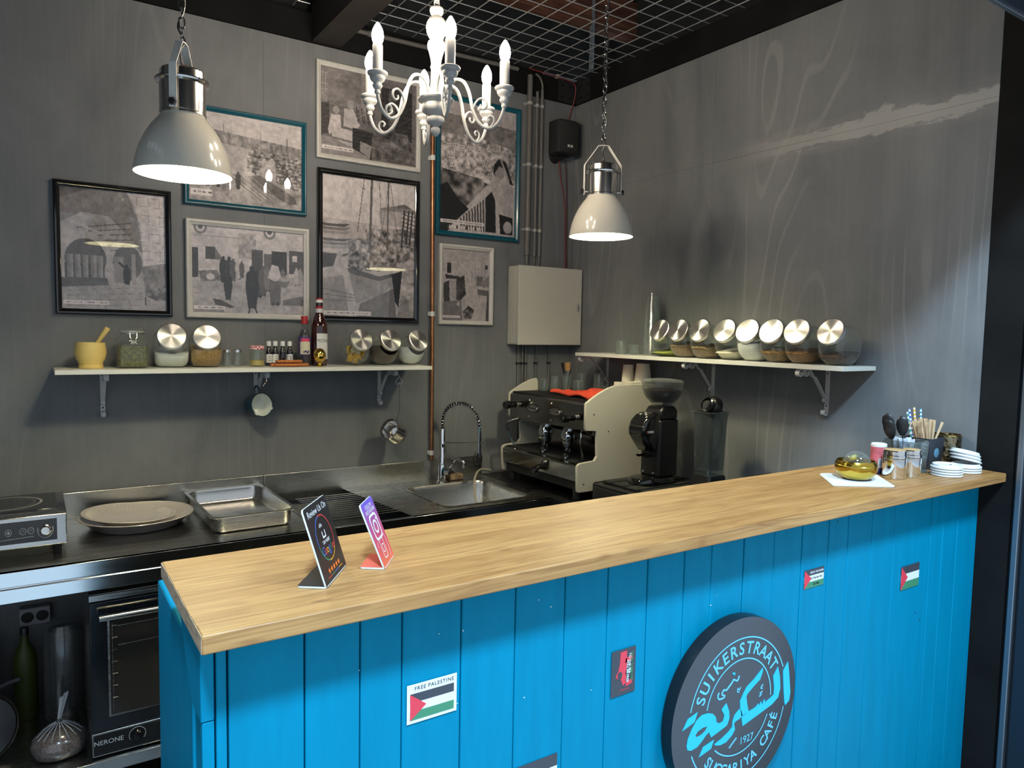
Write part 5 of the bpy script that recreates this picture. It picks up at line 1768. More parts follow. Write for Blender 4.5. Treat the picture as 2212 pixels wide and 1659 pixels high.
for i, (x, r) in enumerate(((-0.333, 0.0150), (-0.279, 0.0090), (-0.246, 0.0090))):
    cp_ = thing('conduit_pipe', ['thick grey conduit dropping to the cream cabinet beside the teal frame', 'thin grey conduit in the middle of the three above the cream cabinet', 'thin grey conduit nearest the speaker above the cream cabinet'][i], 'pipe', (x, -r - 0.006, 2.04), group='grey conduits above the cabinet')
    yy = -r - 0.006
    MB().tube([(x, yy, 2.105), (x, yy, (3.06, 2.985, 3.0)[i])], r, 14).build('tube', M_GREYPIPE, cp_)
    MB().tube([(x, yy, 2.031), (x, yy, 2.10)], r * 0.6, 12).build('lower_tube', M_GREYPIPE, cp_)
    MB().tube([(x, yy, 2.095), (x, yy, 2.108)], r * 1.12, 14).build('sleeve', M_GREYPIPE, cp_)
    for z in (2.91, 2.585, 2.236):
        MB().tube([(x, yy, z - 0.008), (x, yy, z + 0.008)], r + 0.003, 14).build('pipe_clip', M_CLIP, cp_)
        MB().box(x - r - 0.014, x + r + 0.010, -0.001, -0.007, z - 0.006, z + 0.006).build('clip_base', M_CLIP, cp_, bev=0.001)
    if i == 2:
        MB().tube(spline([(x, yy, 3.0), (x - 0.002, yy, 3.03), (x - 0.02, yy - 0.003, 3.06), (x - 0.05, yy - 0.005, 3.075)], 5), 0.006, 10).build('bend', M_GREYPIPE, cp_)
for i, x in enumerate((-0.372, -0.342, -0.322, -0.250, -0.160)):
    q = thing('conduit_pipe', ['thin conduit under the cream cabinet, nearest the copper pipe', 'second thin conduit under the cream cabinet from the copper pipe', 'third thin conduit under the cream cabinet from the copper pipe', 'fourth thin conduit under the cream cabinet from the copper pipe', 'thin conduit under the cream cabinet, nearest the corner'][i], 'pipe', (x, -0.012, 1.1), group='thin conduits under the cabinet')
    MB().tube([(x, -0.012, 1.02), (x, -0.012, 1.604)], 0.0065, 10).build('tube', M_GREYPIPE, q)
    for z in (1.50, 1.28):
        MB().box(x - 0.009, x + 0.009, -0.001, -0.020, z - 0.006, z + 0.006).build('pipe_clip', M_BLACKM, q, bev=0.001)

cpp = thing('copper_pipe', 'copper pipe running up the wall between the frames', 'pipe', (-0.91, -0.02, 1.0))
MB().tube([(-0.905, -0.019, 1.006), (-0.909, -0.019, 1.6), (-0.918, -0.019, 2.55), (-0.921, -0.019, 2.962)], 0.0105, 16).build('tube', M_COPPER, cpp)
for z, x in ((1.042, -0.905), (1.757, -0.911), (2.536, -0.918)):
    MB().tube([(x, -0.019, z - 0.012), (x, -0.019, z + 0.012)], 0.0145, 16).build('pipe_clip', M_CAPW, cpp, ang=30)
    MB().box(x - 0.016, x + 0.016, -0.001, -0.010, z - 0.010, z + 0.010).build('clip_base', M_CAPW, cpp, bev=0.001)

rw = MB()
rw.tube(spline([(-0.36, -0.045, 3.085), (-0.25, -0.05, 3.078), (-0.12, -0.05, 3.074), (-0.040, -0.040, 3.060), (-0.030, -0.025, 2.99), (-0.040, -0.012, 2.93), (-0.060, -0.012, 2.86), (-0.080, -0.03, 2.80)], 6), 0.0028, 6)
tag(rw.build('speaker_cable', M_REDWIRE), 'red cable running along the beam down to the speaker', 'cable')
rw = MB()
rw.tube(spline([(-0.125, -0.018, 2.65), (-0.105, -0.010, 2.55), (-0.070, -0.008, 2.40), (-0.060, -0.008, 2.20), (-0.058, -0.010, 2.032)], 6), 0.0026, 6)
tag(rw.build('speaker_cable', M_REDWIRE), 'red cable hanging from the speaker towards the cream cabinet', 'cable')
rw = MB()
rw.tube(spline([(-0.080, -0.018, 2.65), (-0.064, -0.010, 2.55), (-0.054, -0.008, 2.40), (-0.048, -0.008, 2.20), (-0.046, -0.010, 2.032)], 6), 0.0026, 6)
tag(rw.build('speaker_cable', pmat('dark_red_cable', (0.10, 0.02, 0.018), 0.5)), 'dark red cable beside the corner below the speaker', 'cable')

# ================================================================ worktop things
IC = thing('induction_cooker', 'black glass induction cooker with steel body and dial', 'cooker', (-2.70, -0.36, ZW))
MB().prism([(-0.522, 0.936), (-0.515, 1.036), (-0.500, 1.046), (-0.185, 1.046), (-0.185, 0.936)], 'x', -2.872, -2.532).build('body', M_STEEL, IC, bev=0.003)
MB().box(-2.855, -2.556, -0.475, -0.205, 1.0455, 1.0505).build('glass_top', M_BLACKG, IC, bev=0.0015)
rg = MB()
for (r0, r1) in ((0.100, 0.108), (0.085, 0.0865)):
    v = []
    for k in range(48):
        a = 2 * PI * k / 48
        v += [(-2.705 + r0 * math.cos(a), -0.34 + r0 * math.sin(a), 1.0509), (-2.705 + r1 * math.cos(a), -0.34 + r1 * math.sin(a), 1.0509)]
    rg.add(v, [(2 * k, 2 * k + 1, (2 * k + 3) % 96, (2 * k + 2) % 96) for k in range(48)])
rg.build('zone_ring', pmat('pale_ring_print', (0.36, 0.36, 0.35), 0.5), IC, flat=True)
# control strip on the sloping front
def cpt(x, z, d=0.0006):
    return (x, -0.522 + (z - 0.936) * 0.07 - d, z)


MB().add([cpt(-2.872 + 0.01, 0.953), cpt(-2.560, 0.953), cpt(-2.560, 1.024), cpt(-2.862, 1.024)], [(0, 1, 2, 3)]).build('control_panel', M_BLACKG, IC)
M_PRW = pmat('white_print', (0.62, 0.64, 0.66), 0.5)
gl = MB()
for cx_ in (-2.655, -2.633, -2.694):
    pts = [(cx_ + 0.0085 * math.cos(2 * PI * k / 20), 0.991 + 0.0105 * math.sin(2 * PI * k / 20)) for k in range(20)]
    gl.tube([cpt(a, b, 0.0012) for a, b in pts], 0.0006, 4, closed=True)
    gl.tube([cpt(cx_ - 0.004, 0.987, 0.0012), cpt(cx_, 0.997, 0.0012), cpt(cx_ + 0.004, 0.987, 0.0012)], 0.0006, 4)
gl.tube([cpt(-2.699, 0.991, 0.0012), cpt(-2.689, 0.991, 0.0012)], 0.001, 4)
gl.tube([cpt(-2.694, 0.985, 0.0012), cpt(-2.694, 0.997, 0.0012)], 0.001, 4)
gl.tube([cpt(-2.72, 0.968, 0.0012), cpt(-2.625, 0.972, 0.0012)], 0.0006, 4)
gl.tube([cpt(-2.5930 + 0.0215 * math.cos(R(a)), 0.989 + 0.026 * math.sin(R(a)), 0.0012) for a in range(-200, 21, 10)], 0.0012, 4)
gl.build('printed_marks', M_PRW, IC)
km = Matrix.Rotation(PI / 2 - 0.07, 3, 'X')
MB().lathe([(0.0175, 0), (0.0175, 0.004), (0.0145, 0.006), (0.0135, 0.020), (0.0120, 0.022), (0, 0.0225)], cpt(-2.593, 0.989), 28, km).build('dial', M_CHROMEW, IC, ang=30)
for x in (-2.85, -2.56):
    for y in (-0.49, -0.22):
        MB().lathe([(0, 0), (0.012, 0), (0.014, 0.036), (0, 0.036)], (x, y, ZW + 0.0005), 14).build('foot', M_RUBBER, IC)

M_PLATE = pmat('beige_stoneware', (0.66, 0.59, 0.53), 0.3, noise=0.04, nscale=14, coat=0.3)
pl1 = thing('serving_dish', 'large beige serving dish on the steel table', 'dish', (-2.290, -0.232, ZW + 0.0005))
MB().lathe([(0, 0.0), (0.150, 0.0), (0.158, 0.004), (0.188, 0.036), (0.199, 0.040), (0.201, 0.042), (0.199, 0.0445), (0.187, 0.041), (0.154, 0.009), (0, 0.007)], seg=72).build('body', M_PLATE, pl1, local=True, ang=50)
pl2 = thing('serving_dish', 'smaller beige ridged plate resting tilted inside the large dish', 'dish', (-2.318, -0.222, ZW + 0.024), 0)
pl2.rotation_euler = (R(1.0), R(4.0), 0)
ORG[pl2.name] = Vector((0, 0, 0))
MB().lathe([(0, 0.0), (0.110, 0.0), (0.118, 0.003), (0.150, 0.019), (0.163, 0.022), (0.164, 0.024), (0.162, 0.026), (0.148, 0.023), (0.116, 0.0065), (0, 0.0045)], seg=72).build('body', M_PLATE, pl2, local=True, ang=50)
rb = MB()
for k in range(60):
    a = 2 * PI * k / 60
    rb.tube([(0.121 * math.cos(a), 0.121 * math.sin(a), 0.0085), (0.147 * math.cos(a), 0.147 * math.sin(a), 0.0230)], 0.0012, 4)
tag(rb.build('rim_ridges', M_PLATE, pl2, local=True), kind='stuff')

gt = thing('gastro_tray', 'stainless steel oven tray with a rolled rim', 'tray', (-1.925, -0.285, ZW + 0.0005))
lv = []
for ins, z, rr in ((0.030, 0.0, 0.03), (0.020, 0.003, 0.035), (0.014, 0.012, 0.04), (0.012, 0.056, 0.045), (0.010, 0.0615, 0.045), (-0.002, 0.0625, 0.02), (-0.003, 0.0645, 0.02), (0.011, 0.0645, 0.045), (0.013, 0.057, 0.045), (0.015, 0.013, 0.04), (0.021, 0.005, 0.035), (0.031, 0.002, 0.03)):
    lv.append([(x, y, z) for x, y in rrect(-0.160 + ins, 0.160 - ins, -0.262 + ins, 0.262 - ins, rr, 6)])
g_ = MB()
nn = len(lv[0])
for rr in lv:
    g_.v += rr
g_.f.append(tuple(range(nn))[::-1])
for k in range(len(lv) - 1):
    for i in range(nn):
        g_.f.append((k * nn + i, k * nn + (i + 1) % nn, (k + 1) * nn + (i + 1) % nn, (k + 1) * nn + i))
g_.f.append(tuple((len(lv) - 1) * nn + i for i in range(nn)))
g_.build('pan', M_STEEL, gt, local=True, ang=40)
gt.rotation_euler = (0, 0, R(1))

# spring tap
FX, FY = -0.884, -0.095
tp = thing('spring_tap', 'chrome spring tap with spray head over the sink', 'tap', (FX, FY, ZW + 0.0005))
D = Vector((0.125, -0.185, 0)).normalized()


def fp_(u, z):
    return (FX + D.x * u, FY + D.y * u, z)


MB().lathe([(0, 0.0), (0.027, 0.0), (0.027, 0.006), (0.021, 0.010), (0.021, 0.085), (0.017, 0.095), (0.0145, 0.10), (0.0145, 0.27), (0.0125, 0.275), (0, 0.275)], (FX, FY, ZW + 0.0005), 24).build('column', M_CHROME, tp, ang=35)
MB().lathe([(0.0150, 0.18), (0.0170, 0.182), (0.0170, 0.196), (0.0150, 0.198)], (FX, FY, ZW), 24).build('collar', M_CHROME, tp, ang=35)
archp = [fp_(0, 1.165), fp_(0.0, 1.22), fp_(0.012, 1.262), fp_(0.045, 1.296), fp_(0.095, 1.312), fp_(0.145, 1.302), fp_(0.185, 1.268), fp_(0.203, 1.225), fp_(0.208, 1.19)]
sp_ = spline(archp, 10)
MB().tube(sp_, 0.0062, 8).build('hose', M_BLACK, tp)
# helical spring round the hose
hel = []
P_ = [Vector(p) for p in sp_]
L_ = [0]
for a_, b_ in zip(P_, P_[1:]):
    L_.append(L_[-1] + (b_ - a_).length)
W_ = Vector((-D.y, D.x, 0))
nT = 26
for k in range(nT * 10):
    s = L_[-1] * k / (nT * 10 - 1)
    i = min(len(P_) - 2, max(0, next((j for j in range(len(L_) - 1) if L_[j + 1] >= s), len(P_) - 2)))
    f_ = (s - L_[i]) / max(1e-9, L_[i + 1] - L_[i])
    c_ = P_[i].lerp(P_[i + 1], f_)
    t_ = (P_[i + 1] - P_[i]).normalized()
    n_ = t_.cross(W_).normalized()
    a_ = 2 * PI * k / 10
    hel.append(c_ + (W_ * math.cos(a_) + n_ * math.sin(a_)) * 0.0115)
MB().tube(hel, 0.0021, 5).build('spring', M_CHROME, tp)
MB().tube([fp_(0.208, 1.195), fp_(0.209, 1.15), fp_(0.209, 1.065)], 0.008, 12, radii=[0.007, 0.009, 0.011]).build('spray_handle', M_CHROME, tp)
MB().lathe([(0, 0.0), (0.014, 0.0), (0.0155, 0.012), (0.0155, 0.03), (0.011, 0.045), (0, 0.05)], fp_(0.209, 1.02), 20).build('spray_head', M_BLACK, tp, ang=35)
MB().tube([fp_(0.014, 1.105), fp_(0.19, 1.118)], 0.0042, 8).build('support_bar', M_CHROME, tp)
MB().tube([(p[0], p[1], 1.118) for p in [(fp_(0.209, 0)[0] + 0.016 * math.cos(2 * PI * k / 20), fp_(0.209, 0)[1] + 0.016 * math.sin(2 * PI * k / 20)) for k in range(20)]], 0.003, 6, closed=True).build('holder_ring', M_CHROME, tp)
MB().tube(spline([fp_(0.012, 1.045), fp_(0.07, 1.028), fp_(0.115, 1.018), fp_(0.125, 1.005), fp_(0.124, 0.985)], 6), 0.0085, 12).build('spout', M_CHROME, tp)
MB().tube(spline([fp_(0.188, 1.07), fp_(0.175, 1.03), fp_(0.178, 0.99)], 5), 0.003, 6).build('trigger', M_CHROME, tp)
sd = Vector((0.70, -0.71, 0))
c0 = Vector((FX, FY, 0.955))
MB().cyl(c0, c0 + sd * 0.038, 0.017, 0.018, 20).build('valve', M_CHROME, tp, ang=35)
MB().cyl(c0 + sd * 0.038, c0 + sd * 0.046, 0.0185, 0.0175, 20).build('valve_cap', M_BLACK, tp, ang=35)
MB().tube([c0 + sd * 0.03 + Vector((0.008, 0.004, 0.012)), c0 + sd * 0.045 + Vector((0.045, 0.02, 0.062))], 0.0032, 8).build('lever', M_CHROME, tp)

# clear drain hose hanging into the basin, sponge on the sink rim
dh = MB().tube(spline([(-0.62, -0.14, 0.945), (-0.70, -0.17, 0.960), (-0.78, -0.25, 0.938), (-0.825, -0.33, 0.875), (-0.84, -0.40, 0.80), (-0.84, -0.44, 0.76)], 8), 0.0065, 10)
tag(dh.build('drain_hose', pmat('milky_hose', (0.42, 0.38, 0.30), 0.25, coat=0.4)), 'milky plastic hose from the coffee machine into the sink', 'hose')
spg = MB().prism(rrect(-0.835, -0.755, -0.095, -0.045, 0.008), 'z', ZW + 0.0008, ZW + 0.028)
tag(spg.build('sponge', pmat('tan_sponge', (0.45, 0.30, 0.17), 0.95, noise=0.2, nscale=70), bev=0.003), 'tan sponge on the rim behind the sink', 'sponge')

# ================================================================ espresso machine
EM = thing('espresso_machine', 'two-group espresso machine with cream side panels', 'coffee machine', (-0.30, -0.47, ZW))
side = [(-0.560, 0.950), (-0.555, 0.945), (-0.465, 0.945), (-0.460, 0.950), (-0.460, 0.985), (-0.035, 0.985), (-0.035, 1.434), (-0.30, 1.434), (-0.345, 1.4325), (-0.39, 1.421), (-0.44, 1.400), (-0.49, 1.374), (-0.518, 1.356), (-0.522, 1.350), (-0.522, 1.238), (-0.516, 1.228), (-0.462, 1.224), (-0.455, 1.218), (-0.449, 1.105), (-0.463, 1.086), (-0.545, 1.080), (-0.560, 1.073), (-0.565, 1.062)]
for y0, y1 in ((-0.794, -0.779), (-0.163, -0.148)):
    prof_ = side if y0 < -0.5 else [p for p in side if p not in ((-0.035, 1.434), (-0.30, 1.434), (-0.345, 1.4325))] 
    if y0 > -0.5:
        prof_ = prof_[:6] + [(-0.035, 1.36), (-0.338, 1.36), (-0.340, 1.415), (-0.350, 1.428), (-0.365, 1.4265)] + prof_[6:]
    sd_ = MB().prism(prof_, 'y', y0, y1).build('side_panel', M_CREAM, EM, bev=0.002)
    yo = y0 - 0.0004 if y0 < -0.5 else y1 + 0.0004
    for sx, sz in ((-0.473, 1.301), (-0.383, 1.218), (-0.525, 0.982)):
        MB().cyl((sx, yo + 0.0006, sz), (sx, yo - 0.0006, sz), 0.0035, seg=8).build('screw', M_BLACKM, sd_)
M_EMS = pmat('dark_polished_steel', (0.30, 0.29, 0.265), 0.16, 1.0, noise=0.08, nscale=8)
MB().prism([(-0.520, 1.228), (-0.520, 1.346), (-0.512, 1.354), (-0.040, 1.354), (-0.040, 1.20), (-0.47, 1.20)], 'y', -0.7785, -0.1635).build('upper_body', M_EMS, EM, bev=0.003)
MB().box(-0.505, -0.045, -0.776, -0.166, 1.3545, 1.360).build('cup_tray', M_BLACKM, EM)
sl = MB()
for k in range(40):
    y = -0.175 - k * 0.0150
    sl.box(-0.505, -0.05, y - 0.002, y + 0.002, 1.360, 1.3625)
tag(sl.build('tray_slats', M_BLACK, EM), kind='stuff')
MB().box(-0.33, -0.045, -0.7785, -0.1635, 0.99, 1.1995).build('back_plate', M_EMS, EM)
MB().prism([(-0.558, 0.992), (-0.562, 1.064), (-0.548, 1.074), (-0.34, 1.074), (-0.34, 0.992)], 'y', -0.7785, -0.1635).build('drip_tray', M_EMS, EM, bev=0.003)
gr = MB()
for k in range(26):
    y = -0.182 - k * 0.0228
    gr.box(-0.545, -0.335, y - 0.0028, y + 0.0028, 1.0745, 1.0785)
tag(gr.build('drip_grid', M_BLACKM, EM), kind='stuff')
MB().box(-0.54, -0.08, -0.77, -0.17, 0.950, 0.9915).build('under_tray', M_BLACKM, EM)
for x in (-0.52, -0.09):
    for y in (-0.74, -0.20):
        MB().lathe([(0, 0), (0.018, 0), (0.02, 0.05), (0, 0.05)], (x, y, ZW + 0.0005), 14).build('foot', M_RUBBER, EM)
XFR = -0.5205
for y in (-0.375, -0.560):
    o = MB().lathe([(0, 0.004), (0.034, 0.004), (0.036, 0.0)], (XFR, y, 1.292), 36, Matrix.Rotation(-PI / 2, 3, 'Y') @ Matrix.Diagonal((0.62, 1.5, 1))).build('keypad', M_BLACK, EM, ang=30)
    p2 = MB().lathe([(0, 0.006), (0.028, 0.006), (0.0295, 0.004)], (XFR, y, 1.292), 36, Matrix.Rotation(-PI / 2, 3, 'Y') @ Matrix.Diagonal((0.60, 1.5, 1))).build('key_plate', M_STEEL, o, ang=30)
    for k in range(6):
        MB().lathe([(0, 0.0085), (0.0035, 0.0080), (0.0042, 0.006)], (XFR, y + 0.028 - k * 0.0112, 1.292), 10, Matrix.Rotation(-PI / 2, 3, 'Y')).build('button', M_BLACKM, o)
    MB().lathe([(0, 0.003), (0.004, 0.002), (0.005, 0)], (XFR, y + 0.030, 1.330), 12, Matrix.Rotation(-PI / 2, 3, 'Y')).build('indicator', M_CAPW, o)
    MB().lathe([(0, 0.004), (0.0055, 0.003), (0.0065, 0)], (XFR, y + 0.035, 1.248), 12, Matrix.Rotation(-PI / 2, 3, 'Y')).build('switch', M_CHROMEW, o)
for y in (-0.238, -0.722):
    kb = MB()
    kb.lathe([(0, 0.085), (0.017, 0.084), (0.021, 0.076), (0.021, 0.052), (0.016, 0.046), (0.016, 0.012), (0.012, 0.010), (0.012, 0)], (XFR, y, 1.298 if y > -0.5 else 1.283), 8, Matrix.Rotation(-PI / 2, 3, 'Y'))
    o = kb.build('steam_knob', M_BLACKG, EM, ang=25)
    MB().lathe([(0.0125, 0.0), (0.0145, 0.002), (0.0145, 0.009), (0.0125, 0.011)], (XFR, y, 1.298 if y > -0.5 else 1.283), 18, Matrix.Rotation(-PI / 2, 3, 'Y')).build('collar', M_CHROMEW, o)
MB().lathe([(0, 0.020), (0.010, 0.018), (0.016, 0.006), (0.018, 0)], (-0.5605, -0.545, 1.045), 20, Matrix.Rotation(-PI / 2, 3, 'Y')).build('gauge', M_BLACK, EM, ang=30)
MB().cyl((-0.5605, -0.50, 1.02), (-0.605, -0.505, 1.005), 0.013, 0.017, 16).build('drain_knob', M_BLACKG, EM)
for i, y in enumerate((-0.355, -0.545)):
    gh = MB().lathe([(0, 0.0), (0.030, 0.0), (0.036, 0.010), (0.036, 0.036), (0.030, 0.045), (0.030, 0.075), (0, 0.075)], (-0.425, y, 1.142), 28).build('group_head', M_CHROME, EM, ang=35)
    MB().tube([(-0.425, y, 1.20), (-0.445, y - 0.012, 1.222), (-0.43, y - 0.03, 1.215)], 0.009, 10).build('group_pipe', M_CHROME, gh)
    pf = MB().lathe([(0, 0.0), (0.024, 0.0), (0.033, 0.012), (0.034, 0.030), (0, 0.030)], (-0.425, y, 1.112), 28).build('portafilter', M_CHROME, EM, ang=35)
    hd_ = Vector((-0.62, -0.76 + 0.06 * i, -0.20)).normalized()
    c_ = Vector((-0.425, y, 1.126))
    MB().tube([c_ + hd_ * 0.03, c_ + hd_ * 0.06, c_ + hd_ * 0.075, c_ + hd_ * 0.13, c_ + hd_ * 0.158], 0.01, 14, radii=[0.006, 0.006, 0.0125, 0.0150, 0.0150]).build('handle', M_BLACKG, pf)
    MB().cyl(c_ + hd_ * 0.157, c_ + hd_ * 0.164, 0.0135, 0.011, 18).build('handle_cap', M_CHROME, pf, ang=30)
    MB().tube([(-0.425, y - 0.004, 1.113), (-0.425, y - 0.018, 1.100), (-0.425, y - 0.018, 1.090)], 0.005, 8).build('spout', M_CHROME, pf)
    MB().tube([(-0.425, y + 0.004, 1.113), (-0.425, y + 0.018, 1.100), (-0.425, y + 0.018, 1.090)], 0.005, 8).build('spout', M_CHROME, pf)
MB().tube(spline([(-0.50, -0.225, 1.225), (-0.535, -0.205, 1.212), (-0.556, -0.196, 1.200), (-0.560, -0.197, 1.180), (-0.545, -0.212, 1.13), (-0.530, -0.226, 1.082)], 6), 0.0042, 8).build('steam_wand', M_CHROME, EM)
MB().tube([(-0.557, -0.196, 1.200), (-0.560, -0.197, 1.180), (-0.553, -0.203, 1.158)], 0.0068, 8).build('wand_grip', M_BLACK, EM)
MB().tube(spline([(-0.495, -0.735, 1.225), (-0.505, -0.742, 1.20), (-0.506, -0.745, 1.15), (-0.500, -0.752, 1.086)], 6), 0.0042, 8).build('steam_wand', M_CHROME, EM)

# upturned glasses, cups and a cloth on the machine
ZE = 1.3632
GL = [(-0.360, -0.245, 0.021, 0.068, 'small straight glass at the end of the coffee machine top'),
      (-0.305, -0.268, 0.022, 0.082, 'second glass from the end on the coffee machine top'),
      (-0.250, -0.296, 0.020, 0.080, 'third glass from the end on the coffee machine top'),
      (-0.215, -0.355, 0.029, 0.062, 'wide ribbed glass behind the red cloth'),
      (-0.150, -0.300, 0.027, 0.095, 'tall glass at the back of the coffee machine top'),
      (-0.105, -0.390, 0.029, 0.098, 'tall ribbed glass nearest the paper cups')]
for x, y, r, h, lb in GL:
    t = thing('drinking_glass', lb, 'glass', (x, y, ZE), group='glasses on the coffee machine')
    MB().lathe([(r, 0.0), (r * 1.03, 0.0015), (r * 0.95, h * 0.93), (r * 0.8, h), (0, h), (0, h - 0.008), (r * 0.72, h - 0.009), (r * 0.9, 0.002)], seg=18 if 'ribbed' in lb else 26).build('tumbler', M_GLASS, t, local=True, ang=15 if 'ribbed' in lb else 40)
    MB().lathe([(0, h - 0.010), (r * 0.7, h - 0.009), (r * 0.72, h - 0.003), (0, h - 0.002)], seg=20).build('base', M_GLASS, t, local=True)
ut = thing('utensil_glass', 'glass of small brushes and spoons behind the other glasses', 'utensil holder', (-0.200, -0.235, ZE))
MB().lathe([(0, 0.0), (0.024, 0.0), (0.026, 0.004), (0.029, 0.092), (0.0275, 0.092), (0.0245, 0.008), (0, 0.007)], seg=26).build('tumbler', M_GLASS, ut, local=True, ang=40)
tb = thing('pastry_brush', 'small brush with tan bristles in the utensil glass', 'brush', (-0.200, -0.235, ZE + 0.03))
MB().tube([(0, 0, -0.02), (0.006, 0, 0.075)], 0.0035, 8).build('handle', M_CHROMEW, tb, local=True)
MB().add([(-0.008, -0.004, 0.075), (0.018, -0.004, 0.075), (0.018, 0.004, 0.075), (-0.008, 0.004, 0.075), (-0.013, -0.006, 0.118), (0.016, -0.006, 0.122), (0.016, 0.006, 0.122), (-0.013, 0.006, 0.118)], [(0, 3, 2, 1), (4, 5, 6, 7), (0, 1, 5, 4), (1, 2, 6, 5), (2, 3, 7, 6), (3, 0, 4, 7)]).build('bristles', pmat('tan_bristles', (0.45, 0.25, 0.08), 0.9, noise=0.3, nscale=90, stretch=(6, 6, 1)), tb, local=True)
tb = thing('stirring_spoon', 'black spoon handle leaning out of the utensil glass', 'spoon', (-0.200, -0.235, ZE + 0.03))
MB().tube([(0.004, 0.003, -0.02), (-0.022, 0.004, 0.080), (-0.030, 0.005, 0.118)], 0.004, 8, radii=[0.003, 0.006, 0.008]).build('handle', M_BLACK, tb, local=True)
tb = thing('wire_whisk', 'tiny wire whisk in the utensil glass', 'whisk', (-0.200, -0.235, ZE + 0.03))
MB().tube([(0.0, -0.004, -0.02), (0.022, -0.006, 0.085)], 0.003, 8).build('handle', M_BLACK, tb, local=True)
MB().tube(spline([(0.022, -0.006, 0.085), (0.014, -0.006, 0.105), (0.026, -0.006, 0.124), (0.036, -0.006, 0.105), (0.022, -0.006, 0.085)], 6), 0.0012, 5).build('loop', M_CHROME, tb, local=True)

# crumpled red cloth
rcx = MB()
nx_, ny_ = 22, 28
top_, bot_ = [], []
for j in range(ny_ + 1):
    for i in range(nx_ + 1):
        u, v = i / nx_, j / ny_
        x = -0.435 + 0.185 * u + 0.012 * math.sin(v * 5)
        y = -0.400 - 0.325 * v + 0.012 * math.sin(u * 9)
        z = ZE + 0.004 + 0.010 * (0.5 + 0.5 * math.sin(v * 11 + u * 5)) + 0.010 * (0.5 + 0.5 * math.sin(u * 13 - v * 6)) * (1 - v) + 0.030 * max(0, 1 - ((u - 0.75) / 0.35) ** 2) * max(0, 1 - ((v - 0.66) / 0.30) ** 2)
        top_.append((x, y, z + 0.003))
        bot_.append((x, y, max(ZE + 0.0004, z - 0.004)))
n_ = (nx_ + 1)
f_ = [(j * n_ + i, j * n_ + i + 1, (j + 1) * n_ + i + 1, (j + 1) * n_ + i) for j in range(ny_) for i in range(nx_)]
m_ = len(top_)
f_ += [tuple(m_ + k for k in q[::-1]) for q in f_]
rim = [(0 * n_ + i) for i in range(n_)] + [j * n_ + nx_ for j in range(1, ny_ + 1)] + [ny_ * n_ + i for i in range(nx_ - 1, -1, -1)] + [j * n_ for j in range(ny_ - 1, 0, -1)]
f_ += [(rim[k], m_ + rim[k], m_ + rim[(k + 1) % len(rim)], rim[(k + 1) % len(rim)]) for k in range(len(rim))]
rcx.add(top_ + bot_, f_)
tag(rcx.build('cleaning_cloth', pmat('red_microfibre', (0.62, 0.055, 0.02), 0.9, bump=0.4, bscale=900), ang=80), 'crumpled red cloth on top of the coffee machine', 'cloth')
tm = thing('tamper', 'black tamper beside the paper cups on the coffee machine', 'tamper', (-0.15, -0.66, ZE))
MB().lathe([(0, 0), (0.020, 0), (0.022, 0.006), (0.020, 0.036), (0.010, 0.044), (0, 0.045)], (-0.245, -0.757, ZE), 20).build('knob', M_BLACKG, tm, ang=40)
MB().tube([(-0.245, -0.755, ZE + 0.045), (-0.225, -0.64, ZE + 0.052)], 0.004, 8).build('rod', M_CHROMEW, tm)


M_PAPERC = pmat('ribbed_paper_cup', (0.70, 0.655, 0.52), 0.75)
def paper_stack(label, x, y, h, r0, r1, n):
    t = thing('paper_cup_stack', label, 'cup stack', (x, y, ZE), group='paper cups behind the machine')
    for k in range(n):
        z = 0.011 * k
        MB().lathe([(r0, z), (r0 + 0.002, z + 0.002), (r0 + 0.0018, z + 0.006), (r0 - 0.001, z + 0.009)], seg=36).build('rim', M_PAPERC, t, local=True)
    z = 0.011 * n
    pr = MB()
    N_ = 72
    vs, fs_ = [], []
    for q, (rr, zz) in enumerate(((r0 - 0.001, z - 0.003), (r1, z + h))):
        for k in range(N_):
            a = 2 * PI * k / N_
            w = 0.0009 if k % 2 else 0
            vs.append(((rr - w) * math.cos(a), (rr - w) * math.sin(a), zz))
    fs_ = [(k, (k + 1) % N_, N_ + (k + 1) % N_, N_ + k) for k in range(N_)] + [tuple(N_ + k for k in range(N_))]
    pr.add(vs, fs_).build('cup', M_PAPERC, t, local=True, flat=True)
    return t


paper_stack('short stack of paper cups beside the box on the machine', -0.185, -0.640, 0.060, 0.033, 0.026, 1)
paper_stack('tall stack of paper cups in the middle behind the machine', -0.105, -0.615, 0.090, 0.034, 0.026, 6)
paper_stack('tall ribbed stack of paper cups nearest the bean hopper', -0.085, -0.700, 0.088, 0.044, 0.032, 7)
wb = thing('cup_box', 'small cream box with a blue printed label on the coffee machine', 'box', (-0.18, -0.715, ZE))
MB().box(-0.215, -0.150, -0.76, -0.70, ZE, ZE + 0.078).build('carton', M_PAPERC, wb, bev=0.001)
MB().box(-0.185, -0.155, -0.7604, -0.7612, ZE + 0.022, ZE + 0.058).build('label', M_LABELW, wb)
MB().box(-0.180, -0.160, -0.7613, -0.7618, ZE + 0.030, ZE + 0.052).build('label_print', pmat('blue_grey_print', (0.10, 0.20, 0.24), 0.6), wb)

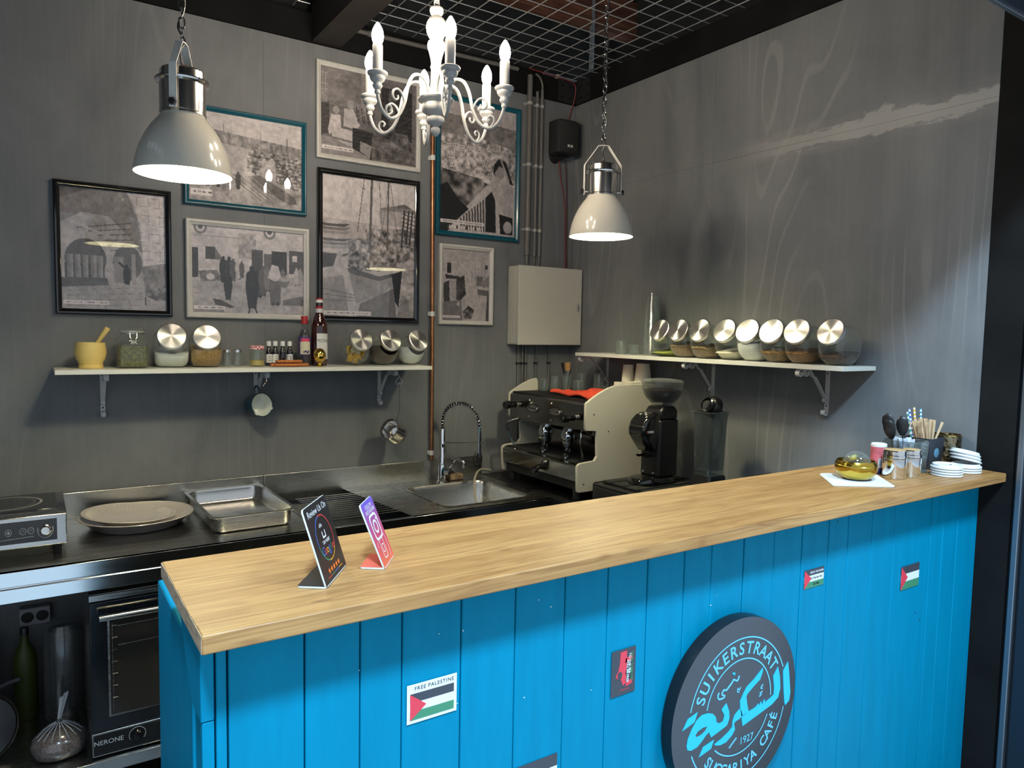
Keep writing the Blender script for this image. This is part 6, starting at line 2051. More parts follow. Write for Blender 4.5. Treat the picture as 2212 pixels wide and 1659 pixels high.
# ================================================================ knock-out drawer, grinder, blender
kd = thing('knock_box_drawer', 'black knock-out drawer under the coffee grinder', 'drawer', (-0.26, -1.0, ZW))
MB().box(-0.498, -0.06, -0.825, -1.165, ZW + 0.0006, 0.992).build('case', M_BLACK, kd, bev=0.004)
MB().box(-0.505, -0.4985, -0.835, -1.155, ZW + 0.012, 0.980).build('drawer_front', M_BLACKM, kd, bev=0.002)
MB().box(-0.45, -0.07, -0.84, -1.155, 0.9925, 1.003).build('rubber_mat', M_RUBBER, kd, bev=0.003)
for y in (-0.90, -0.99, -1.08):
    MB().box(-0.455, -0.08, y - 0.004, y + 0.004, 1.0032, 1.006).build('mat_rib', M_BLACK, kd)
GX, GY, GZ = -0.235, -0.985, 1.0065
gd = thing('coffee_grinder', 'black coffee grinder with a clear bean hopper', 'grinder', (GX, GY, GZ))
bs = []
for ins, z in ((0.0, 0.0), (0.0, 0.012), (0.008, 0.026), (0.03, 0.032)):
    bs.append([(x, y, z) for x, y in rrect(-0.165 + ins, 0.065 - ins, -0.072 + ins, 0.072 - ins, 0.068 - ins * 0.9, 8)])
b_ = MB()
nn = len(bs[0])
for rr in bs:
    b_.v += rr
b_.f.append(tuple(range(nn))[::-1])
for k in range(len(bs) - 1):
    for i in range(nn):
        b_.f.append((k * nn + i, k * nn + (i + 1) % nn, (k + 1) * nn + (i + 1) % nn, (k + 1) * nn + i))
b_.f.append(tuple((len(bs) - 1) * nn + i for i in range(nn)))
b_.build('base', M_BLACKG, gd, local=True, ang=35)
MB().prism(rrect(-0.070, 0.055, -0.062, 0.062, 0.02), 'z', 0.03, 0.285).build('body', M_BLACK, gd, local=True, bev=0.006)
hdp = [(-0.05, 0.318), (-0.085, 0.320), (-0.120, 0.308), (-0.148, 0.284), (-0.160, 0.250), (-0.160, 0.225), (-0.148, 0.205), (-0.100, 0.145), (-0.085, 0.140), (-0.068, 0.155), (-0.055, 0.20)]
MB().prism(hdp, 'y', -0.052, 0.052).build('head', M_BLACKG, gd, local=True, bev=0.016, seg=4)
MB().prism([(-0.055, 0.285), (-0.055, 0.325), (-0.035, 0.345), (0.035, 0.345), (0.052, 0.325), (0.052, 0.285)], 'y', -0.050, 0.050).build('neck', M_BLACK, gd, local=True, bev=0.008)
MB().lathe([(0.042, 0.335), (0.046, 0.340), (0.046, 0.356), (0.056, 0.362), (0.054, 0.366)], (0.0, 0, 0), 36).build('hopper_collar', M_PLASTD, gd, local=True, ang=40)
MB().lathe([(0.050, 0.360), (0.070, 0.376), (0.084, 0.398), (0.091, 0.420), (0.093, 0.448), (0.091, 0.449), (0.088, 0.420), (0.081, 0.400), (0.067, 0.379), (0.047, 0.363)], (0.0, 0, 0), 44).build('hopper', M_PLASTD, gd, local=True, ang=60)
MB().lathe([(0.094, 0.447), (0.095, 0.455), (0.088, 0.462), (0.04, 0.468), (0, 0.468)], (0.0, 0, 0), 44).build('hopper_lid', M_PLASTD, gd, local=True, ang=40)
F_BEAN = grainmat('roasted_beans', (0.050, 0.024, 0.014), (0.018, 0.009, 0.006), 70, 0.35)
MB().lathe([(0, 0.362), (0.044, 0.364), (0.065, 0.381), (0.079, 0.401), (0.085, 0.416), (0.05, 0.424), (0, 0.428)], (0.0, 0, 0), 44).build('beans', F_BEAN, gd, local=True, ang=60)
for a, b in ((-0.118, 0.3090), (-0.106, 0.3135), (-0.130, 0.3010)):
    MB().lathe([(0, 0.0015), (0.0048, 0.001), (0.0056, 0)], (a, -0.022 + (a + 0.118) * 1.3, b + 0.002), 12, Vector((-0.55, 0, 0.83)).to_track_quat('Z', 'Y').to_matrix()).build('button', M_CLIP, gd, local=True)
MB().lathe([(0, 0.0015), (0.0048, 0.001), (0.0056, 0)], (-0.118, 0.012, 0.3105), 12, Vector((-0.55, 0, 0.83)).to_track_quat('Z', 'Y').to_matrix()).build('button', M_CLIP, gd, local=True)
MB().box(-0.130, -0.098, -0.0528, -0.0521, 0.232, 0.242).build('badge', M_CAPW, gd, local=True)
MB().box(-0.138, -0.131, -0.0528, -0.0521, 0.232, 0.242).build('badge_tab', pmat('orange_tab', (0.6, 0.10, 0.03), 0.5), gd, local=True)
for s in (-1, 1):
    MB().tube([(-0.065, s * 0.020, 0.125), (-0.112, s * 0.022, 0.122), (-0.124, s * 0.022, 0.126)], 0.0055, 8).build('fork', M_BLACKG, gd, local=True)
for y in (-0.04, 0.04):
    MB().lathe([(0, 0.006), (0.006, 0.004), (0.007, 0)], (-0.0705, y * 0.8, 0.045), 12, Matrix.Rotation(-PI / 2, 3, 'Y')).build('bolt', M_CHROME, gd, local=True)

BX, BY = -0.225, -1.262
bl = thing('blender', 'blender with a square clear jug beside the grinder', 'blender', (BX, BY, ZW + 0.0006))
MB().prism(rrect(-0.075, 0.075, -0.072, 0.072, 0.02), 'z', 0.0, 0.085).build('base', M_BLACK, bl, local=True, bev=0.008)
MB().prism(rrect(-0.068, 0.068, -0.066, 0.066, 0.02), 'z', 0.0855, 0.108).build('base_top', M_BLACKM, bl, local=True, bev=0.004)


def loft(levels, cap0=True, cap1=True):
    m = MB()
    n = len(levels[0])
    for l in levels:
        m.v += l
    for k in range(len(levels) - 1):
        for i in range(n):
            m.f.append((k * n + i, k * n + (i + 1) % n, (k + 1) * n + (i + 1) % n, (k + 1) * n + i))
    if cap0:
        m.f.append(tuple(range(n))[::-1])
    if cap1:
        m.f.append(tuple((len(levels) - 1) * n + i for i in range(n)))
    return m


def lev(h, z, r):
    return [(x, y, z) for x, y in rrect(-h, h, -h, h, r, 5)]


loft([lev(0.060, 0.1085, 0.014), lev(0.057, 0.150, 0.014), lev(0.050, 0.182, 0.012)]).build('jug_foot', M_BLACK, bl, local=True, ang=35)
loft([lev(0.044, 0.183, 0.010), lev(0.046, 0.20, 0.012), lev(0.054, 0.42, 0.018), lev(0.059, 0.450, 0.024), lev(0.057, 0.450, 0.024), lev(0.052, 0.42, 0.018), lev(0.044, 0.205, 0.012)], True, True).build('jug', M_GLASSD, bl, local=True, ang=50)
MB().tube([(x, y, 0.450) for x, y in rrect(-0.058, 0.058, -0.058, 0.058, 0.024, 6)], 0.003, 8, closed=True).build('jug_rim', M_GLASSD, bl, local=True)
MB().tube(spline([(0.052, 0.02, 0.42), (0.092, 0.022, 0.41), (0.096, 0.022, 0.33), (0.050, 0.02, 0.27)], 6), 0.006, 10).build('jug_handle', M_GLASSD, bl, local=True)
MB().cyl((0, 0, 0.184), (0, 0, 0.225), 0.012, 0.006, 14).build('blade_hub', M_CHROME, bl, local=True)
for k in range(4):
    a = PI / 2 * k + 0.4
    MB().add([(0, -0.004, 0.222), (0, 0.004, 0.222), (0.026, 0.003, 0.232 if k % 2 else 0.214), (0.026, -0.003, 0.232 if k % 2 else 0.214), (0, -0.004, 0.224), (0, 0.004, 0.224), (0.026, 0.003, 0.2335 if k % 2 else 0.2155), (0.026, -0.003, 0.2335 if k % 2 else 0.2155)], [(0, 3, 2, 1), (4, 5, 6, 7), (0, 1, 5, 4), (1, 2, 6, 5), (2, 3, 7, 6), (3, 0, 4, 7)]).xf(Matrix.Rotation(a, 4, 'Z')).build('blade', M_CHROME, bl, local=True)
ld = thing('blender_cover', 'round black blender lid standing on edge in the jug mouth', 'lid', (BX + 0.004, BY, 1.372))
lm = Vector((-0.93, 0.10, 0.30)).to_track_quat('Z', 'Y').to_matrix()
MB().lathe([(0, -0.022), (0.042, -0.022), (0.046, -0.017), (0.046, 0.012), (0.042, 0.018), (0, 0.018)], (0.0, 0.0, 0.0), 36, lm).build('disc', M_BLACK, ld, local=True, ang=35)
MB().lathe([(0.034, 0.018), (0.034, 0.030), (0.030, 0.032), (0.030, 0.018)], (0.0, 0.0, 0.0), 36, lm).build('plug_ring', M_BLACKG, ld, local=True, ang=35)
MB().lathe([(0, 0.018), (0.020, 0.018), (0.019, 0.036), (0, 0.036)], (0.0, 0.0, 0.0), 24, lm).build('plug', M_GLASSD, ld, local=True, ang=35)
bt_ = thing('black_tray', 'black tray edge showing just above the bar by the side wall', 'tray', (-0.15, -1.56, ZW))
MB().box(-0.27, -0.03, -1.45, -1.72, ZW + 0.0006, 1.09).build('box', M_BLACKM, bt_, bev=0.01)
MB().prism(rrect(-0.28, -0.02, -1.73, -1.44, 0.05), 'z', 1.0905, 1.106).build('lid', M_BLACK, bt_, bev=0.004)
MB().lathe([(0, 0.006), (0.006, 0.004), (0.007, 0)], (-0.262, -1.47, 1.1062), 12).build('stud', M_CHROME, bt_)

# ================================================================ round sign on the bar front
SX, SZ = -1.2285, 0.782
M_SIGNF = pmat('charcoal_sign_face', (0.055, 0.062, 0.075), 0.45)
M_SIGNE = pmat('black_sign_edge', (0.008, 0.009, 0.011), 0.3)
M_CYAN = pmat('cyan_vinyl', (0.010, 0.50, 0.80), 0.4)
M_CYANL = pmat('pale_cyan_vinyl', (0.12, 0.52, 0.70), 0.4)
sg = thing('round_sign', 'round black sign with cyan lettering on the bar front', 'sign', (SX, YP, SZ))
rot = Matrix.Rotation(PI / 2, 3, 'X')
MB().lathe([(0, 0.0005), (0.2225, 0.0005), (0.2230, 0.003), (0.2230, 0.030), (0.2225, 0.032)], (SX, YP - 0.0016, SZ), 96, rot).build('disc', M_SIGNE, sg, ang=50)
MB().lathe([(0.2225, 0.0319), (0.2215, 0.0326), (0, 0.0326)], (SX, YP - 0.0016, SZ), 96, rot).build('face', M_SIGNF, sg, ang=50)
YF = YP - 0.0016 - 0.0331


def flat(poly, d=0.0):
    return MB().prism([(-1.224 + x / 1000, 0.785 + z / 1000) for x, z in poly], 'y', YF + 0.0004, YF - 0.0006 - d)


def stroke(pts, w):
    pts = [Vector((-1.224 + x / 1000, 0, 0.785 + z / 1000)) for x, z in pts]
    pts = spline(pts, 4)
    return MB().ribbon([p + Vector((0, YF - 0.0001, 0)) for p in pts], w, 0.001, (0, 1, 0))


def ring_arc(cx, cz, r, w, a0, a1, name='ring_arc'):
    n = max(8, int(abs(a1 - a0) / 3))
    v = []
    for k in range(n + 1):
        a = R(a0 + (a1 - a0) * k / n)
        for rr in (r - w / 2, r + w / 2):
            v.append((cx + rr * math.cos(a), YF - 0.0004, cz + rr * math.sin(a)))
    MB().add(v, [(2 * k, 2 * k + 1, 2 * k + 3, 2 * k + 2) for k in range(n)]).build(name, M_CYANL, sg, flat=True)


ring_arc(-1.2234, 0.7806, 0.1746, 0.0036, 22, 167)
ring_arc(-1.2234, 0.7806, 0.1746, 0.0036, -158, -13)
ring_arc(-1.224, 0.7871, 0.1168, 0.0036, -1, 169)
ring_arc(-1.224, 0.7871, 0.1168, 0.0036, -135, -24)
A_ = dict(
    alif=[(182.6, 69.1), (188.8, 40.1), (197.8, -14.9), (194.4, -35.1), (178.7, -44.0), (174.8, -35.0), (169.6, -2.1), (164.4, 41.0), (163.8, 49.0), (173.1, 59.7)],
    lam=[(142.6, 66.0), (151.7, 39.1), (155.6, 6.8), (148.4, -14.7), (125.4, -26.5), (87.1, -35.0), (45.9, -43.6), (14.8, -50.3), (11.2, -34.7), (14.9, -23.3), (35.0, -19.5), (55.4, -17.2), (64.7, -14.7), (70.8, -9.3), (74.3, -16.4), (81.3, -6.6), (85.9, -17.6), (93.4, -3.8), (97.2, -13.5), (116.3, -8.5), (129.7, -3.1), (130.5, 13.5), (125.0, 45.9)],
    kaf=[(83.2, 78.1), (83.1, 69.3), (74.4, 51.2), (48.0, 37.9), (28.3, 26.8), (24.3, 20.4), (28.0, 3.1), (35.0, -19.5), (15.0, -24.6), (11.2, -34.7), (7.1, -16.1), (3.3, -2.5), (1.5, 15.4), (11.5, 30.1), (23.5, 44.4), (50.5, 57.3)],
    ra=[(4.4, -2.8), (13.0, -22.7), (0.6, -29.2), (-12.0, -30.5), (-17.1, -35.2), (-12.6, -50.2), (-22.7, -62.1), (-43.4, -73.0), (-64.5, -73.9), (-82.2, -68.8), (-84.1, -65.3), (-58.4, -58.6), (-34.2, -48.7), (-23.9, -41.8), (-23.0, -27.2), (-16.6, -14.2), (-4.4, -6.5)],
    ta=[(-131.2, 18.7), (-111.0, 17.7), (-93.6, 11.5), (-82.7, -0.1), (-80.2, -13.0), (-67.7, -19.1), (-57.3, -17.2), (-52.8, -3.8), (-62.4, 9.9), (-62.6, 13.6), (-47.4, 24.0), (-36.5, 1.3), (-34.7, -16.4), (-42.4, -31.4), (-66.6, -37.7), (-97.3, -44.7), (-104.9, -29.8), (-114.9, -34.1), (-127.8, -44.5), (-143.9, -53.9), (-163.6, -56.0), (-175.3, -51.1), (-178.4, -40.7), (-175.0, -25.2), (-163.0, -5.3), (-147.4, 11.5)],
    dot1=[(-145.8, 30.0), (-155.5, 9.1), (-194.0, -0.7), (-177.5, 22.6)],
    dot2=[(-86.5, -53.6), (-95.7, -72.6), (-135.8, -80.4), (-123.5, -60.3)],
    dot3=[(-31.4, 91.9), (-21.4, 93.1), (-20.2, 84.1)])
for k_, P in A_.items():
    flat(P).build('calligraphy', M_CYAN, sg, flat=True)
flat([(-150.5, -23.2), (-142.6, -16.1), (-126.2, -12.7), (-112.7, -13.1), (-119.0, -20.8), (-132.1, -26.4), (-147.0, -27.9)], 0.0005).build('calligraphy_eye', M_SIGNF, sg, flat=True)
for P, w in (([(-4.4, 80.1), (-11.0, 69.5), (-23.9, 75.3), (-29.0, 70.5), (-37.5, 64.1), (-49.4, 56.3), (-58.3, 58.7), (-64.7, 49.5), (-54.6, 44.3), (-58.9, 39.9), (-73.9, 40.6), (-78.6, 48.4), (-74.9, 57.0)], 0.0042),
             ([(2.2, 50.0), (-3.2, 44.0), (-7.9, 49.7), (-9.2, 40.6), (-1.9, 39.9)], 0.0025), ([(86.9, 35.2), (78.3, 27.3), (85.3, 25.0)], 0.0028),
             ([(85.4, 17.8), (75.3, 14.1), (82.0, 11.6), (73.5, 7.0)], 0.0028), ([(-5.7, -73.5), (-18, -82), (-31.6, -91.6)], 0.0032)):
    stroke(P, w).build('calligraphy_mark', M_CYANL, sg, flat=True)


def arc_text(t, cx, cz, r, a0, a1, size, outward=True):
    n = len(t)
    for i, c in enumerate(t):
        if c == ' ':
            continue
        a = R(a0 + (a1 - a0) * i / (n - 1))
        up = Vector((math.cos(a), 0, math.sin(a))) * (1 if outward else -1)
        ux = Vector((up.z, 0, -up.x))
        o = Vector((cx + r * math.cos(a), YF - 0.0004, cz + r * math.sin(a)))
        MB().add(*text_on(c, size, o, ux, up, thick=0.022)).build('letter', M_CYANL, sg, flat=True)


arc_text('SUIKERSTRAAT', -1.224, 0.783, 0.1455, 158, 33, 0.042)
arc_text('SUCCARIYA CAFÉ', -1.224, 0.783, 0.1470, -136, -23, 0.036, False)
MB().add(*text_on('1927', 0.026, (-1.224 + 0.031, YF - 0.0004, 0.785 - 0.087), (1, 0, 0.0), (0, 0, 1), thick=0.01)).build('letter', M_CYANL, sg, flat=True)

# ================================================================ stickers on the bar front
M_STW = pmat('sticker_white', (0.74, 0.78, 0.80), 0.4)
M_STK = pmat('sticker_black', (0.045, 0.050, 0.065), 0.4)
M_STG = pmat('sticker_green', (0.05, 0.24, 0.13), 0.4)
M_STR = pmat('sticker_red', (0.72, 0.045, 0.075), 0.4)


def flag(label, x0, x1, z0, z1, border=0.0, top=0.0, text=None, lines=None):
    t = thing('flag_sticker', label, 'sticker', ((x0 + x1) / 2, YP, z0), group='flag stickers on the bar front')
    y = YP - 0.0014
    if border:
        MB().box(x0, x1, y, y - 0.0006, z0, z1).build('paper', M_STW, t)
        y -= 0.0006
    a0, a1, b0, b1 = x0 + border, x1 - border, z0 + border, z1 - border - top
    h = (b1 - b0) / 3
    MB().box(a0, a1, y, y - 0.0005, b0 + 2 * h, b1).build('black_stripe', M_STK, t)
    MB().box(a0, a1, y, y - 0.0005, b0 + h, b0 + 2 * h).build('white_stripe', M_STW, t)
    MB().box(a0, a1, y, y - 0.0005, b0, b0 + h).build('green_stripe', M_STG, t)
    MB().prism([(a0, b0), (a0 + (a1 - a0) * 0.36, (b0 + b1) / 2), (a0, b1)], 'y', y - 0.0005, y - 0.0009).build('red_triangle', M_STR, t)
    if text:
        MB().add(*text_on(text, 0.0098, ((a0 + a1) / 2 + 0.004, y - 0.0006, z1 - 0.0085), (1, 0, 0), (0, 0, 1), spacing=1.15)).build('lettering', M_INK, t, flat=True)
    for (s, mt, zz, sz) in lines or ():
        MB().add(*text_on(s, sz, (a0 + (a1 - a0) * 0.62, y - 0.0011, b0 + (b1 - b0) * zz), (1, 0, 0), (0, 0, 1), thick=0.02)).build('lettering', mt, t, flat=True)


flag('white bordered flag sticker reading FREE PALESTINE', -2.082, -1.9825, 0.9785, 1.0495, 0.006, 0.011, 'FREE PALESTINE')
flag('small flag sticker with white lettering beside the round sign', -0.940, -0.8545, 1.0105, 1.061, lines=[('FROM THE RIVER', M_STW, 0.82, 0.0078), ('TO THE SEA WILL', M_INK, 0.5, 0.0066), ('BE FREE', M_INK, 0.17, 0.0075)])
flag('plain flag sticker near the end of the bar', -0.457, -0.354, 0.918, 0.990)
flag('flag sticker lowest on the bar, left of the round sign', -1.872, -1.746, 0.744, 0.822)
fs_ = thing('poster_sticker', 'dark sticker with a raised red fist on the bar front', 'sticker', (-1.571, YP, 0.897))
MB().box(-1.606, -1.537, YP - 0.0014, YP - 0.002, 0.897, 0.998).build('paper', M_STK, fs_)
yq = YP - 0.0023


def fpoly(P, mt, nm='print', d=0.0):
    MB().prism([(-1.606 + u * 0.069, 0.998 - v * 0.101) for u, v in P], 'y', yq + 0.0003, yq - 0.0003 - d).build(nm, mt, fs_, flat=True)


fpoly([(0.36, 0.06), (0.62, 0.05), (0.63, 0.42), (0.60, 0.76), (0.48, 0.80), (0.40, 0.66), (0.24, 0.62), (0.18, 0.56), (0.28, 0.46), (0.34, 0.3)], M_STR)
fpoly([(0.27, 0.50), (0.36, 0.47), (0.44, 0.52), (0.42, 0.63), (0.30, 0.66), (0.26, 0.58)], M_STK, 'print', 0.0003)
for k in range(3):
    fpoly([(0.60 - 0.02 * k, 0.84 - 0.26 * k), (0.86, 0.80 - 0.26 * k), (0.86, 0.70 - 0.26 * k), (0.62 - 0.02 * k, 0.74 - 0.26 * k)], M_STR if k != 1 else M_STG)
vt = (0, 0, -1)
for s, u, v, mt in (('FROM THE RIVER', 0.83, 0.42, M_STG), ('TO THE SEA', 0.74, 0.34, M_STW), ('WILL BE FREE', 0.66, 0.50, M_STW)):
    MB().add(*text_on(s, 0.0085, (-1.606 + u * 0.069, yq - 0.0009, 0.998 - v * 0.101), vt, (1, 0, 0), thick=0.02)).build('lettering', mt, fs_, flat=True)
MB().add(*text_on('PALESTINE', 0.0055, (-1.568, yq - 0.0004, 0.908), (1, 0, 0), (0, 0, 1))).build('lettering', M_STR, fs_, flat=True)

# ================================================================ two folded counter stands
def folded_stand(name, label, P0, P1, lean, h, foot, mat_face, mat_back, deco):
    """acrylic sheet folded along P0-P1: face rises leaning back over the flat foot"""
    P0, P1 = Vector(P0), Vector(P1)
    e = P1 - P0
    W = e.length
    ux = e.normalized()
    n = Vector((ux.y, -ux.x, 0))          # faces the hall
    if n.y > 0:
        n = -n
    ang = math.atan2(lean, h)
    uy = Vector((-n.x * math.sin(ang), -n.y * math.sin(ang), math.cos(ang)))
    nf = ux.cross(uy)
    L = math.hypot(lean, h)
    t = thing(name, label, 'counter stand', P0 + e * 0.5)
    off = ORG[t.name]
    th = 0.0028

    def sheet(nm, o, a, b, wa, lb, nrm, mt, r=0.006):
        poly = rrect(0, wa, 0, lb, r, 4)
        v = [o + a * p[0] + b * p[1] for p in poly] + [o + a * p[0] + b * p[1] - nrm * th for p in poly]
        k = len(poly)
        f = [tuple(range(k)), tuple(range(k, 2 * k))[::-1]] + [(i, k + i, k + (i + 1) % k, (i + 1) % k) for i in range(k)]
        return MB().add(v, f).build(nm, mt, t)
    sheet('face_sheet', P0 + Vector((0, 0, 0.0005)), ux, uy, W, L, nf, M_STW)
    sheet('foot_sheet', P0 + Vector((0, 0, 0.0035)), ux, -n, W, foot, Vector((0, 0, 1)), M_STW)
    fo = P0 + nf * 0.0003 + Vector((0, 0, 0.0005))
    poly = rrect(0.0002, W - 0.0002, 0.0002, L - 0.0002, 0.006, 4)

    def pt(u, v, d=0.0):
        return fo + ux * u + uy * v + nf * d
    MB().add([pt(*p) for p in poly], [tuple(range(len(poly)))]).build('face_print', mat_face, t, flat=True)
    bo = P0 + Vector((0, 0, 0.0005)) - nf * (th + 0.0003)
    MB().add([bo + ux * p[0] + uy * p[1] for p in poly], [tuple(range(len(poly)))[::-1]]).build('back_print', mat_back, t, flat=True)
    fp2 = rrect(0.0002, W - 0.0002, 0.0002, foot - 0.0002, 0.005, 4)
    MB().add([P0 + ux * p[0] - n * p[1] + Vector((0, 0, 0.0038)) for p in fp2], [tuple(range(len(fp2)))]).build('foot_print', mat_back, t, flat=True)

    def txt(s, size, u, v, mt, **k):
        MB().add(*text_on(s, size, pt(u * W, v * L, 0.0004), ux, uy, **k)).build('lettering', mt, t, flat=True)

    def ring(u, v, rx, rz, w, a0, a1, mt, sq=False, nm='ring'):
        N_ = 40
        vv = []
        for k in range(N_ + 1):
            a = R(a0 + (a1 - a0) * k / N_)
            c, s = math.cos(a), math.sin(a)
            if sq:
                m = (abs(c) ** 5 + abs(s) ** 5) ** (-0.2)
                c, s = c * m, s * m
            vv.append(pt(u * W + (rx - w) * c, v * L + (rz - w) * s, 0.0004))
            vv.append(pt(u * W + rx * c, v * L + rz * s, 0.0004))
        MB().add(vv, [(2 * k, 2 * k + 1, 2 * k + 3, 2 * k + 2) for k in range(N_)]).build(nm, mt, t, flat=True)

    def polyp(P, mt, nm='print'):
        MB().add([pt(u * W, v * L, 0.0004) for u, v in P], [tuple(range(len(P)))]).build(nm, mt, t, flat=True)
    deco(txt, ring, polyp, W, L)
    return t


M_PB = pmat('print_blue', (0.05, 0.16, 0.55), 0.4)
M_PR = pmat('print_red', (0.65, 0.06, 0.05), 0.4)
M_PY = pmat('print_amber', (0.75, 0.36, 0.03), 0.4)
M_PG = pmat('print_green', (0.04, 0.26, 0.12), 0.4)
M_PO = pmat('print_orange', (0.85, 0.20, 0.03), 0.4)
M_PW = pmat('print_white', (0.78, 0.78, 0.80), 0.4)
M_PK = pmat('print_black', (0.016, 0.016, 0.018), 0.35)


def deco1(txt, ring, polyp, W, L):
    txt('Review Us On', 0.0165, 0.5, 0.895, M_PW)
    r = 0.040
    ring(0.5, 0.53, r, r, 0.0020, 100, 190, M_PB)
    ring(0.5, 0.53, r, r, 0.0020, -40, 100, M_PR)
    ring(0.5, 0.53, r, r, 0.0020, -100, -40, M_PY)
    ring(0.5, 0.53, r, r, 0.0020, -170, -100, M_PG)
    ring(0.45, 0.66, 0.008, 0.008, 0.0014, 20, 160, M_PW)
    ring(0.45, 0.66, 0.005, 0.005, 0.0014, 20, 160, M_PW)
    polyp([(0.42, 0.53), (0.56, 0.53), (0.56, 0.62), (0.535, 0.62), (0.535, 0.55), (0.445, 0.55), (0.445, 0.62), (0.42, 0.62)], M_PW)
    txt('TAP HERE', 0.0085, 0.5, 0.48, M_PW, thick=0.01)
    for k, (c, m) in enumerate(zip('Google', (M_PB, M_PR, M_PY, M_PB, M_PG, M_PR))):
        txt(c, 0.021, 0.30 + 0.082 * k, 0.385, m)
    for k in range(5):
        P = []
        for q in range(10):
            a = PI / 2 + q * PI / 5
            rr = 0.0062 if q % 2 == 0 else 0.0027
            P.append((0.28 + 0.11 * k + rr * math.cos(a) / W, 0.145 + rr * math.sin(a) / L))
        polyp(P, M_PO, 'star')
    for a, b, m in ((0.16, 0.33, M_PR), (0.33, 0.50, M_PG), (0.50, 0.67, M_PB), (0.67, 0.84, M_PY)):
        polyp([(a, 0.075), (b, 0.075), (b, 0.085), (a, 0.085)], m)


folded_stand('review_stand', 'black folded stand with a coloured ring and orange stars', (-2.223, -2.206, ZT), (-2.153, -2.109, ZT), 0.041, 0.129, 0.050, M_PK, M_PK, deco1)

M_GRAD = pmat('purple_orange_gradient', (0.5, 0.1, 0.2), 0.4)
_nt = M_GRAD.node_tree
_g = _nt.nodes.new('ShaderNodeNewGeometry')
_s = _nt.nodes.new('ShaderNodeSeparateXYZ')
_nt.links.new(_g.outputs['Position'], _s.inputs[0])
_f = rng(_nt, _s.outputs[2], ZT, ZT + 0.114)
_r = _nt.nodes.new('ShaderNodeValToRGB')
_r.color_ramp.elements[0].color = (0.78, 0.16, 0.07, 1)
_r.color_ramp.elements[1].color = (0.14, 0.10, 0.55, 1)
_e = _r.color_ramp.elements.new(0.32)
_e.color = (0.66, 0.07, 0.10, 1)
_e = _r.color_ramp.elements.new(0.68)
_e.color = (0.42, 0.09, 0.26, 1)
_nt.links.new(_f, _r.inputs['Fac'])
_nt.links.new(_r.outputs['Color'], _nt.nodes['Principled BSDF'].inputs['Base Color'])


def deco2(txt, ring, polyp, W, L):
    txt('FOLLOW', 0.0105, 0.5, 0.905, M_PW, thick=0.01)
    txt('INSTAGRAM', 0.0105, 0.5, 0.83, M_PW, thick=0.01)
    ring(0.5, 0.585, 0.0245, 0.0245, 0.0045, 0, 360, M_PW, True)
    ring(0.5, 0.585, 0.0130, 0.0130, 0.0042, 0, 360, M_PW)
    ring(0.70, 0.68, 0.0028, 0.0028, 0.0027, 0, 360, M_PW)
    ring(0.46, 0.25, 0.0125, 0.0185, 0.0018, 0, 360, M_PW, True)
    ring(0.46, 0.25, 0.0070, 0.0080, 0.0016, 0, 360, M_PW, True)
    ring(0.75, 0.25, 0.0080, 0.0240, 0.0016, -80, 60, M_PW)
    ring(0.22, 0.32, 0.0065, 0.0090, 0.0016, 90, 200, M_PW)


folded_stand('follow_stand', 'purple to orange folded stand with a white camera outline', (-2.103, -2.165, ZT), (-2.056, -2.100, ZT), 0.0455, 0.114, 0.046, M_GRAD, pmat('coral_print', (0.75, 0.14, 0.09), 0.4), deco2)

# ================================================================ things at the far end of the bar
zb_ = ZT + 0.0006
nk = MB()
Pn = [(-0.578, -2.008), (-0.702, -2.134), (-0.561, -2.232), (-0.416, -2.086)]
for k in range(3):
    nk.prism([(x + 0.002 * k, y - 0.001 * k) for x, y in Pn], 'z', zb_ + 0.0012 * k, zb_ + 0.0012 * k + 0.0009)
tag(nk.build('paper_napkin', pmat('white_tissue', (0.80, 0.82, 0.84), 0.9, bump=0.3, bscale=120)), 'folded white napkin under the brass bowl', 'napkin')
zn = zb_ + 0.0045
M_BRASSB = pmat('dark_brass', (0.55, 0.38, 0.06), 0.17, 1.0)
bw_ = thing('brass_bowl', 'shallow polished brass bowl on the white napkin', 'bowl', (-0.560, -2.116, zn))
MB().lathe([(0, 0.0), (0.030, 0.0), (0.043, 0.004), (0.055, 0.018), (0.0595, 0.034), (0.0585, 0.048), (0.054, 0.056), (0.0515, 0.056), (0.0555, 0.047), (0.0565, 0.034), (0.052, 0.020), (0.041, 0.0085), (0, 0.005)], seg=56).build('shell', M_BRASSB, bw_, local=True, ang=60)
MB().lathe([(0.0590, 0.0415), (0.0596, 0.043), (0.0585, 0.0445)], seg=56).build('groove', M_BRASSB, bw_, local=True)
gb = MB().lathe([(0, 0.0), (0.020, 0.003), (0.034, 0.014), (0.040, 0.032), (0.037, 0.050), (0.025, 0.066), (0.010, 0.073), (0, 0.0745)], (-0.552, -2.112, zn + 0.0075), 36)
tag(gb.build('glass_ball', M_GLASS, ang=80), 'clear glass dome sitting in the brass bowl', 'glass dome')

